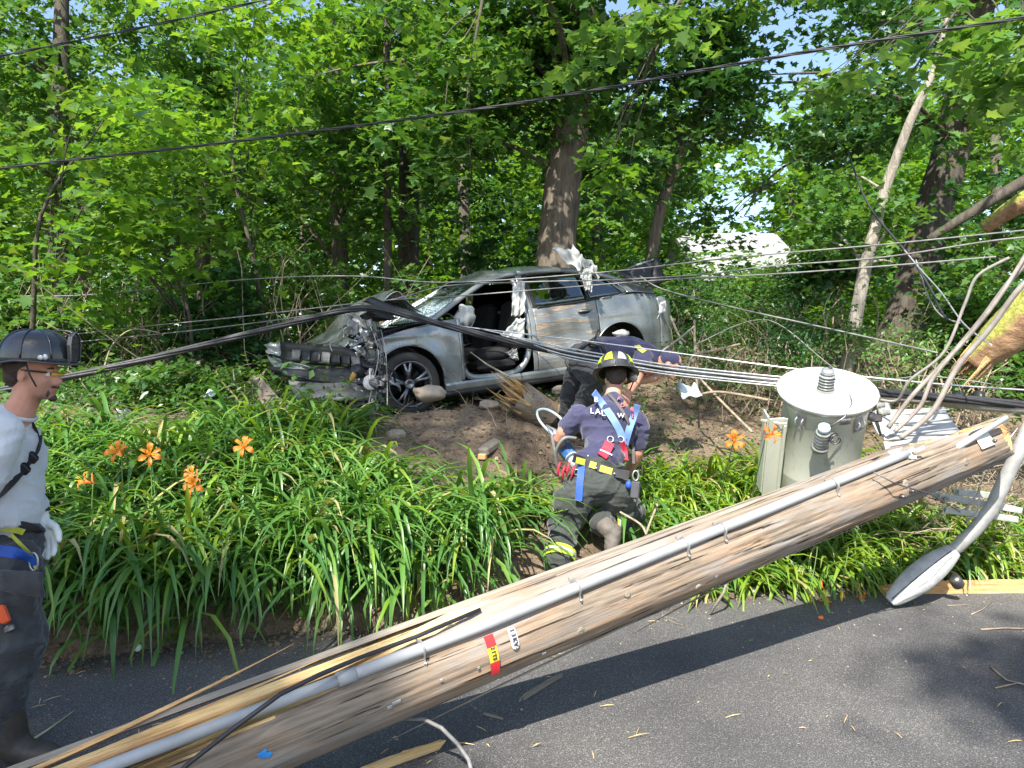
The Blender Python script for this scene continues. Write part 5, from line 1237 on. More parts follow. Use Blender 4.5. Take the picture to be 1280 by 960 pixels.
# handle, arch lips
mb = MB(); mb.ell(C(2.22, sy(2.22, .90) + .004, .895), (.085, .010, .028), Mc.to_3x3()); mb.build('handle_recess', BLKP, car)
mb = MB(); mb.tube([C(2.13, sy(2.13, .90) + .012, .90), C(2.17, sy(2.17, .9) + .034, .903), C(2.27, sy(2.27, .9) + .034, .905), C(2.31, sy(2.31, .9) + .012, .905)], .013, 8, flat=.8); mb.build('door_handle', PAINT, car)
for uc in (0, 2.7):
    for s_ in (1, -1): MB().tube([C(uc + .398 * cos(a_), s_ * (sy(uc + .398 * cos(a_), .335 + .398 * sin(a_)) + .002), .335 + .398 * sin(a_)) for a_ in np.linspace(.02, pi - .02, 30)], .011, 6).build('arch_lip', PAINT, car)
    for s_ in (1, -1):
        mb = MB(); mb.grid(lambda a_, b_: C(uc + .40 * cos(lerp(-.2, pi + .2, a_)), s_ * lerp(.87, .52, b_), .335 + .40 * sin(lerp(-.2, pi + .2, a_))), 24, 3); mb.grid(lambda a_, b_: C(uc + .40 * b_ * cos(a_ * 2 * pi), s_ * .50, .335 + .40 * b_ * sin(a_ * 2 * pi)), 24, 2); mb.build('wheel_arch_liner', BLKP, car)
# underbody, floor, bulkheads
mb = MB(); mb.box(C(1.4, 0, .20), (4.0, 1.50, .08), Mc.to_3x3()); mb.box(C(.45, 0, .60), (.05, 1.5, .75), Mc.to_3x3()); mb.box(C(3.0, 0, .72), (.05, 1.3, .55), Mc.to_3x3()); mb.build('floor_pan', INTR, car)
mb = MB(); mb.box(C(.05, -.25, .52), (.75, .9, .42), Mc.to_3x3(), bev=.05); mb.build('engine', PLAST, car)
# roof: dented near the windscreen
def roof_pt(a_, b_):
    u = lerp(1.02, 2.72, a_); yy = lerp(-1, 1, b_); ye = sy(u, zr(u) - .01) + .0
    z = zr(u) + .085 * (1 - yy * yy) - .028 * abs(yy) ** 6 + .02
    z += -.055 * math.exp(-((u - 1.18) / .12) ** 2) * (.5 + .5 * sin(yy * 5 + 1)) + .028 * math.exp(-((u - 1.32) / .1) ** 2) * (.5 + .5 * sin(yy * 5 + 1)) + .012 * mnoise.noise(Vector((u * 3, yy * 2, 0)))
    return C(u, yy * ye, z - .02)
mb = MB(); mb.grid(roof_pt, 40, 24); mb.build('roof', PAINT, car, solid=.01, label='roof panel buckled along its front edge')
mb = MB(); mb.grid(lambda a_, b_: (lambda u, yy: C(u, yy * (sy(u, zr(u) - .01) - .03), zr(u) + .045 * (1 - yy * yy) - .012 + .0))(lerp(2.70, 3.28, a_), lerp(-1, 1, b_)), 16, 14); mb.build('rear_window', SIDEG, car, solid=.004)
# windscreen
def ws(a_, b_):
    yy = lerp(-1, 1, b_); u = lerp(.18, 1.06, a_) - .0; ue = lerp(.30, 1.08, a_)
    uu = lerp(u, ue, yy * yy); ye = sy(ue, zr(ue) - .01) - .03
    z = zr(ue) + .04 * (1 - yy * yy) * a_ + .0 - .03 * (1 - yy * yy) * (1 - a_) - .03 * math.exp(-((a_ - .35) ** 2 + (b_ - .75) ** 2) / .02)
    return C(uu, yy * ye, z - .008)
mb = MB(); mb.grid(ws, 26, 26); o = mb.build('windscreen', WSG, car)
at = o.data.attributes.new('shatter', 'FLOAT', 'POINT')
vals = []
for i in range(27):
    for j in range(27):
        a_, b_ = i / 26, j / 26; vals.append(min(1, max(0, 1.9 * math.exp(-((a_ - .22) / .26) ** 2 - ((b_ - .72) / .26) ** 2) + .3 * mnoise.noise(Vector((a_ * 6, b_ * 6, 0))) - .05)))
at.data.foreach_set('value', vals)
mb = MB(); mb.tube([ws(0, b_) for b_ in np.linspace(0, 1, 14)], .02, 6); mb.tube([ws(.0, b_) + CZ * .0 - CX * -.06 for b_ in np.linspace(.05, .95, 10)], .03, 6, flat=.4); mb.build('cowl', BLKP, car)
MB().tube([ws(.0, .9) + CZ * .02, ws(.03, .6) + CZ * .02, ws(.05, .35) + CZ * .018], .010, 6).build('wiper', BLKP, car)
# bonnet: folded in two ridges
def hood(a_, b_):
    u = lerp(.28, -.72, a_); yy = lerp(-1, 1, b_); hw = lerp(.76, .66, a_)
    z = lerp(.945, .76, a_ ** 1.4) + .04 * (1 - yy * yy)
    r1 = math.exp(-((a_ - .36) / .11) ** 2); r2 = math.exp(-((a_ - .62) / .10) ** 2)
    z += .355 * math.exp(-((a_ - .38) / .34) ** 2) * (.84 + .16 * b_) + r1 * .05 * b_ - r2 * .06 * b_ + .05 * mnoise.noise(Vector((a_ * 4, b_ * 3, 2))) + .022 * abs(mnoise.noise(Vector((a_ * 9 + b_ * 3, b_ * 5, 5))))
    z += .06 * max(0, a_ - .7) * (1 - b_) * 3
    u += .16 * a_ * b_ + .05 * r1
    return C(u, yy * hw - .05 * a_ * b_, z)
mb = MB(); mb.grid(hood, 46, 30); mb.build('bonnet', PAINT, car, solid=.008, label='bonnet folded into ridges')
# torn corner sheet standing up from the bonnet
quad_sheet([P(436, 402, 7.55), P(447, 391, 7.5), P(462, 408, 7.55), P(452, 424, 7.5)], JUNK, car, 'torn_sheet', seed=4, wob=.08)
quad_sheet([P(449, 398, 7.6), P(462, 384, 7.7), P(500, 398, 7.9), P(470, 402, 7.8)], BLKP, car, 'torn_sheet', seed=6, wob=.06)
quad_sheet([P(452, 376, 7.85), P(466, 372, 7.9), P(545, 400, 8.0), P(530, 404, 7.9)], BLKP, car, 'hinge_panel', seed=8, wob=.05)
quad_sheet([P(436, 424, 7.5), P(452, 412, 7.45), P(470, 418, 7.5), P(440, 436, 7.4)], PAINT, car, 'torn_sheet', seed=9, wob=.06)
# front end: radiator panel, slats, bumper pieces
quad_sheet([P(354, 428, 8.0), P(440, 436, 7.5), P(472, 462, 7.4), P(352, 452, 7.95)], BLKP, car, 'radiator_panel', seed=1, wob=.03, th_=.05)
quad_sheet([P(362, 430, 7.92), P(420, 434, 7.6), P(448, 440, 7.5), P(360, 438, 7.9)], BLKP, car, 'upper_grille', seed=1, wob=.02)
for k in range(7):
    t0_ = k / 7; a0, a1 = P(366 + 86 * t0_, 437 + 7 * t0_, 7.86 - .42 * t0_), P(366 + 86 * (t0_ + .12), 437 + 7 * (t0_ + .12), 7.86 - .42 * (t0_ + .12))
    b0_, b1_ = P(364 + 88 * t0_, 449 + 10 * t0_, 7.82 - .42 * t0_), P(364 + 88 * (t0_ + .12), 449 + 10 * (t0_ + .12), 7.82 - .42 * (t0_ + .12))
    quad_sheet([a0, a1, b1_, b0_], BLKP if k % 3 else PLAST, car, 'radiator_slat', th_=.012, nu_=3, nv_=3, wob=.015, seed=k)
quad_sheet([P(332, 444, 8.1), P(352, 449, 7.9), P(400, 462, 7.6), P(340, 462, 7.95)], PAINT, car, 'front_bumper', seed=12, wob=.06, th_=.01, nu_=16)
quad_sheet([P(400, 462, 7.6), P(352, 449, 7.9), P(356, 458, 7.9), P(410, 468, 7.6)], BLKP, car, 'bumper_insert', seed=13, wob=.05)
quad_sheet([P(328, 430, 8.2), P(352, 428, 8.1), P(353, 444, 8.0), P(336, 444, 8.1)], PAINT, car, 'bumper_corner', seed=14, wob=.10)
quad_sheet([P(335, 462, 7.9), P(360, 470, 7.7), P(470, 482, 7.3), P(470, 462, 7.4)], BLKP, car, 'lower_grille', seed=15, wob=.06, th_=.03)
quad_sheet([P(360, 474, 7.75), P(470, 478, 7.35), P(470, 500, 7.3), P(372, 500, 7.6)], PLAST, car, 'under_tray', seed=16, wob=.05, th_=.02)
quad_sheet([P(318, 470, 7.9), P(328, 472, 7.7), P(358, 512, 7.45), P(322, 512, 7.6)], pm('muddy_plastic', (.22, .17, .13), .8, col2=(.2, .17, .14), nscale=6), car, 'torn_undershield', seed=17, wob=.06, th_=.02)
for k in range(8):
    MB().box(P(366 + k * 5, 505 - k * .8, 7.4), (.012, .02, .11), Matrix.Rotation(.9, 3, 'Y') @ Matrix.Rotation(.3, 3, 'X')).build('grille_slat', BLKP, car)
# the ripped corner: a spill of brackets, hoses, wires
rg = random.Random(77)
jm = [JUNK, BLKP, PLAST, DKSTEEL, JUNK, CHROME]
for k in range(64):
    px = rg.gauss(458, 13); py = rg.uniform(405, 522); px += (py - 460) * .12; q = P(px, py, rg.uniform(7.25, 7.7)); s_ = rg.uniform(.03, .11)
    Rm = Matrix.Rotation(rg.uniform(0, 6), 3, Vector((rg.random(), rg.random(), rg.random())).normalized())
    kk = rg.random()
    if kk < .4:
        A_ = [q + Rm @ Vector(v_) * s_ for v_ in ((-1, -.4, 0), (1, -.5, .1), (.9, .5, -.1), (-.8, .4, .2))]
        quad_sheet(A_, rg.choice(jm), car, 'torn_sheet', th_=.004, nu_=4, nv_=3, wob=s_ * 1.0, seed=k)
    elif kk < .7:
        mb = MB(); mb.box(q, (s_ * 1.3, s_ * .5, s_ * .25), Rm, bev=.006); mb.box(q + Rm @ Vector((s_ * .5, 0, s_ * .2)), (s_ * .2, s_ * .4, s_ * .6), Rm, bev=.004); mb.build('bracket', rg.choice(jm), car)
    else:
        pp = [q]; d_ = Vector((rg.gauss(0, 1), rg.gauss(0, .6), rg.gauss(-.6, 1))).normalized()
        for j in range(5): d_ = (d_ + Vector((rg.gauss(0, .6), rg.gauss(0, .4), rg.gauss(-.3, .5)))).normalized(); pp.append(pp[-1] + d_ * s_ * .7)
        MB().tube(smooth_path(pp, 4), rg.choice([.004, .007, .012]), 6).build('hose', rg.choice([RUBBER, JUNK, DKSTEEL]), car)
for k in range(5):
    pp = [P(456 + k * 5, 400 + k * 3, 7.5), P(470 + k * 3, 440, 7.3 - k * .02), P(460 + k * 6, 480, 7.28), P(452 + k * 8, 508, 7.25)]
    MB().tube(smooth_path(pp, 6), .005, 5).build('wire', [RUBBER, JUNK, DKSTEEL][k % 3], car)
mb = MB(); mb.ell(P(442, 470, 7.25), (.03, .03, .055), Matrix.Rotation(.5, 3, 'Y'), noise=.3); mb.build('indicator_lamp', AMBER, car)
mb = MB(); mb.lathe([(.03, 0), (.06, .05), (.075, .09), (.07, .095), (.0001, .07)], P(462, 480, 7.35), (.3, -1, .2), 18); mb.build('horn', JUNK, car)
mb = MB(); mb.lathe([(.03, 0), (.06, .05), (.06, .12), (.04, .13)], P(452, 470, 7.35), (-.3, -.6, .5), 14); mb.build('canister', BLKP, car)
MB().tube([C(-.45, .62, .82), C(-.2, .66, .88), C(.1, .70, .92)], .03, 8, flat=.5).build('wing_rail', BLKP, car)
# wheels
def wheel(u, side, hub=True):
    c_ = C(u, side * .80, .33); ax = CY * side
    e = MB(); e.lathe([(.235, -.105), (.30, -.112), (.325, -.095), (.333, -.06), (.333, .06), (.325, .095), (.30, .112), (.238, .105), (.235, .09)], c_, ax, 56, cap=False)
    for k in range(3): e.lathe([(.334, -.05 + k * .045), (.3355, -.045 + k * .045), (.3355, -.02 + k * .045), (.334, -.015 + k * .045)], c_, ax, 48, cap=False)
    w_ = e.build('wheel', TYRE, car)
    def sub(mb, name, mt): return mb.build(name, mt, w_) 
    r_ = MB(); r_.lathe([(.232, .10), (.240, .108), (.228, .104), (.214, .08), (.205, .0), (.205, -.09)], c_, ax, 56, cap=False); sub(r_, 'rim', RIM)
    d = MB(); d.lathe([(.20, -.02), (.0001, -.02)], c_, ax, 40); sub(d, 'brake_disc', RIMD)
    F_ = frame(ax, CZ)
    for k in range(5):
        a_ = 2 * pi * k / 5 + .35; 
        for da in (-.16, .16):
            p0 = F_ @ Vector((cos(a_) * .045, sin(a_) * .045, .066)); p1 = F_ @ Vector((cos(a_ + da * .5) * .12, sin(a_ + da * .5) * .12, .080)); p2 = F_ @ Vector((cos(a_ + da) * .222, sin(a_ + da) * .222, .096))
            sp = MB(); sp.tube([c_ + p0, c_ + p1, c_ + p2], [.024, .018, .016], 6, flat=.6, up=ax); sub(sp, 'spoke', RIM)
    h = MB(); h.lathe([(.055, .055), (.058, .07), (.05, .082), (.03, .085), (.028, .080), (.0001, .080)], c_, ax, 20); sub(h, 'hub_cap', RIM)
    for k in range(5):
        a_ = 2 * pi * k / 5 + .66; n_ = MB(); n_.lathe([(.008, .07), (.008, .09)], c_ + F_ @ Vector((cos(a_) * .04, sin(a_) * .04, 0)), ax, 6, sm=False); sub(n_, 'wheel_nut', DKSTEEL)
for (u, s_) in ((0, 1), (0, -1), (2.7, -1)): wheel(u, s_)
# cabin seen through the door opening
mb = MB(); mb.ell(C(1.20, .38, .50), (.28, .25, .10), Mc.to_3x3()); mb.box(C(1.18, .38, .40), (.5, .46, .14), Mc.to_3x3(), bev=.04); mb.build('seat', INTR, car)
mb = MB(); mb.box(C(1.52, .36, .80), (.14, .46, .62), Mc.to_3x3() @ Matrix.Rotation(-.25, 3, 'Y'), bev=.05); mb.ell(C(1.63, .36, 1.18), (.05, .13, .09), Mc.to_3x3()); mb.build('seat_back', INTR, car)
mb = MB(); mb.box(C(1.52, -.36, .80), (.14, .46, .62), Mc.to_3x3() @ Matrix.Rotation(-.25, 3, 'Y'), bev=.05); mb.ell(C(1.20, -.38, .50), (.28, .25, .10), Mc.to_3x3()); mb.build('seat', INTR, car)
mb = MB(); mb.box(C(2.35, 0, .75), (.2, 1.2, .55), Mc.to_3x3() @ Matrix.Rotation(-.3, 3, 'Y'), bev=.06); mb.build('rear_seat', INTR, car)
mb = MB(); mb.grid(lambda a_, b_: roof_pt(lerp(.06, .96, a_), lerp(.04, .96, b_)) - CZ * .035, 12, 10); mb.grid(lambda a_, b_: C(lerp(.7, 2.7, a_), -.80, lerp(.2, .98, b_)), 6, 4); mb.build('cabin_lining', INTR, car)
mb = MB(); mb.ell(C(.52, 0, .84), (.20, .74, .15), Mc.to_3x3()); mb.box(C(.62, 0, .70), (.2, 1.4, .22), Mc.to_3x3(), bev=.05); mb.build('dashboard', INTR, car)
mb = MB(); mb.box(C(1.0, 0, .45), (1.0, .2, .25), Mc.to_3x3(), bev=.04); mb.build('console', INTR, car)
mb = MB(); ca_ = (CX * -.9 + CZ * .45); mb.tube([C(.78, .40, .86) + frame(ca_) @ Vector((cos(a_) * .18, sin(a_) * .18, 0)) for a_ in np.linspace(0, 2 * pi, 28)], .014, 8, cap=False); mb.tube([C(.62, .40, .78), C(.78, .40, .86)], .03, 8); mb.build('steering_wheel', BLKP, car)
def drape(name, A_, seed, par=None, label=None, mat_=None, th=.004, wob=.12, n=26):
    A, B, C_, D_ = [Vector(q) for q in A_]; nrm = (B - A).cross(D_ - A).normalized(); rnd = random.Random(seed); ph = rnd.uniform(0, 6)
    def f(u, v_):
        p_ = (A.lerp(B, u)).lerp(D_.lerp(C_, u), v_); e_ = mnoise.noise(Vector((u * 3 + seed, v_ * 2, 1)))
        p_ += nrm * (wob * .6 * mnoise.noise(Vector((u * 2.3 + seed, v_ * 2.3, seed * .7))) + .022 * sin(u * 17 + 3 * v_ + ph + e_ * 4) * (.4 + v_) + .01 * sin(v_ * 23 + u * 9))
        return p_ + (B - A) * .10 * mnoise.noise(Vector((v_ * 4, seed, u))) + (D_ - A) * .12 * mnoise.noise(Vector((u * 4, seed + 3, v_)))
    mb = MB(); mb.grid(f, n, n); return mb.build(name, mat_ or CLOTH, par or car, label=label, solid=th)
    return quad_sheet(A_, mat_ or CLOTH, par or car, name, th_=th, nu_=n, nv_=n, wob=wob, seed=seed, label=label)
mb = MB(); mb.ell(P(582, 396, 8.35), (.10, .12, .13), noise=.5, seed=2, n=24, m=16); mb.ell(P(574, 401, 8.3), (.06, .08, .07), noise=.5, seed=5); mb.build('airbag', CLOTH, car, label='deflated white steering wheel airbag')
drape('curtain_airbag', [P(641, 358, 8.62), P(656, 350, 8.66), P(657, 392, 8.5), P(639, 396, 8.5)], 3, label='white curtain airbag hanging by the centre pillar')
drape('curtain_airbag', [P(645, 398, 8.5), P(656, 398, 8.5), P(655, 428, 8.42), P(625, 422, 8.4)], 7, label='loose lower end of the curtain airbag')
drape('curtain_airbag', [P(632, 440, 8.42), P(646, 436, 8.42), P(648, 450, 8.4), P(640, 448, 8.4)], 8)
MB().tube([P(577, 400, 8.42), P(582, 412, 8.3), P(588, 404, 8.25)], .02, 6).build('wing_mirror', BLKP, car)
# burst curtain over the roof edge by the rear door
m_rc = CLOTH
drape('roof_airbag', [P(690, 308, 8.9), P(716, 305, 8.9), P(740, 332, 8.75), P(722, 338, 8.7)], 11, label='white torn airbag cloth thrown over the roof edge', wob=.25)
drape('roof_airbag', [P(716, 316, 8.85), P(734, 322, 8.85), P(750, 346, 8.7), P(728, 344, 8.66)], 12, wob=.2)
drape('roof_airbag', [P(724, 340, 8.66), P(740, 340, 8.66), P(740, 365, 8.58), P(731, 362, 8.58)], 13, wob=.12)
# boot lid sprung up at the tail
quad_sheet([P(770, 340, 9.3), P(820, 322, 9.5), P(826, 330, 9.7), P(800, 352, 9.3)], PAINT, car, 'boot_lid', seed=21, wob=.06, th_=.03)
quad_sheet([P(818, 322, 9.5), P(822, 322, 9.5), P(832, 352, 9.5), P(806, 360, 9.35)], BLKP, car, 'boot_lining', seed=22, wob=.06, th_=.02)
quad_sheet([P(772, 340, 9.28), P(818, 326, 9.48), P(812, 348, 9.35), P(796, 353, 9.25)], BLKP, car, 'boot_lining', seed=24, wob=.03, th_=.01)
quad_sheet([C(2.95, .62, 1.13), C(3.55, .60, 1.03), C(3.55, -.60, 1.03), C(2.95, -.62, 1.13)], BLKP, car, 'boot_floor', seed=23, wob=.02)
quad_sheet([P(826, 378, 9.05), P(832, 376, 9.1), P(831, 390, 9.1), P(823, 392, 9.05)], TAIL, car, 'tail_lamp', seed=30, wob=.04, th_=.03)
mb = MB(); q = C(3.45, sy(3.45, .8) + .006, .8)
MB().tube([C(3.52, sy(3.52, .93) + .004, .93), C(3.45, sy(3.45, .85) + .004, .85), C(3.38, sy(3.38, .80) + .004, .80), C(3.30, sy(3.3, .72) + .004, .72)], .006, 5, flat=.3).build('paint_scratch', WHITE, car)
MB().ell(P(776, 418, 9.0), (.09, .06, .05), noise=.5, seed=9).build('rag', CLOTH, car, label='white cloth stuffed into the empty rear wheel arch')

# things lying about the car
def rock(name, label, c_, r, seed, mat_, cat='stone'):
    mb = MB(); mb.ell(c_, r, None, 28, 18, noise=.22, seed=seed); 
    mb.v = [tuple(Vector(q) + Vector((1, 1, 1)) * .006 * mnoise.noise(Vector(q) * 30)) for q in mb.v]; return mb.build(name, mat_, None, label, cat)
STONE = pm('field_stone', (.38, .32, .25), .85, col2=(.24, .20, .155), nscale=9, bscale=35, bstr=.5, bdist=.01)
rock('stone', 'smooth tan boulder resting against the front wheel of the car', P(537, 492, 7.65), (.17, .12, .085), 3, STONE)
rock('stone', 'flat brown stone in the dirt below the splintered stump', P(612, 506, 7.3), (.10, .07, .05), 5, STONE)
rock('stone', 'big brown stone in shadow under the car\'s rear door', P(748, 494, 7.6), (.19, .14, .16), 6, STONE)
rock('stone', 'half buried stone at the front of the dirt mound', onT(495, 545) + Vector((0, 0, .01)), (.09, .07, .05), 8, STONE)
rock('stone', 'pale lump of earth right of the splintered stump', P(700, 488, 7.6), (.08, .07, .05), 9, STONE)
pv = empty('pipe_fitting', P(598, 498, 7.2), 'small white plastic pipe fitting standing on the dirt mound', 'fitting')
MB().lathe([(.055, 0), (.055, .016), (.03, .018)], onT(598, 500) + Vector((0, 0, .0)), (.1, -.1, 1), 24).build('flange', WHITE, pv); MB().lathe([(.022, 0), (.022, .085), (.017, .085), (.017, .04)], onT(598, 500) + Vector((-.01, 0, .015)), (-.1, 0, 1), 18).build('tube', WHITE, pv)
st = empty('splintered_stump', onT(655, 512), 'splintered stump of the snapped pole leaning in the dirt', 'stump')
sa = P(684, 520, 7.3); sb = P(628, 482, 7.05); dv = (sb - sa).normalized()
mb = MB(); F_ = frame(dv); nn_ = 40; vs = []
for k, t_ in enumerate(np.linspace(0, 1, 9)):
    for i in range(nn_):
        a_ = 2 * pi * i / nn_; r = .15 + .008 * mnoise.noise(Vector((cos(a_) * 4, sin(a_) * 4, t_)))
        jag = (.06 * mnoise.noise(Vector((cos(a_) * 5, sin(a_) * 5, 0))) + .03 * sin(i * 2.7)) * (t_ > .95)
        vs.append(sa + F_ @ Vector((cos(a_) * r, sin(a_) * r, t_ * .42 + jag)))
mb.add(vs, [(k * nn_ + i, k * nn_ + (i + 1) % nn_, (k + 1) * nn_ + (i + 1) % nn_, (k + 1) * nn_ + i) for k in range(8) for i in range(nn_)]); mb.build('butt', POLEW, st)
rg = random.Random(9)
for k in range(38):
    a_ = rg.uniform(0, 6.28); r = .14 * sqrt(rg.random()); L_ = rg.uniform(.02, .20) + (.16 if rg.random() < .2 else 0); p0 = sa + F_ @ Vector((cos(a_) * r, sin(a_) * r, .30)); p1 = p0 + dv * (.1 + L_) + Vector((rg.gauss(0, .02), rg.gauss(0, .02), rg.gauss(0, .02)))
    MB().tube([p0, p0.lerp(p1, .6), p1], [rg.uniform(.022, .040), .018, .003], 5, sm=False, flat=.4).build('splinter', [FRESHO, FRESHO, GREYW, FRESH][k % 4], st)
MB().tube([P(635, 470, 7.1), P(608, 455, 7.3), P(588, 440, 7.5)], [.012, .008, .006], 5).build('long_splinter', GREYW, st)
wc = empty('wood_chunk', onT(610, 572), 'grey weathered chunk of wood at the front of the dirt mound', 'wood chunk')
mb = MB(); mb.box(onT(612, 566) + Vector((0, 0, .03)), (.10, .26, .08), Matrix.Rotation(-.5, 3, 'Z') @ Matrix.Rotation(.25, 3, 'X'), bev=.02); mb.build('wood', GREYW, wc)
MB().box(onT(603, 578) + Vector((0, 0, .03)), (.07, .05, .05), Matrix.Rotation(-.4, 3, 'Z'), bev=.008).build('fresh_face', FRESHO, wc)
BAG = pm('crumpled_wrapper', (.62, .72, .74), .4, col2=(.5, .58, .6), nscale=9)
wq = empty('plastic_wrapper', P(862, 492, 7.0), 'crumpled pale blue wrapper on the soil right of the kneeling man', 'wrapper')
quad_sheet([P(842, 484, 7.2), P(860, 479, 7.2), P(878, 494, 7.0), P(852, 494, 6.95)], BAG, wq, 'sheet', wob=.12, seed=3, nu_=12, nv_=10)
tr2 = empty('litter', onT(270, 494), 'small pale blue scrap lying in the weeds left of the car', 'litter'); quad_sheet([P(252, 492, 7.6), P(268, 488, 7.7), P(270, 492, 7.6), P(256, 496, 7.5)], BAG, tr2, 'sheet', wob=.05)
tr3 = empty('litter', onT(150, 522), 'crumpled silver scrap lying in the lilies at the left', 'litter'); quad_sheet([P(140, 528, 6.8), P(152, 512, 6.9), P(162, 514, 6.9), P(150, 530, 6.8)], SHEET, tr3, 'sheet', wob=.15)
bt = empty('bottle_cap', R0(173, 812, .01), 'small pale disc stuck in the soil at the road edge', 'disc'); MB().lathe([(.02, 0), (.021, .006), (.0001, .007)], R0(173, 810, .03), (0, -.8, .5), 16).build('disc', BAG, bt)
db = empty('car_debris', onT(430, 528), 'black and silver chunk of broken car plastic below the torn corner', 'debris')
for k in range(9):
    q = P(418 + rg.uniform(-12, 44), 522 + rg.uniform(-10, 12), 7.0 + rg.uniform(-.1, .2)); s_ = rg.uniform(.05, .10); Rm = Matrix.Rotation(rg.uniform(0, 6), 3, Vector((rg.random(), rg.random(), rg.random())).normalized())
    quad_sheet([q + Rm @ Vector(v_) * s_ for v_ in ((-1, -.4, 0), (1, -.5, .1), (.9, .5, -.1), (-.8, .4, .2))], [BLKP, BLKP, JUNK][k % 3], db, 'shard', th_=.008, nu_=5, nv_=4, wob=s_, seed=k)
MB().tube(smooth_path([P(412, 530, 6.95), P(430, 515, 7.0), P(452, 505, 7.1), P(462, 510, 7.1)], 6), .016, 8).build('hose', RUBBER, db)
# ---------------------------------------------------------------- people
def cloth_mat(name, c1, c2, sc=5, rough=.9, bs=.35):
    m, t, b = nodes(name); v = coords(t); f = nz(t, v, sc, 5, .6)
    t.links.new(ramp(t, f, [(.35, c2), (.65, c1)]), b.inputs['Base Color']); b.inputs['Roughness'].default_value = rough
    b.inputs['Sheen Weight'].default_value = .25; b.inputs['Specular IOR Level'].default_value = .2
    n1 = bump(t, b, nz(t, v, 14, 4, .6, 1.2), bs, .02); bump(t, b, nz(t, v, 300, 2), .25, .001, n1); return m
m, t, b = nodes('skin'); v = coords(t)
t.links.new(ramp(t, nz(t, v, 9, 4), [(.35, (.46, .21, .14)), (.65, (.58, .30, .21))]), b.inputs['Base Color'])
b.inputs['Roughness'].default_value = .5; b.inputs['Subsurface Weight'].default_value = .06; b.inputs['Subsurface Radius'].default_value = (.01, .004, .002); bump(t, b, nz(t, v, 160, 3), .15, .002); SKIN = m
HAIR = pm('dark_brown_hair', (.05, .032, .022), .6, col2=(.025, .016, .012), nscale=40, bscale=120, bstr=.8, scale=(1, 1, .2))
TEE = cloth_mat('grey_tee', (.56, .58, .60), (.50, .52, .54), 4); NAVY = cloth_mat('navy_tee', (.050, .050, .10), (.032, .032, .068), 4)
TURN = cloth_mat('dark_turnout_cloth', (.055, .058, .062), (.028, .030, .033), 6, .85, .6); TURNG = cloth_mat('charcoal_green_cloth', (.055, .062, .056), (.030, .035, .032), 6, .85, .6)
GLOVE = cloth_mat('white_work_glove', (.74, .76, .72), (.56, .60, .56), 14, .8)
LIME = pm('lime_reflective', (.62, .85, .05), .5, col2=(.5, .72, .04), nscale=20); SILV = pm('silver_reflective', (.62, .64, .64), .35, .4)
WEB = pm('black_webbing', (.03, .03, .033), .7, bscale=200); BLUEW = pm('blue_webbing', (.02, .09, .42), .6, col2=(.015, .06, .30), nscale=14); BLUEL = pm('faded_blue_webbing', (.17, .28, .56), .7, col2=(.12, .22, .48), nscale=12)
YWEB = pm('yellow_webbing', (.50, .50, .06), .7, col2=(.36, .38, .05), nscale=20); REDW = pm('red_pad', (.55, .02, .05), .6, col2=(.4, .015, .04), nscale=18)
LEATH = pm('black_leather_helmet', (.030, .033, .036), .30, col2=(.018, .02, .022), nscale=7, bscale=24, bstr=.2, coat=.5)
HELM = pm('black_composite_helmet', (.045, .047, .05), .38, col2=(.02, .02, .022), nscale=9, coat=.3, bstr=.2); BOOT = pm('rubber_boot', (.03, .028, .026), .6, col2=(.07, .055, .04), nscale=7)
GOG = pm('amber_lens', (.70, .42, .04), .12, col2=(.6, .36, .03), coat=.8, bstr=0)

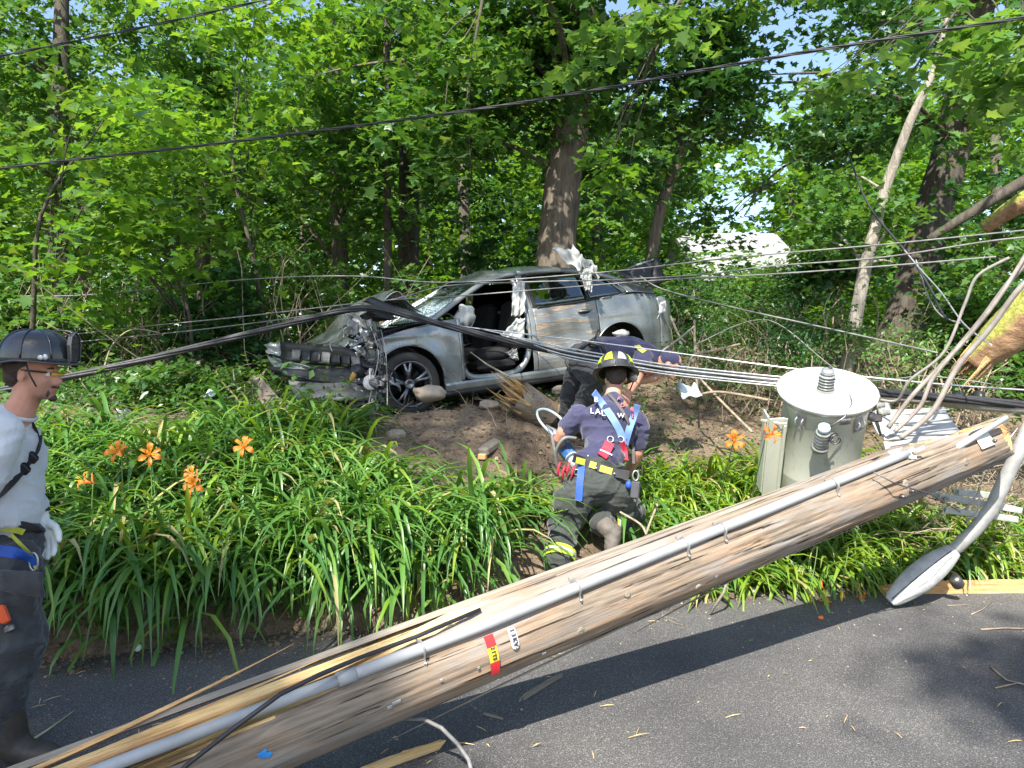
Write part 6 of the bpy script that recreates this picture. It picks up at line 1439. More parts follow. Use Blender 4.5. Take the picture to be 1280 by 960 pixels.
def chain(mb, pts, rads, n=14):
    mb.tube(smooth_path(pts, 4) if len(pts) > 2 else pts, [lerp(rads[min(int(k / 4), len(rads) - 1)], rads[min(int(k / 4) + 1, len(rads) - 1)], (k % 4) / 4) for k in range((len(pts) - 1) * 4 + 1)] if len(pts) > 2 else rads, n)
    for q, r in ((pts[0], rads[0]), (pts[-1], rads[-1])): mb.ell(q, (r, r, r), n=n, m=8)
def straightch(mb, pts, rads, n=14):
    for k in range(len(pts) - 1): mb.tube([pts[k], pts[k + 1]], [rads[k], rads[k + 1]], n)
    for q, r in zip(pts, rads): mb.ell(q, (r, r, r), n=n, m=8)
def remesh(mb, name, mats, parent, voxel=.009, it=6, wrinkle=0, wscale=14, seed=0, label=None, cut=None, fat=0, mi_f=None):
    o = bpy.data.objects.new('tmp', mb.mesh('tmp', [])); COL.objects.link(o)
    md = o.modifiers.new('r', 'REMESH'); md.mode = 'VOXEL'; md.voxel_size = voxel
    m2 = o.modifiers.new('s', 'SMOOTH'); m2.factor = .5; m2.iterations = it
    dg = bpy.context.evaluated_depsgraph_get(); me = bpy.data.meshes.new_from_object(o.evaluated_get(dg)); bpy.data.objects.remove(o)
    n = len(me.vertices); V = np.empty(n * 3); me.vertices.foreach_get('co', V); V = V.reshape(-1, 3)
    if wrinkle or fat:
        Nn = np.empty(n * 3); me.vertices.foreach_get('normal', Nn); Nn = Nn.reshape(-1, 3)
        w1 = np.abs(vnoise(V * np.array([1, 1, 1.7]) * wscale + seed, seed + 1)); w2 = vnoise(V * np.array([1.3, 1, .8]) * wscale * .5 + seed, seed + 2)
        wp = V + .03 * np.stack([vnoise(V * 9 + 5, 71), vnoise(V * 9 + 9, 72), vnoise(V * 9 + 2, 73)], 1)
        r1 = (1 - np.abs(vnoise(wp * np.array([1.0, 1.0, 1.5]) * wscale * .8 + seed, seed + 1))) ** 3; r2 = (1 - np.abs(vnoise(wp * np.array([.7, .7, 1.7]) * wscale * 1.7 + seed, seed + 4))) ** 3
        V = V + Nn * (fat + wrinkle * (1.5 * r1 + .8 * r2 + .8 * w2 - .9))[:, None]
    Minv = np.array(wmat(parent).inverted()); V = V @ Minv[:3, :3].T + Minv[:3, 3]
    me.vertices.foreach_set('co', V.ravel()); me.polygons.foreach_set('use_smooth', np.ones(len(me.polygons), dtype=bool))
    me.materials.clear()
    for q in (mats if isinstance(mats, (list, tuple)) else [mats]): me.materials.append(q)
    me.name = name; me.update(); ob = bpy.data.objects.new(name, me); COL.objects.link(ob); ob.parent = parent; ob['_m'] = list(parent['_m'])
    return tag(ob, label)
def hand(mb, wrist, d, nrm, side, curl=.5, s=1.0, fat=0.0):
    """palm and five fingers. d: towards the fingers, nrm: out of the back of the hand, side: towards the thumb"""
    d = Vector(d).normalized(); nrm = Vector(nrm); nrm = (nrm - d * nrm.dot(d)).normalized(); sd_ = Vector(side); sd_ = (sd_ - d * sd_.dot(d) - nrm * sd_.dot(nrm)).normalized()
    M = Matrix((sd_, d, nrm)).transposed(); W = Vector(wrist)
    mb.ell(W + d * .045 * s, (.040 * s + fat, .052 * s + fat, .016 * s + fat), M, 16, 12); mb.ell(W + d * .01 * s, (.028 * s + fat, .03 * s + fat, .018 * s + fat), M, 14, 10)
    for k, (off, L_, r) in enumerate(((.030, .070, .0092), (.010, .080, .0096), (-.010, .074, .0092), (-.029, .058, .0082))):
        p_ = W + d * .088 * s + sd_ * off * s - nrm * .002; dv = (d + sd_ * off * 2.2).normalized(); pts_ = [W + d * .05 * s + sd_ * off * .8 * s, p_]
        c_ = curl * (1 + .12 * k)
        for j, fr in enumerate((.45, .31, .24)):
            dv = (dv * cos(c_ * .62) - nrm * sin(c_ * .62)).normalized(); nn2 = dv; p_ = p_ + dv * L_ * fr * s; pts_.append(p_)
        straightch(mb, pts_, [r * s + fat, r * s + fat, r * .97 * s + fat, r * .9 * s + fat, r * .78 * s + fat], 10)
    tb = W + d * .02 * s + sd_ * .028 * s; t1 = tb + (d * .6 + sd_ * .75 - nrm * .25) * .042 * s; t2 = t1 + (d * .85 + sd_ * .35 - nrm * .35) * .034 * s; t3 = t2 + (d * .95 + sd_ * .05 - nrm * .4) * .026 * s
    straightch(mb, [tb, t1, t2, t3], [.015 * s + fat, .0125 * s + fat, .011 * s + fat, .009 * s + fat], 10)
def head(mb, c, fwd, up):
    """skull, jaw, nose, ears, brow, lips"""
    up = Vector(up).normalized(); fwd = Vector(fwd); fwd = (fwd - up * fwd.dot(up)).normalized(); lf = up.cross(fwd); M = Matrix((fwd, lf, up)).transposed()
    L_ = lambda x, y, z: c + fwd * x + lf * y + up * z
    mb.ell(L_(-.012, 0, .035), (.098, .076, .085), M, 24, 16); mb.ell(L_(.022, 0, -.02), (.068, .060, .085), M, 20, 14); mb.ell(L_(.040, 0, -.072), (.045, .046, .036), M, 18, 12)
    mb.ell(L_(.076, 0, -.092), (.020, .024, .018), M, 12, 8); mb.ell(L_(.070, 0, .022), (.025, .052, .014), M, 14, 8); mb.ell(L_(.052, .035, -.022), (.030, .022, .022), M, 12, 8); mb.ell(L_(.052, -.035, -.022), (.030, .022, .022), M, 12, 8)
    mb.tube([L_(.082, 0, .018), L_(.094, 0, -.006), L_(.108, 0, -.028), L_(.096, 0, -.040), L_(.080, 0, -.042)], [.008, .0105, .0135, .013, .008], 10); mb.ell(L_(.092, .013, -.036), (.012, .009, .008), M, 10, 6); mb.ell(L_(.092, -.013, -.036), (.012, .009, .008), M, 10, 6)
    mb.ell(L_(.084, 0, -.062), (.014, .025, .0065), M, 12, 8); mb.ell(L_(.083, 0, -.072), (.013, .022, .0068), M, 12, 8)
    for s_ in (1, -1):
        mb.ell(L_(-.008, s_ * .077, -.008), (.018, .009, .030), M @ Matrix.Rotation(.2, 3, 'Y'), 12, 10); mb.ell(L_(-.004, s_ * .079, -.030), (.009, .007, .010), M, 10, 6)
    return L_, M
def eyes(L_, M, parent):
    for s_ in (1, -1):
        e = MB(); e.ell(L_(.072, s_ * .031, .003), (.0125, .0125, .011), M, 16, 10); eb = e.build('eye', WHITE, parent)
        e = MB(); e.ell(L_(.0815, s_ * .032, .003), (.004, .006, .006), M, 12, 8); e.build('iris', HAIR, eb)
        MB().tube([L_(.086, s_ * .012, .022), L_(.086, s_ * .03, .028), L_(.074, s_ * .05, .024)], [.004, .0045, .002], 6).build('eyebrow', HAIR, parent)

def helmet(parent, c, fwd, up, mat_, tets=False, s=1.0):
    up = Vector(up).normalized(); fwd = Vector(fwd); fwd = (fwd - up * fwd.dot(up)).normalized(); lf = up.cross(fwd); M = Matrix((fwd, lf, up)).transposed()
    L_ = lambda x, y, z: c + (fwd * x + lf * y + up * z) * s
    def dome(a_, b_, k=1.0):
        th_ = a_ * 2 * pi; ph = b_ * pi / 2; rib = 1 + .020 * (abs(cos(th_ * 4)) ** 14) * sin(ph) ** .5
        rr = sin(ph) ** .80; return L_(cos(th_) * .142 * rr * rib * k, sin(th_) * .118 * rr * rib * k, (cos(ph) ** .75) * .132 * k)
    mb = MB(); mb.grid(lambda a_, b_: dome(a_, b_), 96, 20); o = mb.build('helmet', mat_, parent)
    m2 = MB()
    def brim(a_, b_, dz=0):
        th_ = a_ * 2 * pi; x, y = cos(th_), sin(th_); ext = .038 + .055 * max(0, -x) ** 2 + .012 * max(0, x) ** 2
        r0x, r0y = .136, .112; z = -.010 * b_ - .028 * b_ * max(0, -x) ** 1.5 + .012 * b_ * abs(y) ** 4
        return L_(x * (r0x + ext * b_), y * (r0y + (ext if abs(x) > .5 else .034) * b_), z + .002 + dz)
    m2.grid(lambda a_, b_: brim(a_, b_), 72, 6); m2.build('brim', mat_, o, solid=.006)
    MB().tube([brim(a_, 1) for a_ in np.linspace(0, 1, 73)], .0045, 6, cap=False).build('brim_edge', mat_, o)
    for k in range(8):
        a_ = k / 8 + 1 / 16 * 0; MB().tube([dome(a_, b_, 1.01) for b_ in np.linspace(.04, .97, 12)], .0042, 6).build('rib', mat_, o)
    MB().tube([dome(a_, .99, 1.015) for a_ in np.linspace(0, 1, 49)], .006, 6, cap=False, flat=1.6).build('band', WEB, o)
    sh_ = MB(); sh_.prism([(-.038, -.02), (.038, -.02), (.046, .05), (.036, .085), (0, .105), (-.036, .085), (-.046, .05)], .012, L_(.150, 0, .022), M @ Matrix(((0, 0, 1), (1, 0, 0), (0, 1, 0)))); sh_.build('front_shield', LEATH if not tets else SILV, o); MB().tube([L_(.159, y_, z_ + .022) for y_, z_ in ((-.038, -.018), (-.046, .05), (-.036, .085), (0, .105), (.036, .085), (.046, .05), (.038, -.018))], .003, 6).build('shield_edge', PLAST, o)
    sh2 = MB(); sh2.tube([L_(.06, 0, .128), L_(.10, 0, .132), L_(.135, 0, .128), L_(.152, 0, .118), L_(.158, 0, .10)], [.003, .005, .006, .005, .003], 8); sh2.build('shield_holder', DKSTEEL if not tets else HELM, o)
    for s_ in (1, -1): MB().tube([L_(.02, s_ * .118, .0), L_(.03, s_ * .108, -.05), L_(.045, s_ * .085, -.10)], .007, 6, flat=.4).build('chin_strap', WEB, o)
    MB().ell(L_(.09, -.110, .02), (.012, .006, .014), M, 10, 8).build('buckle', STEEL, o); MB().lathe([(.012, 0), (.012, .01), (.007, .012)], L_(.075, -.108, .018), -lf, 12).build('screw', STEEL, o)
    if tets:
        for k in range(8):
            a0 = k / 8 + 1 / 16; 
            q = MB(); q.grid(lambda u, v_: dome(a0 + (u - .5) * lerp(.04, .085, v_), lerp(.36, .84, v_), 1.022), 6, 5); q.build('reflector', LIME if k % 2 else (SILV if k == 4 else LIME), o, solid=.002)
    return L_, M
def strap(pts_, wd_, mat_, name, parent, th_=.004, nrm=None, off=0, label=None):
    """flat webbing through points; nrm gives the outward side per strap"""
    pts_ = smooth_path(pts_, 8); nrm = Vector(nrm).normalized(); mb = MB(); vs = []
    for k, p_ in enumerate(pts_):
        t = (pts_[min(k + 1, len(pts_) - 1)] - pts_[max(k - 1, 0)]).normalized(); w_ = t.cross(nrm).normalized(); n2 = w_.cross(t)
        for a_, b_ in ((-1, 0), (-1, 1), (1, 1), (1, 0)): vs.append(p_ + w_ * (a_ * wd_ / 2) + n2 * (b_ * th_ + off))
    n = len(pts_); fs = [(k * 4 + i, k * 4 + (i + 1) % 4, k * 4 + 4 + (i + 1) % 4, k * 4 + 4 + i) for k in range(n - 1) for i in range(4)] + [(3, 2, 1, 0), (n * 4 - 4, n * 4 - 3, n * 4 - 2, n * 4 - 1)]
    mb.add(vs, fs, 0, False); return mb.build(name, mat_, parent, label=label)
def snap(o, pts_, d=None, lift=.004):
    """pull strap points onto the clothing surface along the sight line"""
    Mi = wmat(o).inverted(); res = []
    for p_ in pts_:
        a_ = Mi @ CAM; b_ = Mi @ Vector(p_); dv = (b_ - a_).normalized(); ok, loc, nn_, _ = o.ray_cast(a_, dv)
        res.append((wmat(o) @ loc) - (wmat(o).to_3x3() @ dv) * lift if ok and (loc - b_).length < .45 else Vector(p_))
    return res

# ---- standing man at the left edge
D1 = 3.2
p1 = empty('person', (P(10, 700, D1).x, D1, 0), 'man walking at the left edge in grey T-shirt, black leather helmet and dark turnout trousers', 'person')
Q = lambda px, py, dy=0: P(px, py, D1 + dy)
hc1 = Q(42, 466); fw1 = Vector((1, .10, -.06)); upv = Vector((.10, 0, 1))
feet = [(Q(6, 900, -.12), 1), (Q(-62, 880, .14), -1)]
nk, ch, ws_, hp = Q(20, 520), Q(6, 570), Q(8, 650), Q(8, 700)
shN, shF = Q(2, 540, -.19), Q(12, 536, .19)
armF = [shF, Q(26, 606, .20), Q(50, 650, .06)]; armN = [shN, Q(-24, 612, -.27), Q(-30, 690, -.20)]
legN = [Q(8, 710, -.10), Q(22, 800, -.14), Q(-6, 892, -.12)]; legF = [Q(6, 710, .10), Q(4, 800, .14), Q(-66, 876, .14)]
mb = MB(); L_, M_ = head(mb, hc1, fw1, upv)
chain(mb, [hc1 - Vector((.02, 0, .06)), hc1 + Vector((-.045, 0, -.13)), nk + Vector((-.01, 0, -.02))], [.058, .056, .07])
chain(mb, [nk + Vector((-.03, 0, -.05)), ch, ws_, hp], [.09, .125, .115, .125]); mb.ell(ch, (.115, .19, .17)); mb.ell(hp, (.12, .17, .11))
for a_ in (armF, armN): chain(mb, a_, [.055, .042, .030])
for l_ in (legN, legF): chain(mb, l_, [.085, .06, .045])
hand(mb, armF[2], Vector((.30, 0, -1)), Vector((0, 1, .1)), Vector((1, 0, .2)), .5); hand(mb, armN[2], Vector((.1, 0, -1)), Vector((0, -1, 0)), Vector((1, 0, 0)), .5)
m = SKIN.copy(); m.name = 'stubbled_skin'; t = m.node_tree; b = t.nodes['Principled BSDF']; old = b.inputs['Base Color'].links[0].from_socket
tc = N(t, 'ShaderNodeTexCoord'); vm = N(t, 'ShaderNodeVectorMath', operation='DISTANCE'); t.links.new(tc.outputs['Object'], vm.inputs[0]); vm.inputs[1].default_value = wmat(p1).inverted() @ L_(.055, 0, -.085)
st_ = N(t, 'ShaderNodeMath', operation='MULTIPLY_ADD'); t.links.new(nz(t, tc.outputs['Object'], 420, 3, .7), st_.inputs[0]); st_.inputs[1].default_value = .05; t.links.new(vm.outputs['Value'], st_.inputs[2])
t.links.new(mix(t, ramp(t, st_.outputs[0], [(.055, (.6, .6, .6)), (.10, (0, 0, 0))]), old, (.10, .06, .045)), b.inputs['Base Color']); SKIN1 = m
remesh(mb, 'body', SKIN1, p1, .0075, 3)
eyes(L_, M_, p1)
mb = MB(); mb.ell(L_(-.030, 0, .035), (.094, .082, .082), M_, 24, 16); mb.ell(L_(-.065, 0, -.02), (.045, .066, .050), M_, 16, 12); remesh(mb, 'hair', HAIR, p1, .006, 2, .002, 60)
mb = MB(); mb.ell(L_(.082, 0, -.098), (.018, .020, .016), M_, 12, 8); mb.ell(L_(.092, 0, -.050), (.010, .030, .006), M_, 12, 8); mb.ell(L_(.074, .026, -.078), (.008, .005, .018), M_, 10, 8); mb.ell(L_(.074, -.026, -.078), (.008, .005, .018), M_, 10, 8); remesh(mb, 'goatee', HAIR, p1, .004, 1, .001, 90)
mb = MB(); chain(mb, [nk + Vector((-.035, 0, -.045)), ch, ws_ + Vector((0, 0, .0))], [.10, .135, .135]); mb.ell(ch + Vector((0, 0, .0)), (.135, .205, .18)); mb.ell(ws_ + Vector((.005, 0, .03)), (.140, .175, .10))
for a_ in (armF, armN): straightch(mb, [a_[0], a_[0].lerp(a_[1], .85)], [.080, .076])
tee1 = remesh(mb, 'shirt', TEE, p1, .009, 5, .010, 9, 3)
MB().tube([nk + Vector((.0 + cos(a_) * .070, sin(a_) * .075, .012 - cos(a_) * .030)) for a_ in np.linspace(0, 2 * pi, 26)], .009, 6, cap=False).build('collar', TEE, tee1)
mb = MB(); chain(mb, [ws_ + Vector((0, 0, -.03)), hp], [.13, .135]); mb.ell(hp, (.135, .18, .12))
straightch(mb, legN + [legN[2] - Vector((0, 0, .06))], [.115, .105, .090, .092]); straightch(mb, legF, [.115, .105, .088]); mb.ell(Q(30, 750, -.16), (.06, .05, .10)); mb.ell(Q(28, 780, -.14), (.08, .09, .09))
tr1 = remesh(mb, 'trousers', TURN, p1, .010, 4, .016, 9, 8)
quad_sheet([Q(0, 712, -.30), Q(52, 716, -.26), Q(56, 748, -.26), Q(0, 738, -.30)], TURN, p1, 'pocket_flap', wob=.02, th_=.012, seed=5)
for f_, s_ in feet:
    mb = MB(); g = Vector((f_.x + .02, f_.y, .0)); chain(mb, [f_ + Vector((0, 0, .05)), Vector((g.x, g.y, .10)), Vector((g.x + .06, g.y, .055))], [.075, .07, .055]); mb.ell(Vector((g.x + .11, g.y, .05)), (.095, .055, .048)); remesh(mb, 'boot', BOOT, p1, .009, 3, .002, 20)
mb = MB(); hand(mb, armF[2], Vector((.30, 0, -1)), Vector((0, 1, .1)), Vector((1, 0, .2)), .5, 1.04, .0035); chain(mb, [armF[2] - Vector((.01, 0, -.035)), armF[2] + Vector((.005, 0, -.02))], [.040, .036]); remesh(mb, 'glove', GLOVE, p1, .0045, 2, .0012, 60)
MB().tube([armF[2] + Vector((-.008 + cos(a_) * .040, sin(a_) * .040, .045)) for a_ in np.linspace(0, 2 * pi, 20)], .006, 6, cap=False).build('glove_cuff', WEB, p1)
helmet(p1, L_(.004, 0, .048), fw1 + Vector((0, 0, .12)), Vector((.03, 0, 1)), LEATH, False, 1.0)
mb = MB(); mb.tube([L_(.088, s_ * .001 - .035, .004) for s_ in (0,)] + [L_(.094, -.02, .004), L_(.099, 0, .002), L_(.094, .02, .004), L_(.085, .045, .004)], .021, 10, flat=.35); mb.build('eyewear', GOG, p1, label='amber tinted safety glasses'); MB().tube([L_(.078, -.052, .010), L_(.04, -.074, .012), L_(-.01, -.08, .012)], .004, 6).build('eyewear_arm', WEB, p1)
camn = Vector((0, -1, 0))
def ss(o, pix, dy=-.15, lift=.006, D=D1): return snap(o, [P(a_, b_, D + dy) for a_, b_ in pix], lift=lift)
strap(ss(tee1, [(-14, 628), (4, 614), (20, 598), (34, 580), (46, 562), (49, 545)]), .030, WEB, 'harness_strap', p1, nrm=(0, -1, .2))
strap(ss(tee1, [(49, 560), (46, 540), (36, 522), (24, 512)]), .014, WEB, 'harness_strap', p1, nrm=(0, -1, .2))
mb = MB()
for a_, b_ in ((40, 572), (30, 586)): q = ss(tee1, [(a_, b_)], lift=.014)[0]; mb.box(q, (.05, .022, .04), Matrix.Rotation(.8, 3, 'Y'), bev=.008)
mb.build('radio_microphone', BLKP, p1)
strap(ss(tr1, [(-20, 655), (0, 655), (20, 657), (40, 661), (50, 664)], lift=.012), .050, WEB, 'belt', p1, nrm=(0, -1, 0), th_=.008)
strap(ss(tr1, [(-14, 660), (2, 660), (18, 662), (30, 665)], lift=.024), .026, YWEB, 'belt_stripe', p1, nrm=(0, -1, 0))
strap(ss(tr1, [(-20, 690), (0, 688), (20, 691), (36, 698), (44, 708)], lift=.014), .045, BLUEW, 'harness_loop', p1, nrm=(0, -1, 0), th_=.008)
strap(ss(tr1, [(14, 668), (26, 680), (40, 696), (46, 712)], lift=.022), .014, YWEB, 'harness_loop', p1, nrm=(0, -1, 0))
mb = MB(); q0 = ss(tr1, [(42, 702)], lift=.03)[0]; mb.tube([q0 + Vector((cos(a_) * .018, 0, sin(a_) * .036)) for a_ in np.linspace(0, 2 * pi, 18)], .004, 6, cap=False); mb.build('carabiner', STEEL, p1)
mb = MB(); q0 = ss(tr1, [(4, 768)], lift=.02)[0]; mb.box(q0, (.035, .03, .075), Matrix.Rotation(-.35, 3, 'Y'), bev=.008); mb.build('orange_tool', pm('orange_plastic', (.75, .10, .02), .5), p1); MB().box(q0 + Vector((.022, 0, -.055)), (.04, .03, .035), Matrix.Rotation(-.35, 3, 'Y'), bev=.01).build('tool_clip', DKSTEEL, p1)

# ---- kneeling man seen from behind
DK = .35
K = lambda px, py, d: P(px, py, d + DK)
p2 = empty('person', (K(745, 700, 5.05).x, 5.4, TZ(.6, 5.4)), 'man kneeling with his back to us in navy T-shirt, blue braces and lime marked helmet', 'person')
hd2 = K(770, 474, 5.52); fw2 = Vector((.15, 1, -.55)); up2 = Vector((.02, .42, 1))
nk2, ch2, ws2, hp2 = K(765, 502, 5.42), K(760, 535, 5.32), K(750, 578, 5.18), K(746, 606, 5.10)
sL, sR = K(724, 518, 5.34), K(797, 528, 5.40)
aL = [sL, K(699, 548, 5.40), K(712, 566, 5.68)]; aR = [sR, K(797, 566, 5.40), K(783, 594, 5.56)]
footL = K(698, 724, 4.93); footL.z = max(footL.z, TZ(footL.x, footL.y) + .03)
lL = [K(726, 612, 5.10), K(706, 655, 5.16), footL]; lR = [K(768, 616, 5.12), K(792, 652, 5.46), K(752, 652, 5.12)]
mb = MB(); L_, M_ = head(mb, hd2, fw2, up2)
chain(mb, [hd2, nk2], [.06, .062]); chain(mb, [nk2, ch2, ws2, hp2], [.08, .12, .12, .13]); mb.ell(ch2, (.19, .12, .17)); mb.ell(hp2, (.17, .13, .12))
for a_ in (aL, aR): chain(mb, a_, [.056, .045, .032])
for l_ in (lL, lR): chain(mb, l_, [.09, .062, .045])
hand(mb, aL[2], Vector((.35, .9, -.3)), Vector((0, .1, 1)), Vector((1, 0, 0)), .9); hand(mb, aR[2], Vector((-.3, .8, -.5)), Vector((0, .2, 1)), Vector((-1, 0, 0)), .9)
remesh(mb, 'body', SKIN, p2, .010, 3)
eyes(L_, M_, p2)
mb = MB(); mb.ell(L_(-.030, 0, .030), (.094, .082, .085), M_, 24, 16); mb.ell(L_(-.065, 0, -.025), (.042, .060, .045), M_, 16, 12); remesh(mb, 'hair', HAIR, p2, .007, 2, .002, 60)
mb = MB(); chain(mb, [nk2 + Vector((0, -.02, -.02)), ch2, ws2], [.085, .14, .135]); mb.ell(ch2, (.215, .135, .175)); mb.ell(ws2 + Vector((0, 0, .03)), (.185, .135, .10)); mb.ell(ch2 + Vector((0, -.03, .09)), (.20, .09, .10))
for a_ in (aL, aR): straightch(mb, [a_[0], a_[0].lerp(a_[1], .62)], [.082, .076])
tee2 = remesh(mb, 'shirt', NAVY, p2, .009, 4, .010, 9, 13)
mb = MB(); chain(mb, [ws2 + Vector((0, 0, -.01)), hp2], [.13, .14]); mb.ell(ws2 + Vector((0, 0, -.02)), (.185, .14, .07)); mb.ell(hp2, (.20, .155, .14)); straightch(mb, lL, [.132, .115, .098]); straightch(mb, lR, [.135, .115, .088])
mb.ell(K(702, 625, 5.10), (.06, .07, .09))
tr2_ = remesh(mb, 'trousers', TURNG, p2, .010, 4, .014, 10, 28)
# boots
mb = MB(); g = Vector((footL.x, footL.y, TZ(footL.x, footL.y) + .03)); chain(mb, [footL, g + Vector((0, .02, .06))], [.075, .065]); mb.ell(g + Vector((.01, .08, .03)), (.055, .13, .05)); remesh(mb, 'boot', BOOT, p2, .009, 3)
fR = K(766, 674, 5.00); mb = MB(); chain(mb, [lR[2], K(760, 662, 5.02)], [.070, .062]); mb.ell(fR, (.055, .075, .12), Matrix.Rotation(.35, 3, 'Y') @ Matrix.Rotation(-.5, 3, 'X')); remesh(mb, 'boot', pm('grey_boot', (.16, .14, .12), .8, col2=(.08, .07, .06)), p2, .009, 3, .003, 24)
def ring_band(a_, b_, r, h, mat_, name, parent, k=1.0):
    ax = (b_ - a_).normalized(); mb = MB(); mb.lathe([(r, -h / 2), (r + .004, -h / 2 + .004), (r + .004, h / 2 - .004), (r, h / 2)], a_.lerp(b_, k), ax, 32, cap=False); return mb.build(name, mat_, parent, solid=.004)
dl = (lL[2] - lL[1]).normalized()
bnd = ring_band(lL[1], lL[2] , .108, .075, LIME, 'reflective_cuff', p2, .80); ring_band(lL[1], lL[2], .113, .022, SILV, 'silver_stripe', bnd, .80)
bnd = ring_band(lR[1], lR[2], .100, .060, LIME, 'reflective_cuff', p2, .80); ring_band(lR[1], lR[2], .105, .020, SILV, 'silver_stripe', bnd, .80)
helmet(p2, L_(.0, 0, .045), fw2 + Vector((0, 0, .1)), up2, HELM, True, 1.2)
mb = MB(); mb.lathe([(.03, -.02), (.035, 0), (.03, .02)], L_(.05, -.13, .04), (1, .2, 0), 14); mb.ell(L_(.03, -.14, .02), (.03, .02, .03), noise=.4); mb.build('folded_visor', JUNK, p2)
S2 = lambda pix, dy=-.1, lift=.014: ss(tee2, pix, dy + 5.3 + DK - D1, lift, D1)
T2 = lambda pix, dy=-.1, lift=.008: ss(tr2_, pix, dy + 5.1 + DK - D1, lift, D1)
bn = Vector((.1, -1, .45))
strap(S2([(742, 490), (752, 504), (765, 522), (775, 540), (779, 556)]), .055, BLUEL, 'brace', p2, nrm=bn); strap(S2([(797, 506), (792, 520), (786, 538), (781, 556)]), .050, BLUEL, 'brace', p2, nrm=bn)
strap(S2([(760, 492), (774, 508), (786, 530), (791, 556), (792, 580)], lift=.012), .022, pm('dark_strap', (.10, .09, .085), .7), 'radio_strap', p2, nrm=bn)
for px in (763, 776):
    q = S2([(px, 549)], lift=.012)[0]; fr_ = frame(bn); MB().tube([q + fr_ @ Vector((cos(a_) * .022, sin(a_) * .022, 0)) for a_ in np.linspace(0, 2 * pi, 20)], .0038, 6, cap=False).build('ring', STEEL, p2)
strap(S2([(762, 553), (758, 562), (752, 571)], lift=.010), .070, REDW, 'red_pad', p2, nrm=bn, th_=.012); strap(S2([(777, 553), (780, 564), (781, 576)], lift=.010), .042, REDW, 'red_pad', p2, nrm=bn, th_=.012)
strap(S2([(750, 562), (757, 565), (765, 569)], lift=.024), .008, WHITE, 'stitching', p2, nrm=bn)
strap(T2([(716, 572), (730, 577), (748, 584), (765, 590), (786, 594)], lift=.012), .062, WEB, 'belt', p2, nrm=(0, -1, .2), th_=.008)
for a_, b_ in (((720, 575), (731, 578)), ((737, 580), (745, 582.5)), ((750, 585), (765, 589.5)), ((771, 591.5), (781, 594))):
    q = T2([a_, b_], lift=.024); strap([q[0], (q[0] + q[1]) / 2, q[1]], .045, YWEB, 'belt_marking', p2, nrm=(0, -1, .2))
for px, py in ((745, 585), (768, 592), (735, 570)): MB().ell(T2([(px, py)], lift=.03)[0], (.007, .007, .007)).build('rivet', STEEL, p2)
strap(T2([(727, 580), (725, 600), (723, 626)], lift=.022), .050, BLUEW, 'blue_strap', p2, nrm=(0, -1, 0), th_=.010)
mb = MB(); q = T2([(724, 590)], lift=.04)[0]; mb.tube([q + Vector((a_, 0, b_)) for a_, b_ in ((-.032, -.018), (.032, -.018), (.032, .018), (-.032, .018), (-.032, -.018))], .004, 6); mb.build('buckle', STEEL, p2)
for k in range(4):
    q = K(700 + k * 6, 578 + k % 2 * 4, 5.02); MB().tube([q, q + Vector((-.015, 0, -.05)), q + Vector((-.012 - k * .004, 0, -.10))], [.012, .016, .009], 8, flat=.6).build('red_pouch', REDW, p2)
mb = MB(); q = K(794, 612, 4.98); mb.box(q, (.06, .045, .13), Matrix.Rotation(.1, 3, 'Y'), bev=.012); mb.tube([q + Vector((.015, 0, .06)), q + Vector((.02, 0, .14))], .007, 6); mb.build('radio', pm('radio_grey', (.10, .10, .11), .5), p2)
mb = MB(); q = K(794, 594, 4.98); mb.tube([q + Vector((cos(a_) * .02, -.02, sin(a_) * .035)) for a_ in np.linspace(0, 6.28, 16)], .005, 6, cap=False); mb.build('carabiner', STEEL, p2)
MB().ell(K(786, 606, 5.0), (.025, .02, .03)).build('blue_clip', BLUEW, p2)
# lettering on the back of the shirt
def shirt_text(s_, px, py, size, mt, rot=0.0, name='shirt_lettering'):
    q = S2([(px, py)], lift=.020)[0]; n_ = bn.normalized(); rx = Vector((1, .12, .0)); rx = (rx - n_ * rx.dot(n_)).normalized(); uy = n_.cross(rx)
    M = Matrix((rx, uy, n_)).transposed() @ Matrix.Rotation(rot, 3, 'Z'); M = M.to_4x4(); M.translation = q; return text_obj(s_, size, p2, name, mt, M, .006)
REDL = pm('faded_red_print', (.60, .16, .18), .8, bstr=0); WHT = pm('white_print', (.72, .72, .74), .8, bstr=0)
for s_, px, py, r_ in (('L', 740, 514, -.08), ('A', 747, 515, -.04), ('L', 754, 517, 0), ('B', 745, 500, -.1)): shirt_text(s_, px, py, .062 if s_ != 'B' else .055, WHT, r_)
for s_, px, py, r_ in (('F', 773, 499, -.5), ('D', 778, 507, -.5), ('R', 790, 512, -.3), ('E', 791, 520, -.2)): shirt_text(s_, px, py, .045, REDL, r_)
shirt_text('8', 792, 528, .058, WHT, -.15); shirt_text('W', 776, 520, .05, WHT, -.1)
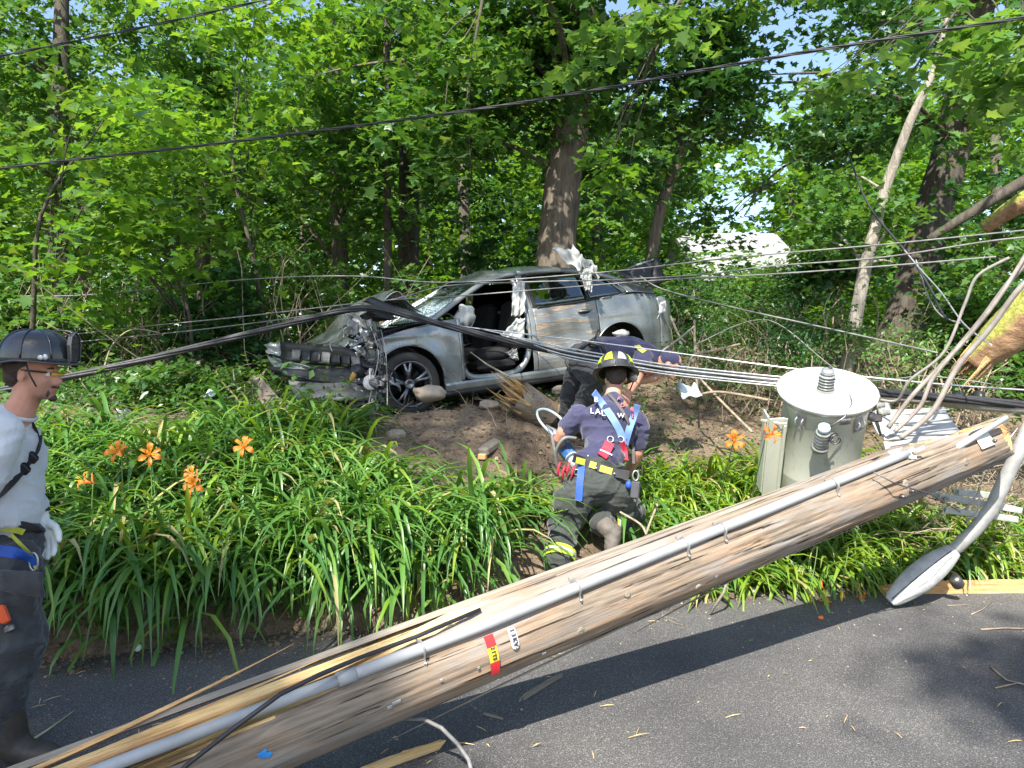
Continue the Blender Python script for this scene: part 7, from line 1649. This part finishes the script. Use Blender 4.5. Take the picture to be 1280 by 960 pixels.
# the rescue tool he holds
tl = empty('rescue_tool', K(706, 556, 5.75), 'blue and grey powered cutting tool held by the kneeling man', 'tool')
TB = pm('tool_blue', (.03, .10, .26), .4, coat=.3); TG = pm('tool_pale_grey', (.50, .58, .60), .45, .2)
ta0, ta1 = K(724, 584, 5.35), K(690, 540, 5.65); td = (ta1 - ta0).normalized()
MB().lathe([(.03, 0), (.048, .03), (.052, .12), (.048, .20), (.055, .23), (.055, .28), (.04, .30)], ta0, td, 22).build('motor_housing', TG, tl)
MB().lathe([(.056, .12), (.060, .14), (.058, .26), (.05, .30), (.045, .36)], ta0, td, 8, sm=False).build('blue_shroud', TB, tl)
MB().tube(smooth_path([ta0 + td * .30, K(676, 528, 5.75), K(672, 514, 5.8), K(684, 512, 5.75), K(700, 522, 5.65), K(706, 534, 5.6)], 6), .011, 8).build('carry_handle', TG, tl)
MB().tube(smooth_path([K(690, 544, 5.5), K(682, 560, 5.3), K(690, 540, 5.2), K(712, 540, 5.2), K(722, 556, 5.25)], 6)[:1] + smooth_path([K(697, 585, 5.35), K(695, 565, 5.3), K(705, 548, 5.25), K(720, 548, 5.3)], 6), .013, 8).build('grip_loop', pm('grey_rubber_loop', (.20, .20, .19), .6), tl)
for s_ in (1, -1): MB().tube([ta0 + td * .33, ta0 + td * .42 + Vector((s_ * .02, 0, .02)), ta0 + td * .52], [.022, .018, .004], 6, flat=.4).build('blade', STEEL, tl)
# ---- man bending by the rear wheel
p3 = empty('person', (P(730, 480, 7.2).x, 7.15, TZ(.7, 7.15)), 'man in navy shirt bending low beside the rear wheel of the wrecked car', 'person')
h3, n3, c3_, w3, g3 = P(838, 456, 6.85), P(818, 448, 6.95), P(790, 441, 7.05), P(750, 440, 7.15), P(727, 449, 7.2)
s3, s3b = P(804, 447, 6.85), P(806, 441, 7.15)
a3 = [s3, P(798, 470, 6.75), P(785, 492, 6.6)]; a3b = [s3b, P(822, 468, 7.1), P(802, 476, 6.85)]
fz = TZ(P(720, 500, 7.3).x, 7.3); l3 = [P(726, 452, 7.1), P(742, 474, 6.95), Vector((P(722, 500, 7.25).x, 7.2, fz + .1))]; l3b = [P(728, 450, 7.3), P(718, 474, 7.25), Vector((P(708, 500, 7.4).x, 7.4, fz + .1))]
mb = MB(); L_, M_ = head(mb, h3, Vector((.75, -.35, -.45)), Vector((.45, -.1, .85)))
chain(mb, [h3, n3], [.058, .06]); chain(mb, [n3, c3_, w3, g3], [.08, .12, .12, .13])
for a_ in (a3, a3b): chain(mb, a_, [.056, .045, .032])
for l_ in (l3, l3b): chain(mb, l_, [.09, .06, .045])
hand(mb, a3[2], Vector((-.2, -.5, -.8)), Vector((.3, -.8, .3)), Vector((-1, 0, 0)), .7); hand(mb, a3b[2], Vector((-.9, -.3, -.1)), Vector((0, -.3, 1)), Vector((0, -1, 0)), .7)
remesh(mb, 'body', SKIN, p3, .011, 3)
eyes(L_, M_, p3)
mb = MB(); mb.ell(L_(-.020, 0, .042), (.100, .084, .080), M_, 20, 14); mb.ell(L_(.09, 0, .045), (.05, .06, .010), M_, 14, 8); remesh(mb, 'cap', NAVY, p3, .008, 3)
mb = MB(); chain(mb, [n3, c3_, w3], [.095, .15, .145]); mb.ell(c3_.lerp(w3, .3), (.20, .17, .14), Matrix.Rotation(0, 3, 'Y'))
straightch(mb, [s3, s3.lerp(a3[1], .6)], [.088, .08]); straightch(mb, [s3b, s3b.lerp(a3b[1], .5)], [.088, .08])
tee3 = remesh(mb, 'shirt', NAVY, p3, .011, 4, .007, 10, 17)
mb = MB(); straightch(mb, [w3, g3], [.14, .15]); mb.ell(g3, (.15, .18, .15)); straightch(mb, l3, [.13, .11, .09]); straightch(mb, l3b, [.13, .11, .09]); remesh(mb, 'trousers', TURN, p3, .011, 4, .010, 12, 31)
for l_ in (l3, l3b):
    mb = MB(); chain(mb, [l_[2], l_[2] + Vector((.02, -.02, -.05))], [.075, .065]); mb.ell(l_[2] + Vector((.07, -.03, -.06)), (.12, .055, .045)); remesh(mb, 'boot', BOOT, p3, .011, 3)
q = snap(tee3, [P(796, 432, 6.9), P(800, 436, 6.9), P(806, 440, 6.9)], lift=.006); strap(q, .05, YWEB, 'shoulder_patch', p3, nrm=(0, -1, .6))
mb = MB(); mb.box(P(742, 430, 6.95), (.10, .08, .08), bev=.02); mb.tube([P(742, 428, 6.95), P(748, 412, 6.95)], .010, 6); mb.tube([P(722, 440, 6.95), P(736, 428, 6.92), P(752, 432, 6.92), P(758, 446, 6.92)], .02, 6); mb.build('harness_gear', BLKP, p3)
mb = MB(); mb.ell(P(812, 463, 6.68), (.05, .05, .035), noise=.4); mb.build('tool_grip', pm('red_orange_tool', (.55, .12, .06), .5), p3)

# ---------------------------------------------------------------- orange daylily flowers, each with its stalk
PET = leaf_mat('daylily_petal', [(.80, .20, .03), (.85, .26, .04), (.88, .32, .05)], .45, .5); PETY = leaf_mat('yellow_petal', [(.80, .45, .04), (.85, .55, .06)], .45, .5)
fl_mesh = {}
def petal_mesh(yel, wd_):
    mb = MB()
    def f(a_, b_):
        w_ = wd_ * sin(pi * min(1, (a_ * .92 + .06))) ** .8; x = (b_ - .5) * 2 * w_; r = .012 + .062 * a_; z = .045 * sin(a_ * 1.9) - .030 * a_ ** 3
        return Vector((x, r, z + abs(b_ - .5) * .012 + .004 * sin(b_ * 19) * a_))
    mb.grid(f, 8, 6, mi=0); return mb.mesh('petal', [PETY if yel else PET])
for y_ in (0, 1): fl_mesh[y_] = (petal_mesh(y_, .019), petal_mesh(y_, .0125))
sm = MB(); sm.tube([(0, 0, 0), (.004, .012, .05), (.0, .020, .075)], .0012, 4); sm.ell((0, .020, .076), (.002, .003, .005), n=6, m=4); STAM = sm.mesh('stamen', [YEL])
def on_leaves(px, py, d):
    for k in range(300):
        q = P(px, py, 4.2 + k * .012)
        if q.z < TZ(q.x, q.y) + .60: return q
    return P(px, py, d)
def flower(label, px, py, d, face, s=1.0, yel=0, root=None, stalk=True, n=6):
    c_ = on_leaves(px, py, d) if stalk and root is None else P(px, py, d); fz_ = Vector(face).normalized(); Mx = frame(fz_).to_4x4() @ Matrix.Scale(s, 4); Mx.translation = c_
    base = Vector((c_.x + R_.uniform(-.05, .05), c_.y + .05, TZ(c_.x, c_.y + .05) - .02)) if root is None else root
    e = empty('daylily', base, label, 'flower', 'orange daylily blossoms'); Minv = wmat(e).inverted()
    for k in range(n):
        o = bpy.data.objects.new('petal', fl_mesh[yel][k % 2]); COL.objects.link(o); o.parent = e; o.matrix_local = Minv @ Mx @ Matrix.Rotation(k * pi / 3 + R_.uniform(-.12, .12), 4, 'Z') @ Matrix.Rotation(R_.uniform(-.5, .3), 4, 'X')
    for k in range(5):
        o = bpy.data.objects.new('stamen', STAM); COL.objects.link(o); o.parent = e; o.matrix_local = Minv @ Mx @ Matrix.Rotation(k * 1.26, 4, 'Z')
    MB().tube([c_ - fz_ * .05 * s, c_ - fz_ * .02 * s, c_ + fz_ * .01 * s], [.004, .007, .010], 8).build('throat', YEL if yel else PET, e)
    if stalk: MB().tube(smooth_path([base, base.lerp(c_, .6) + Vector((.0, .02, .03)), c_ - fz_ * .05 * s], 6), [.0035] * 13, 6).build('stalk', STEM, e)
    for k in range(2):
        bd = c_ - fz_ * .05 * s + Vector((R_.uniform(-.05, .05), .01, R_.uniform(.0, .05))); MB().tube([c_ - fz_ * .06 * s, bd, bd + Vector((0, 0, .04))], [.003, .007, .002], 6).build('bud', STEM if k else PET, e)
flower('orange daylily blossom farthest left of the row near the standing man\'s chest', 147, 565, 6.1, (-.1, -1, .5), 1.0)
flower('deep orange daylily blossom second from the left in the bank', 187, 568, 6.05, (.5, -.8, .3), 1.0, 0)
flower('small half closed orange daylily blossom low beside the standing man', 108, 602, 5.6, (-.7, -.6, .4), .75, 0, n=4)
flower('bright orange daylily blossom alone near the middle of the left bank', 305, 558, 6.2, (.1, -1, .6), 1.0)
flower('largest orange daylily blossom of the lower pair in the left bank', 243, 606, 5.7, (-.2, -1, .5), 1.0)
flower('small orange daylily blossom just above the lower pair\'s large one', 240, 592, 5.75, (.2, -.5, .8), .7, 0, n=4)
flower('orange daylily blossom with spread petals left of the transformer', 918, 551, 4.85, (-.1, -1, .5), .95, root=Vector((1.45, 5.75, TZ(1.45, 5.75))))
flower('orange daylily blossom in front of the transformer bracket', 964, 542, 4.7, (.5, -1, .2), .85, root=Vector((1.6, 5.6, TZ(1.6, 5.6))), n=5)
flower('wilting orange yellow blossom hanging over the road under the pole', 1031, 745, 5.15, (0, -.5, -1), .8, 1, root=Vector((2.1, 5.6, .2)), n=5)
flower('small orange blossom touching the road left of the street light', 1076, 743, 5.2, (.1, -.6, -1), .6, 0, root=Vector((2.4, 5.7, .2)), n=5)
for px, lb in ((1014, 'closed yellow daylily bud hanging leftmost over the road'), (1052, 'closed yellow daylily bud hanging between the two low blossoms')):
    r0_ = Vector((P(px, 700, 5.6).x, 5.6, .22)); tip = P(px, 748, 5.15); e = empty('daylily_bud', r0_, lb, 'flower bud'); MB().tube(smooth_path([r0_, r0_.lerp(tip, .5) + Vector((0, -.1, .22)), tip + Vector((0, 0, .08)), tip], 6), [.003] * 19, 6).build('stalk', STEM, e); MB().tube([tip + Vector((0, 0, .05)), tip + Vector((0, 0, .02)), tip - Vector((0, 0, .02))], [.005, .011, .003], 8).build('bud', YEL, e)
# ---------------------------------------------------------------- mossy log, broken limb, brushwood at the right
m, t, b = nodes('mossy_bark'); v = coords(t, (.35, 1, 1)); g = N(t, 'ShaderNodeTexCoord'); f = nz(t, v, 14, 6, .7)
mo = nz(t, coords(t), 4, 4, .6)
c = ramp(t, f, [(.3, (.10, .06, .035)), (.5, (.26, .15, .08)), (.7, (.38, .25, .14))])
gn = N(t, 'ShaderNodeNewGeometry'); sx = N(t, 'ShaderNodeSeparateXYZ'); t.links.new(gn.outputs['Normal'], sx.inputs[0]); ma = N(t, 'ShaderNodeMath', operation='MULTIPLY_ADD'); t.links.new(mo, ma.inputs[0]); ma.inputs[1].default_value = .8; t.links.new(sx.outputs[2], ma.inputs[2])
c = mix(t, ramp(t, ma.outputs[0], [(.30, (0, 0, 0)), (.55, (1, 1, 1))]), c, ramp(t, nz(t, v, 40, 4), [(.35, (.17, .18, .035)), (.65, (.38, .37, .08))]))
t.links.new(c, b.inputs['Base Color']); b.inputs['Roughness'].default_value = .95; bump(t, b, f, .9, .03); MOSS = m
lg = empty('mossy_log', P(1215, 455, 6.3), 'broken log with yellow green moss on top at the right edge', 'log')
d_ = (P(1330, 352, 6.0) - P(1222, 448, 6.4)).normalized()
trunk_mb([P(1214, 455, 6.4), P(1250, 425, 6.3), P(1300, 380, 6.15), P(1380, 310, 5.9)], [.10, .165, .19, .19], 4, 28, .05, False).build('trunk', MOSS, lg)
LA = (P(1214, 455, 6.4) - P(1250, 425, 6.3)).normalized(); LF = frame(LA)
SPB = wood_mat('brown_torn_wood', [(.3, (.10, .055, .03)), (.48, (.26, .15, .075)), (.62, (.40, .26, .14)), (.75, (.52, .38, .22))], .05, 50, .8)
for k in range(34):
    rg = random.Random(k); a_ = rg.uniform(0, 6.28); r = .12 * sqrt(rg.random()); p0 = P(1222, 449, 6.37) - LA * .06 + LF @ Vector((cos(a_) * r, sin(a_) * r, 0)); p1 = p0 + LA * rg.uniform(.10, .30) + Vector((rg.gauss(0, .012), rg.gauss(0, .012), rg.gauss(-.02, .02)))
    MB().tube([p0, p0.lerp(p1, .6), p1], [.014, .010, .002], 4, sm=False).build('splinter', [SPB, SPB, FRESHO][k % 3], lg)
trunk_mb([P(1230, 285, 8.2), P(1262, 262, 8.0), P(1300, 240, 7.8), P(1380, 200, 7.6)], [.07, .09, .11, .11], 9, 20, .05, False).build('lichen_limb', MOSS, None, 'thick lichen covered limb crossing the right edge above the log', 'limb')
trunk_mb([P(1160, 300, 9.8), P(1220, 262, 9.6), P(1300, 215, 9.4)], [.05, .065, .075], 12, 18, .08, False).build('dark_limb', BARKD, None, 'dark bare limb leaning across the broad dark trunk', 'limb')
# brushwood: dead twigs and sticks in a tangle (nobody could count these)
def brush(name, label, seed, n, region, L=(.2, .8), r=(.002, .006), mat_=TWIG, zr=(.0, .5), up=.35):
    rg = random.Random(seed); mb = MB()
    for k in range(n):
        px, py, d = region(rg); g = P(px, py, d); z = TZ(g.x, g.y); g.z = z + rg.uniform(*zr)
        a_ = rg.uniform(0, 2 * pi); e_ = rg.gauss(up, .5); L_ = rg.uniform(*L); dv = Vector((cos(a_) * cos(e_), sin(a_) * cos(e_) * .7, sin(e_)))
        p_ = [g]; 
        for j in range(4):
            dv = (dv + Vector((rg.gauss(0, .25), rg.gauss(0, .25), rg.gauss(-.05, .25)))).normalized(); p_.append(p_[-1] + dv * L_ / 4)
        r0 = rg.uniform(*r); mb.tube(p_, [lerp(r0, r0 * .4, j / 4) for j in range(5)], 4, cap=False)
        for _ in range(2):
            j = rg.randint(1, 3); q = p_[j] + Vector((rg.gauss(0, 1), rg.gauss(0, 1), rg.gauss(.3, 1))).normalized() * L_ * .3; mb.tube([p_[j], q], [r0 * .5, r0 * .25], 3, cap=False)
    return mb.build(name, mat_, None, label, None, None, 'stuff')
brush('brushwood', 'pale dry brushwood tangled in front of the mossy log', 1, 170, lambda r: (r.uniform(1130, 1300), 480, r.uniform(5.7, 7.2)), zr=(.0, .5))
brush('brushwood', 'thin dead stems and twigs standing below the shrubs right of the car', 2, 110, lambda r: (r.uniform(860, 1240), 400, r.uniform(8.0, 10.2)), L=(.4, 1.3), r=(.002, .006), zr=(0, .3), up=.8)
brush('brushwood', 'bare stems standing in the dark undergrowth at the left', 3, 90, lambda r: (r.uniform(-20, 480), 400, r.uniform(8.6, 10.6)), L=(.6, 2.2), r=(.003, .010), zr=(0, .3), up=1.0)
brush('ground_twigs', 'dry twigs and roots littering the torn soil by the car', 4, 260, lambda r: (r.uniform(470, 1250), 500, r.uniform(6.0, 8.6)), L=(.08, .4), r=(.0015, .004), zr=(.0, .05), up=.05)
brush('ground_twigs', 'little sticks and roots at the foot of the bank', 5, 70, lambda r: (r.uniform(100, 900), 700, r.uniform(4.5, 5.3)), L=(.05, .25), r=(.001, .003), zr=(.0, .02), up=.0)
brush('twig_tangle', 'fine leafless twigs hanging by the rising service cables', 6, 60, lambda r: (r.uniform(1170, 1290), 400, r.uniform(5.6, 6.6)), L=(.2, .7), r=(.0015, .005), zr=(.3, 1.0), up=.3)
for k, (pp, lab) in enumerate([([(940, 540, 6.4), (900, 500, 7.0), (872, 470, 7.4)], 'long thin root trailing over the soil left of the transformer'), ([(868, 495, 7.2), (900, 490, 7.0), (960, 500, 6.6)], 'brown branch lying right of the pale wrapper'), ([(858, 470, 7.6), (866, 445, 7.8), (893, 438, 7.9), (925, 430, 8)], 'arched pale branch by the car tail'),
       ([(868, 400, 8.0), (869, 450, 7.9), (872, 490, 7.6)], 'thin upright grey stake by the car tail'), ([(826, 440, 7.6), (848, 424, 7.7), (868, 408, 7.8)], 'slanting hairy grey branch by the car tail'), ([(838, 395, 8), (848, 418, 7.9), (857, 428, 7.8)], 'short thin stick crossing the slanting branch'),
       ([(775, 640, 5.4), (800, 655, 5.3), (808, 668, 5.2)], 'brown twig right of the kneeling man\'s boot'), ([(800, 690, 5.25), (812, 655, 5.3), (822, 630, 5.4)], 'straw twig leaning among the blades beside the pole')]):
    line('branch', lab, pp, .012 if k < 6 else .008, TWIG if k != 4 else GREYW, cat='branch')
# house behind the trees
SID = pm('white_siding', (.74, .75, .76), .6, col2=(.66, .67, .68)); ROOF = pm('grey_roof', (.42, .42, .42), .8, col2=(.33, .33, .33)); GLS = pm('window_glass', (.05, .06, .07), .1, coat=.5)
hc = Vector((7.3, 26.5, TZ(7.3, 26.5))); hz = hc.z - .85
hs = empty('house', (hc.x, hc.y, hz), 'pale house glimpsed through the gap in the trees right of the car', 'house')
MB().box((hc.x, hc.y, hz + 1.25), (3.2, 6, 3.1)).build('wall', SID, hs)
for k in range(13): MB().box((hc.x, hc.y - 3.01, hz + .1 + k * .21), (3.22, .03, .19)).build('siding_board', SID, hs)
mb = MB(); mb.prism([(-1.75, 0), (1.75, 0), (4.5, .12), (0, .12), (-1.75, .12)], .1, (0, 0, -50)); 
mb = MB(); A_ = [(-1.75, -3.5, 2.65), (1.75, -3.5, 2.65), (1.75, 0, 4.5), (-1.75, 0, 4.5)]; B_ = [(-1.75, 3.5, 2.65), (1.75, 3.5, 2.65), (1.75, 0, 4.5), (-1.75, 0, 4.5)]
for q, fl in ((A_, 0), (B_, 1)):
    mb.add([Vector((hc.x + a_, hc.y + b_, hz + c_)) for a_, b_, c_ in q] + [Vector((hc.x + a_, hc.y + b_, hz + c_ + .14)) for a_, b_, c_ in q], [(0, 1, 2, 3), (7, 6, 5, 4), (0, 4, 5, 1), (1, 5, 6, 2), (2, 6, 7, 3), (3, 7, 4, 0)], 0, False)
mb.build('roof', pm('pale_roof', (.33, .33, .33), .7), hs)
for x in (-.8, .8):
    w_ = MB().box((hc.x + x, hc.y - 3.06, hz + 1.5), (.8, .08, 1.3)).build('window', WHITE, hs); MB().box((hc.x + x, hc.y - 3.10, hz + 1.5), (.64, .04, 1.1)).build('pane', GLS, w_)
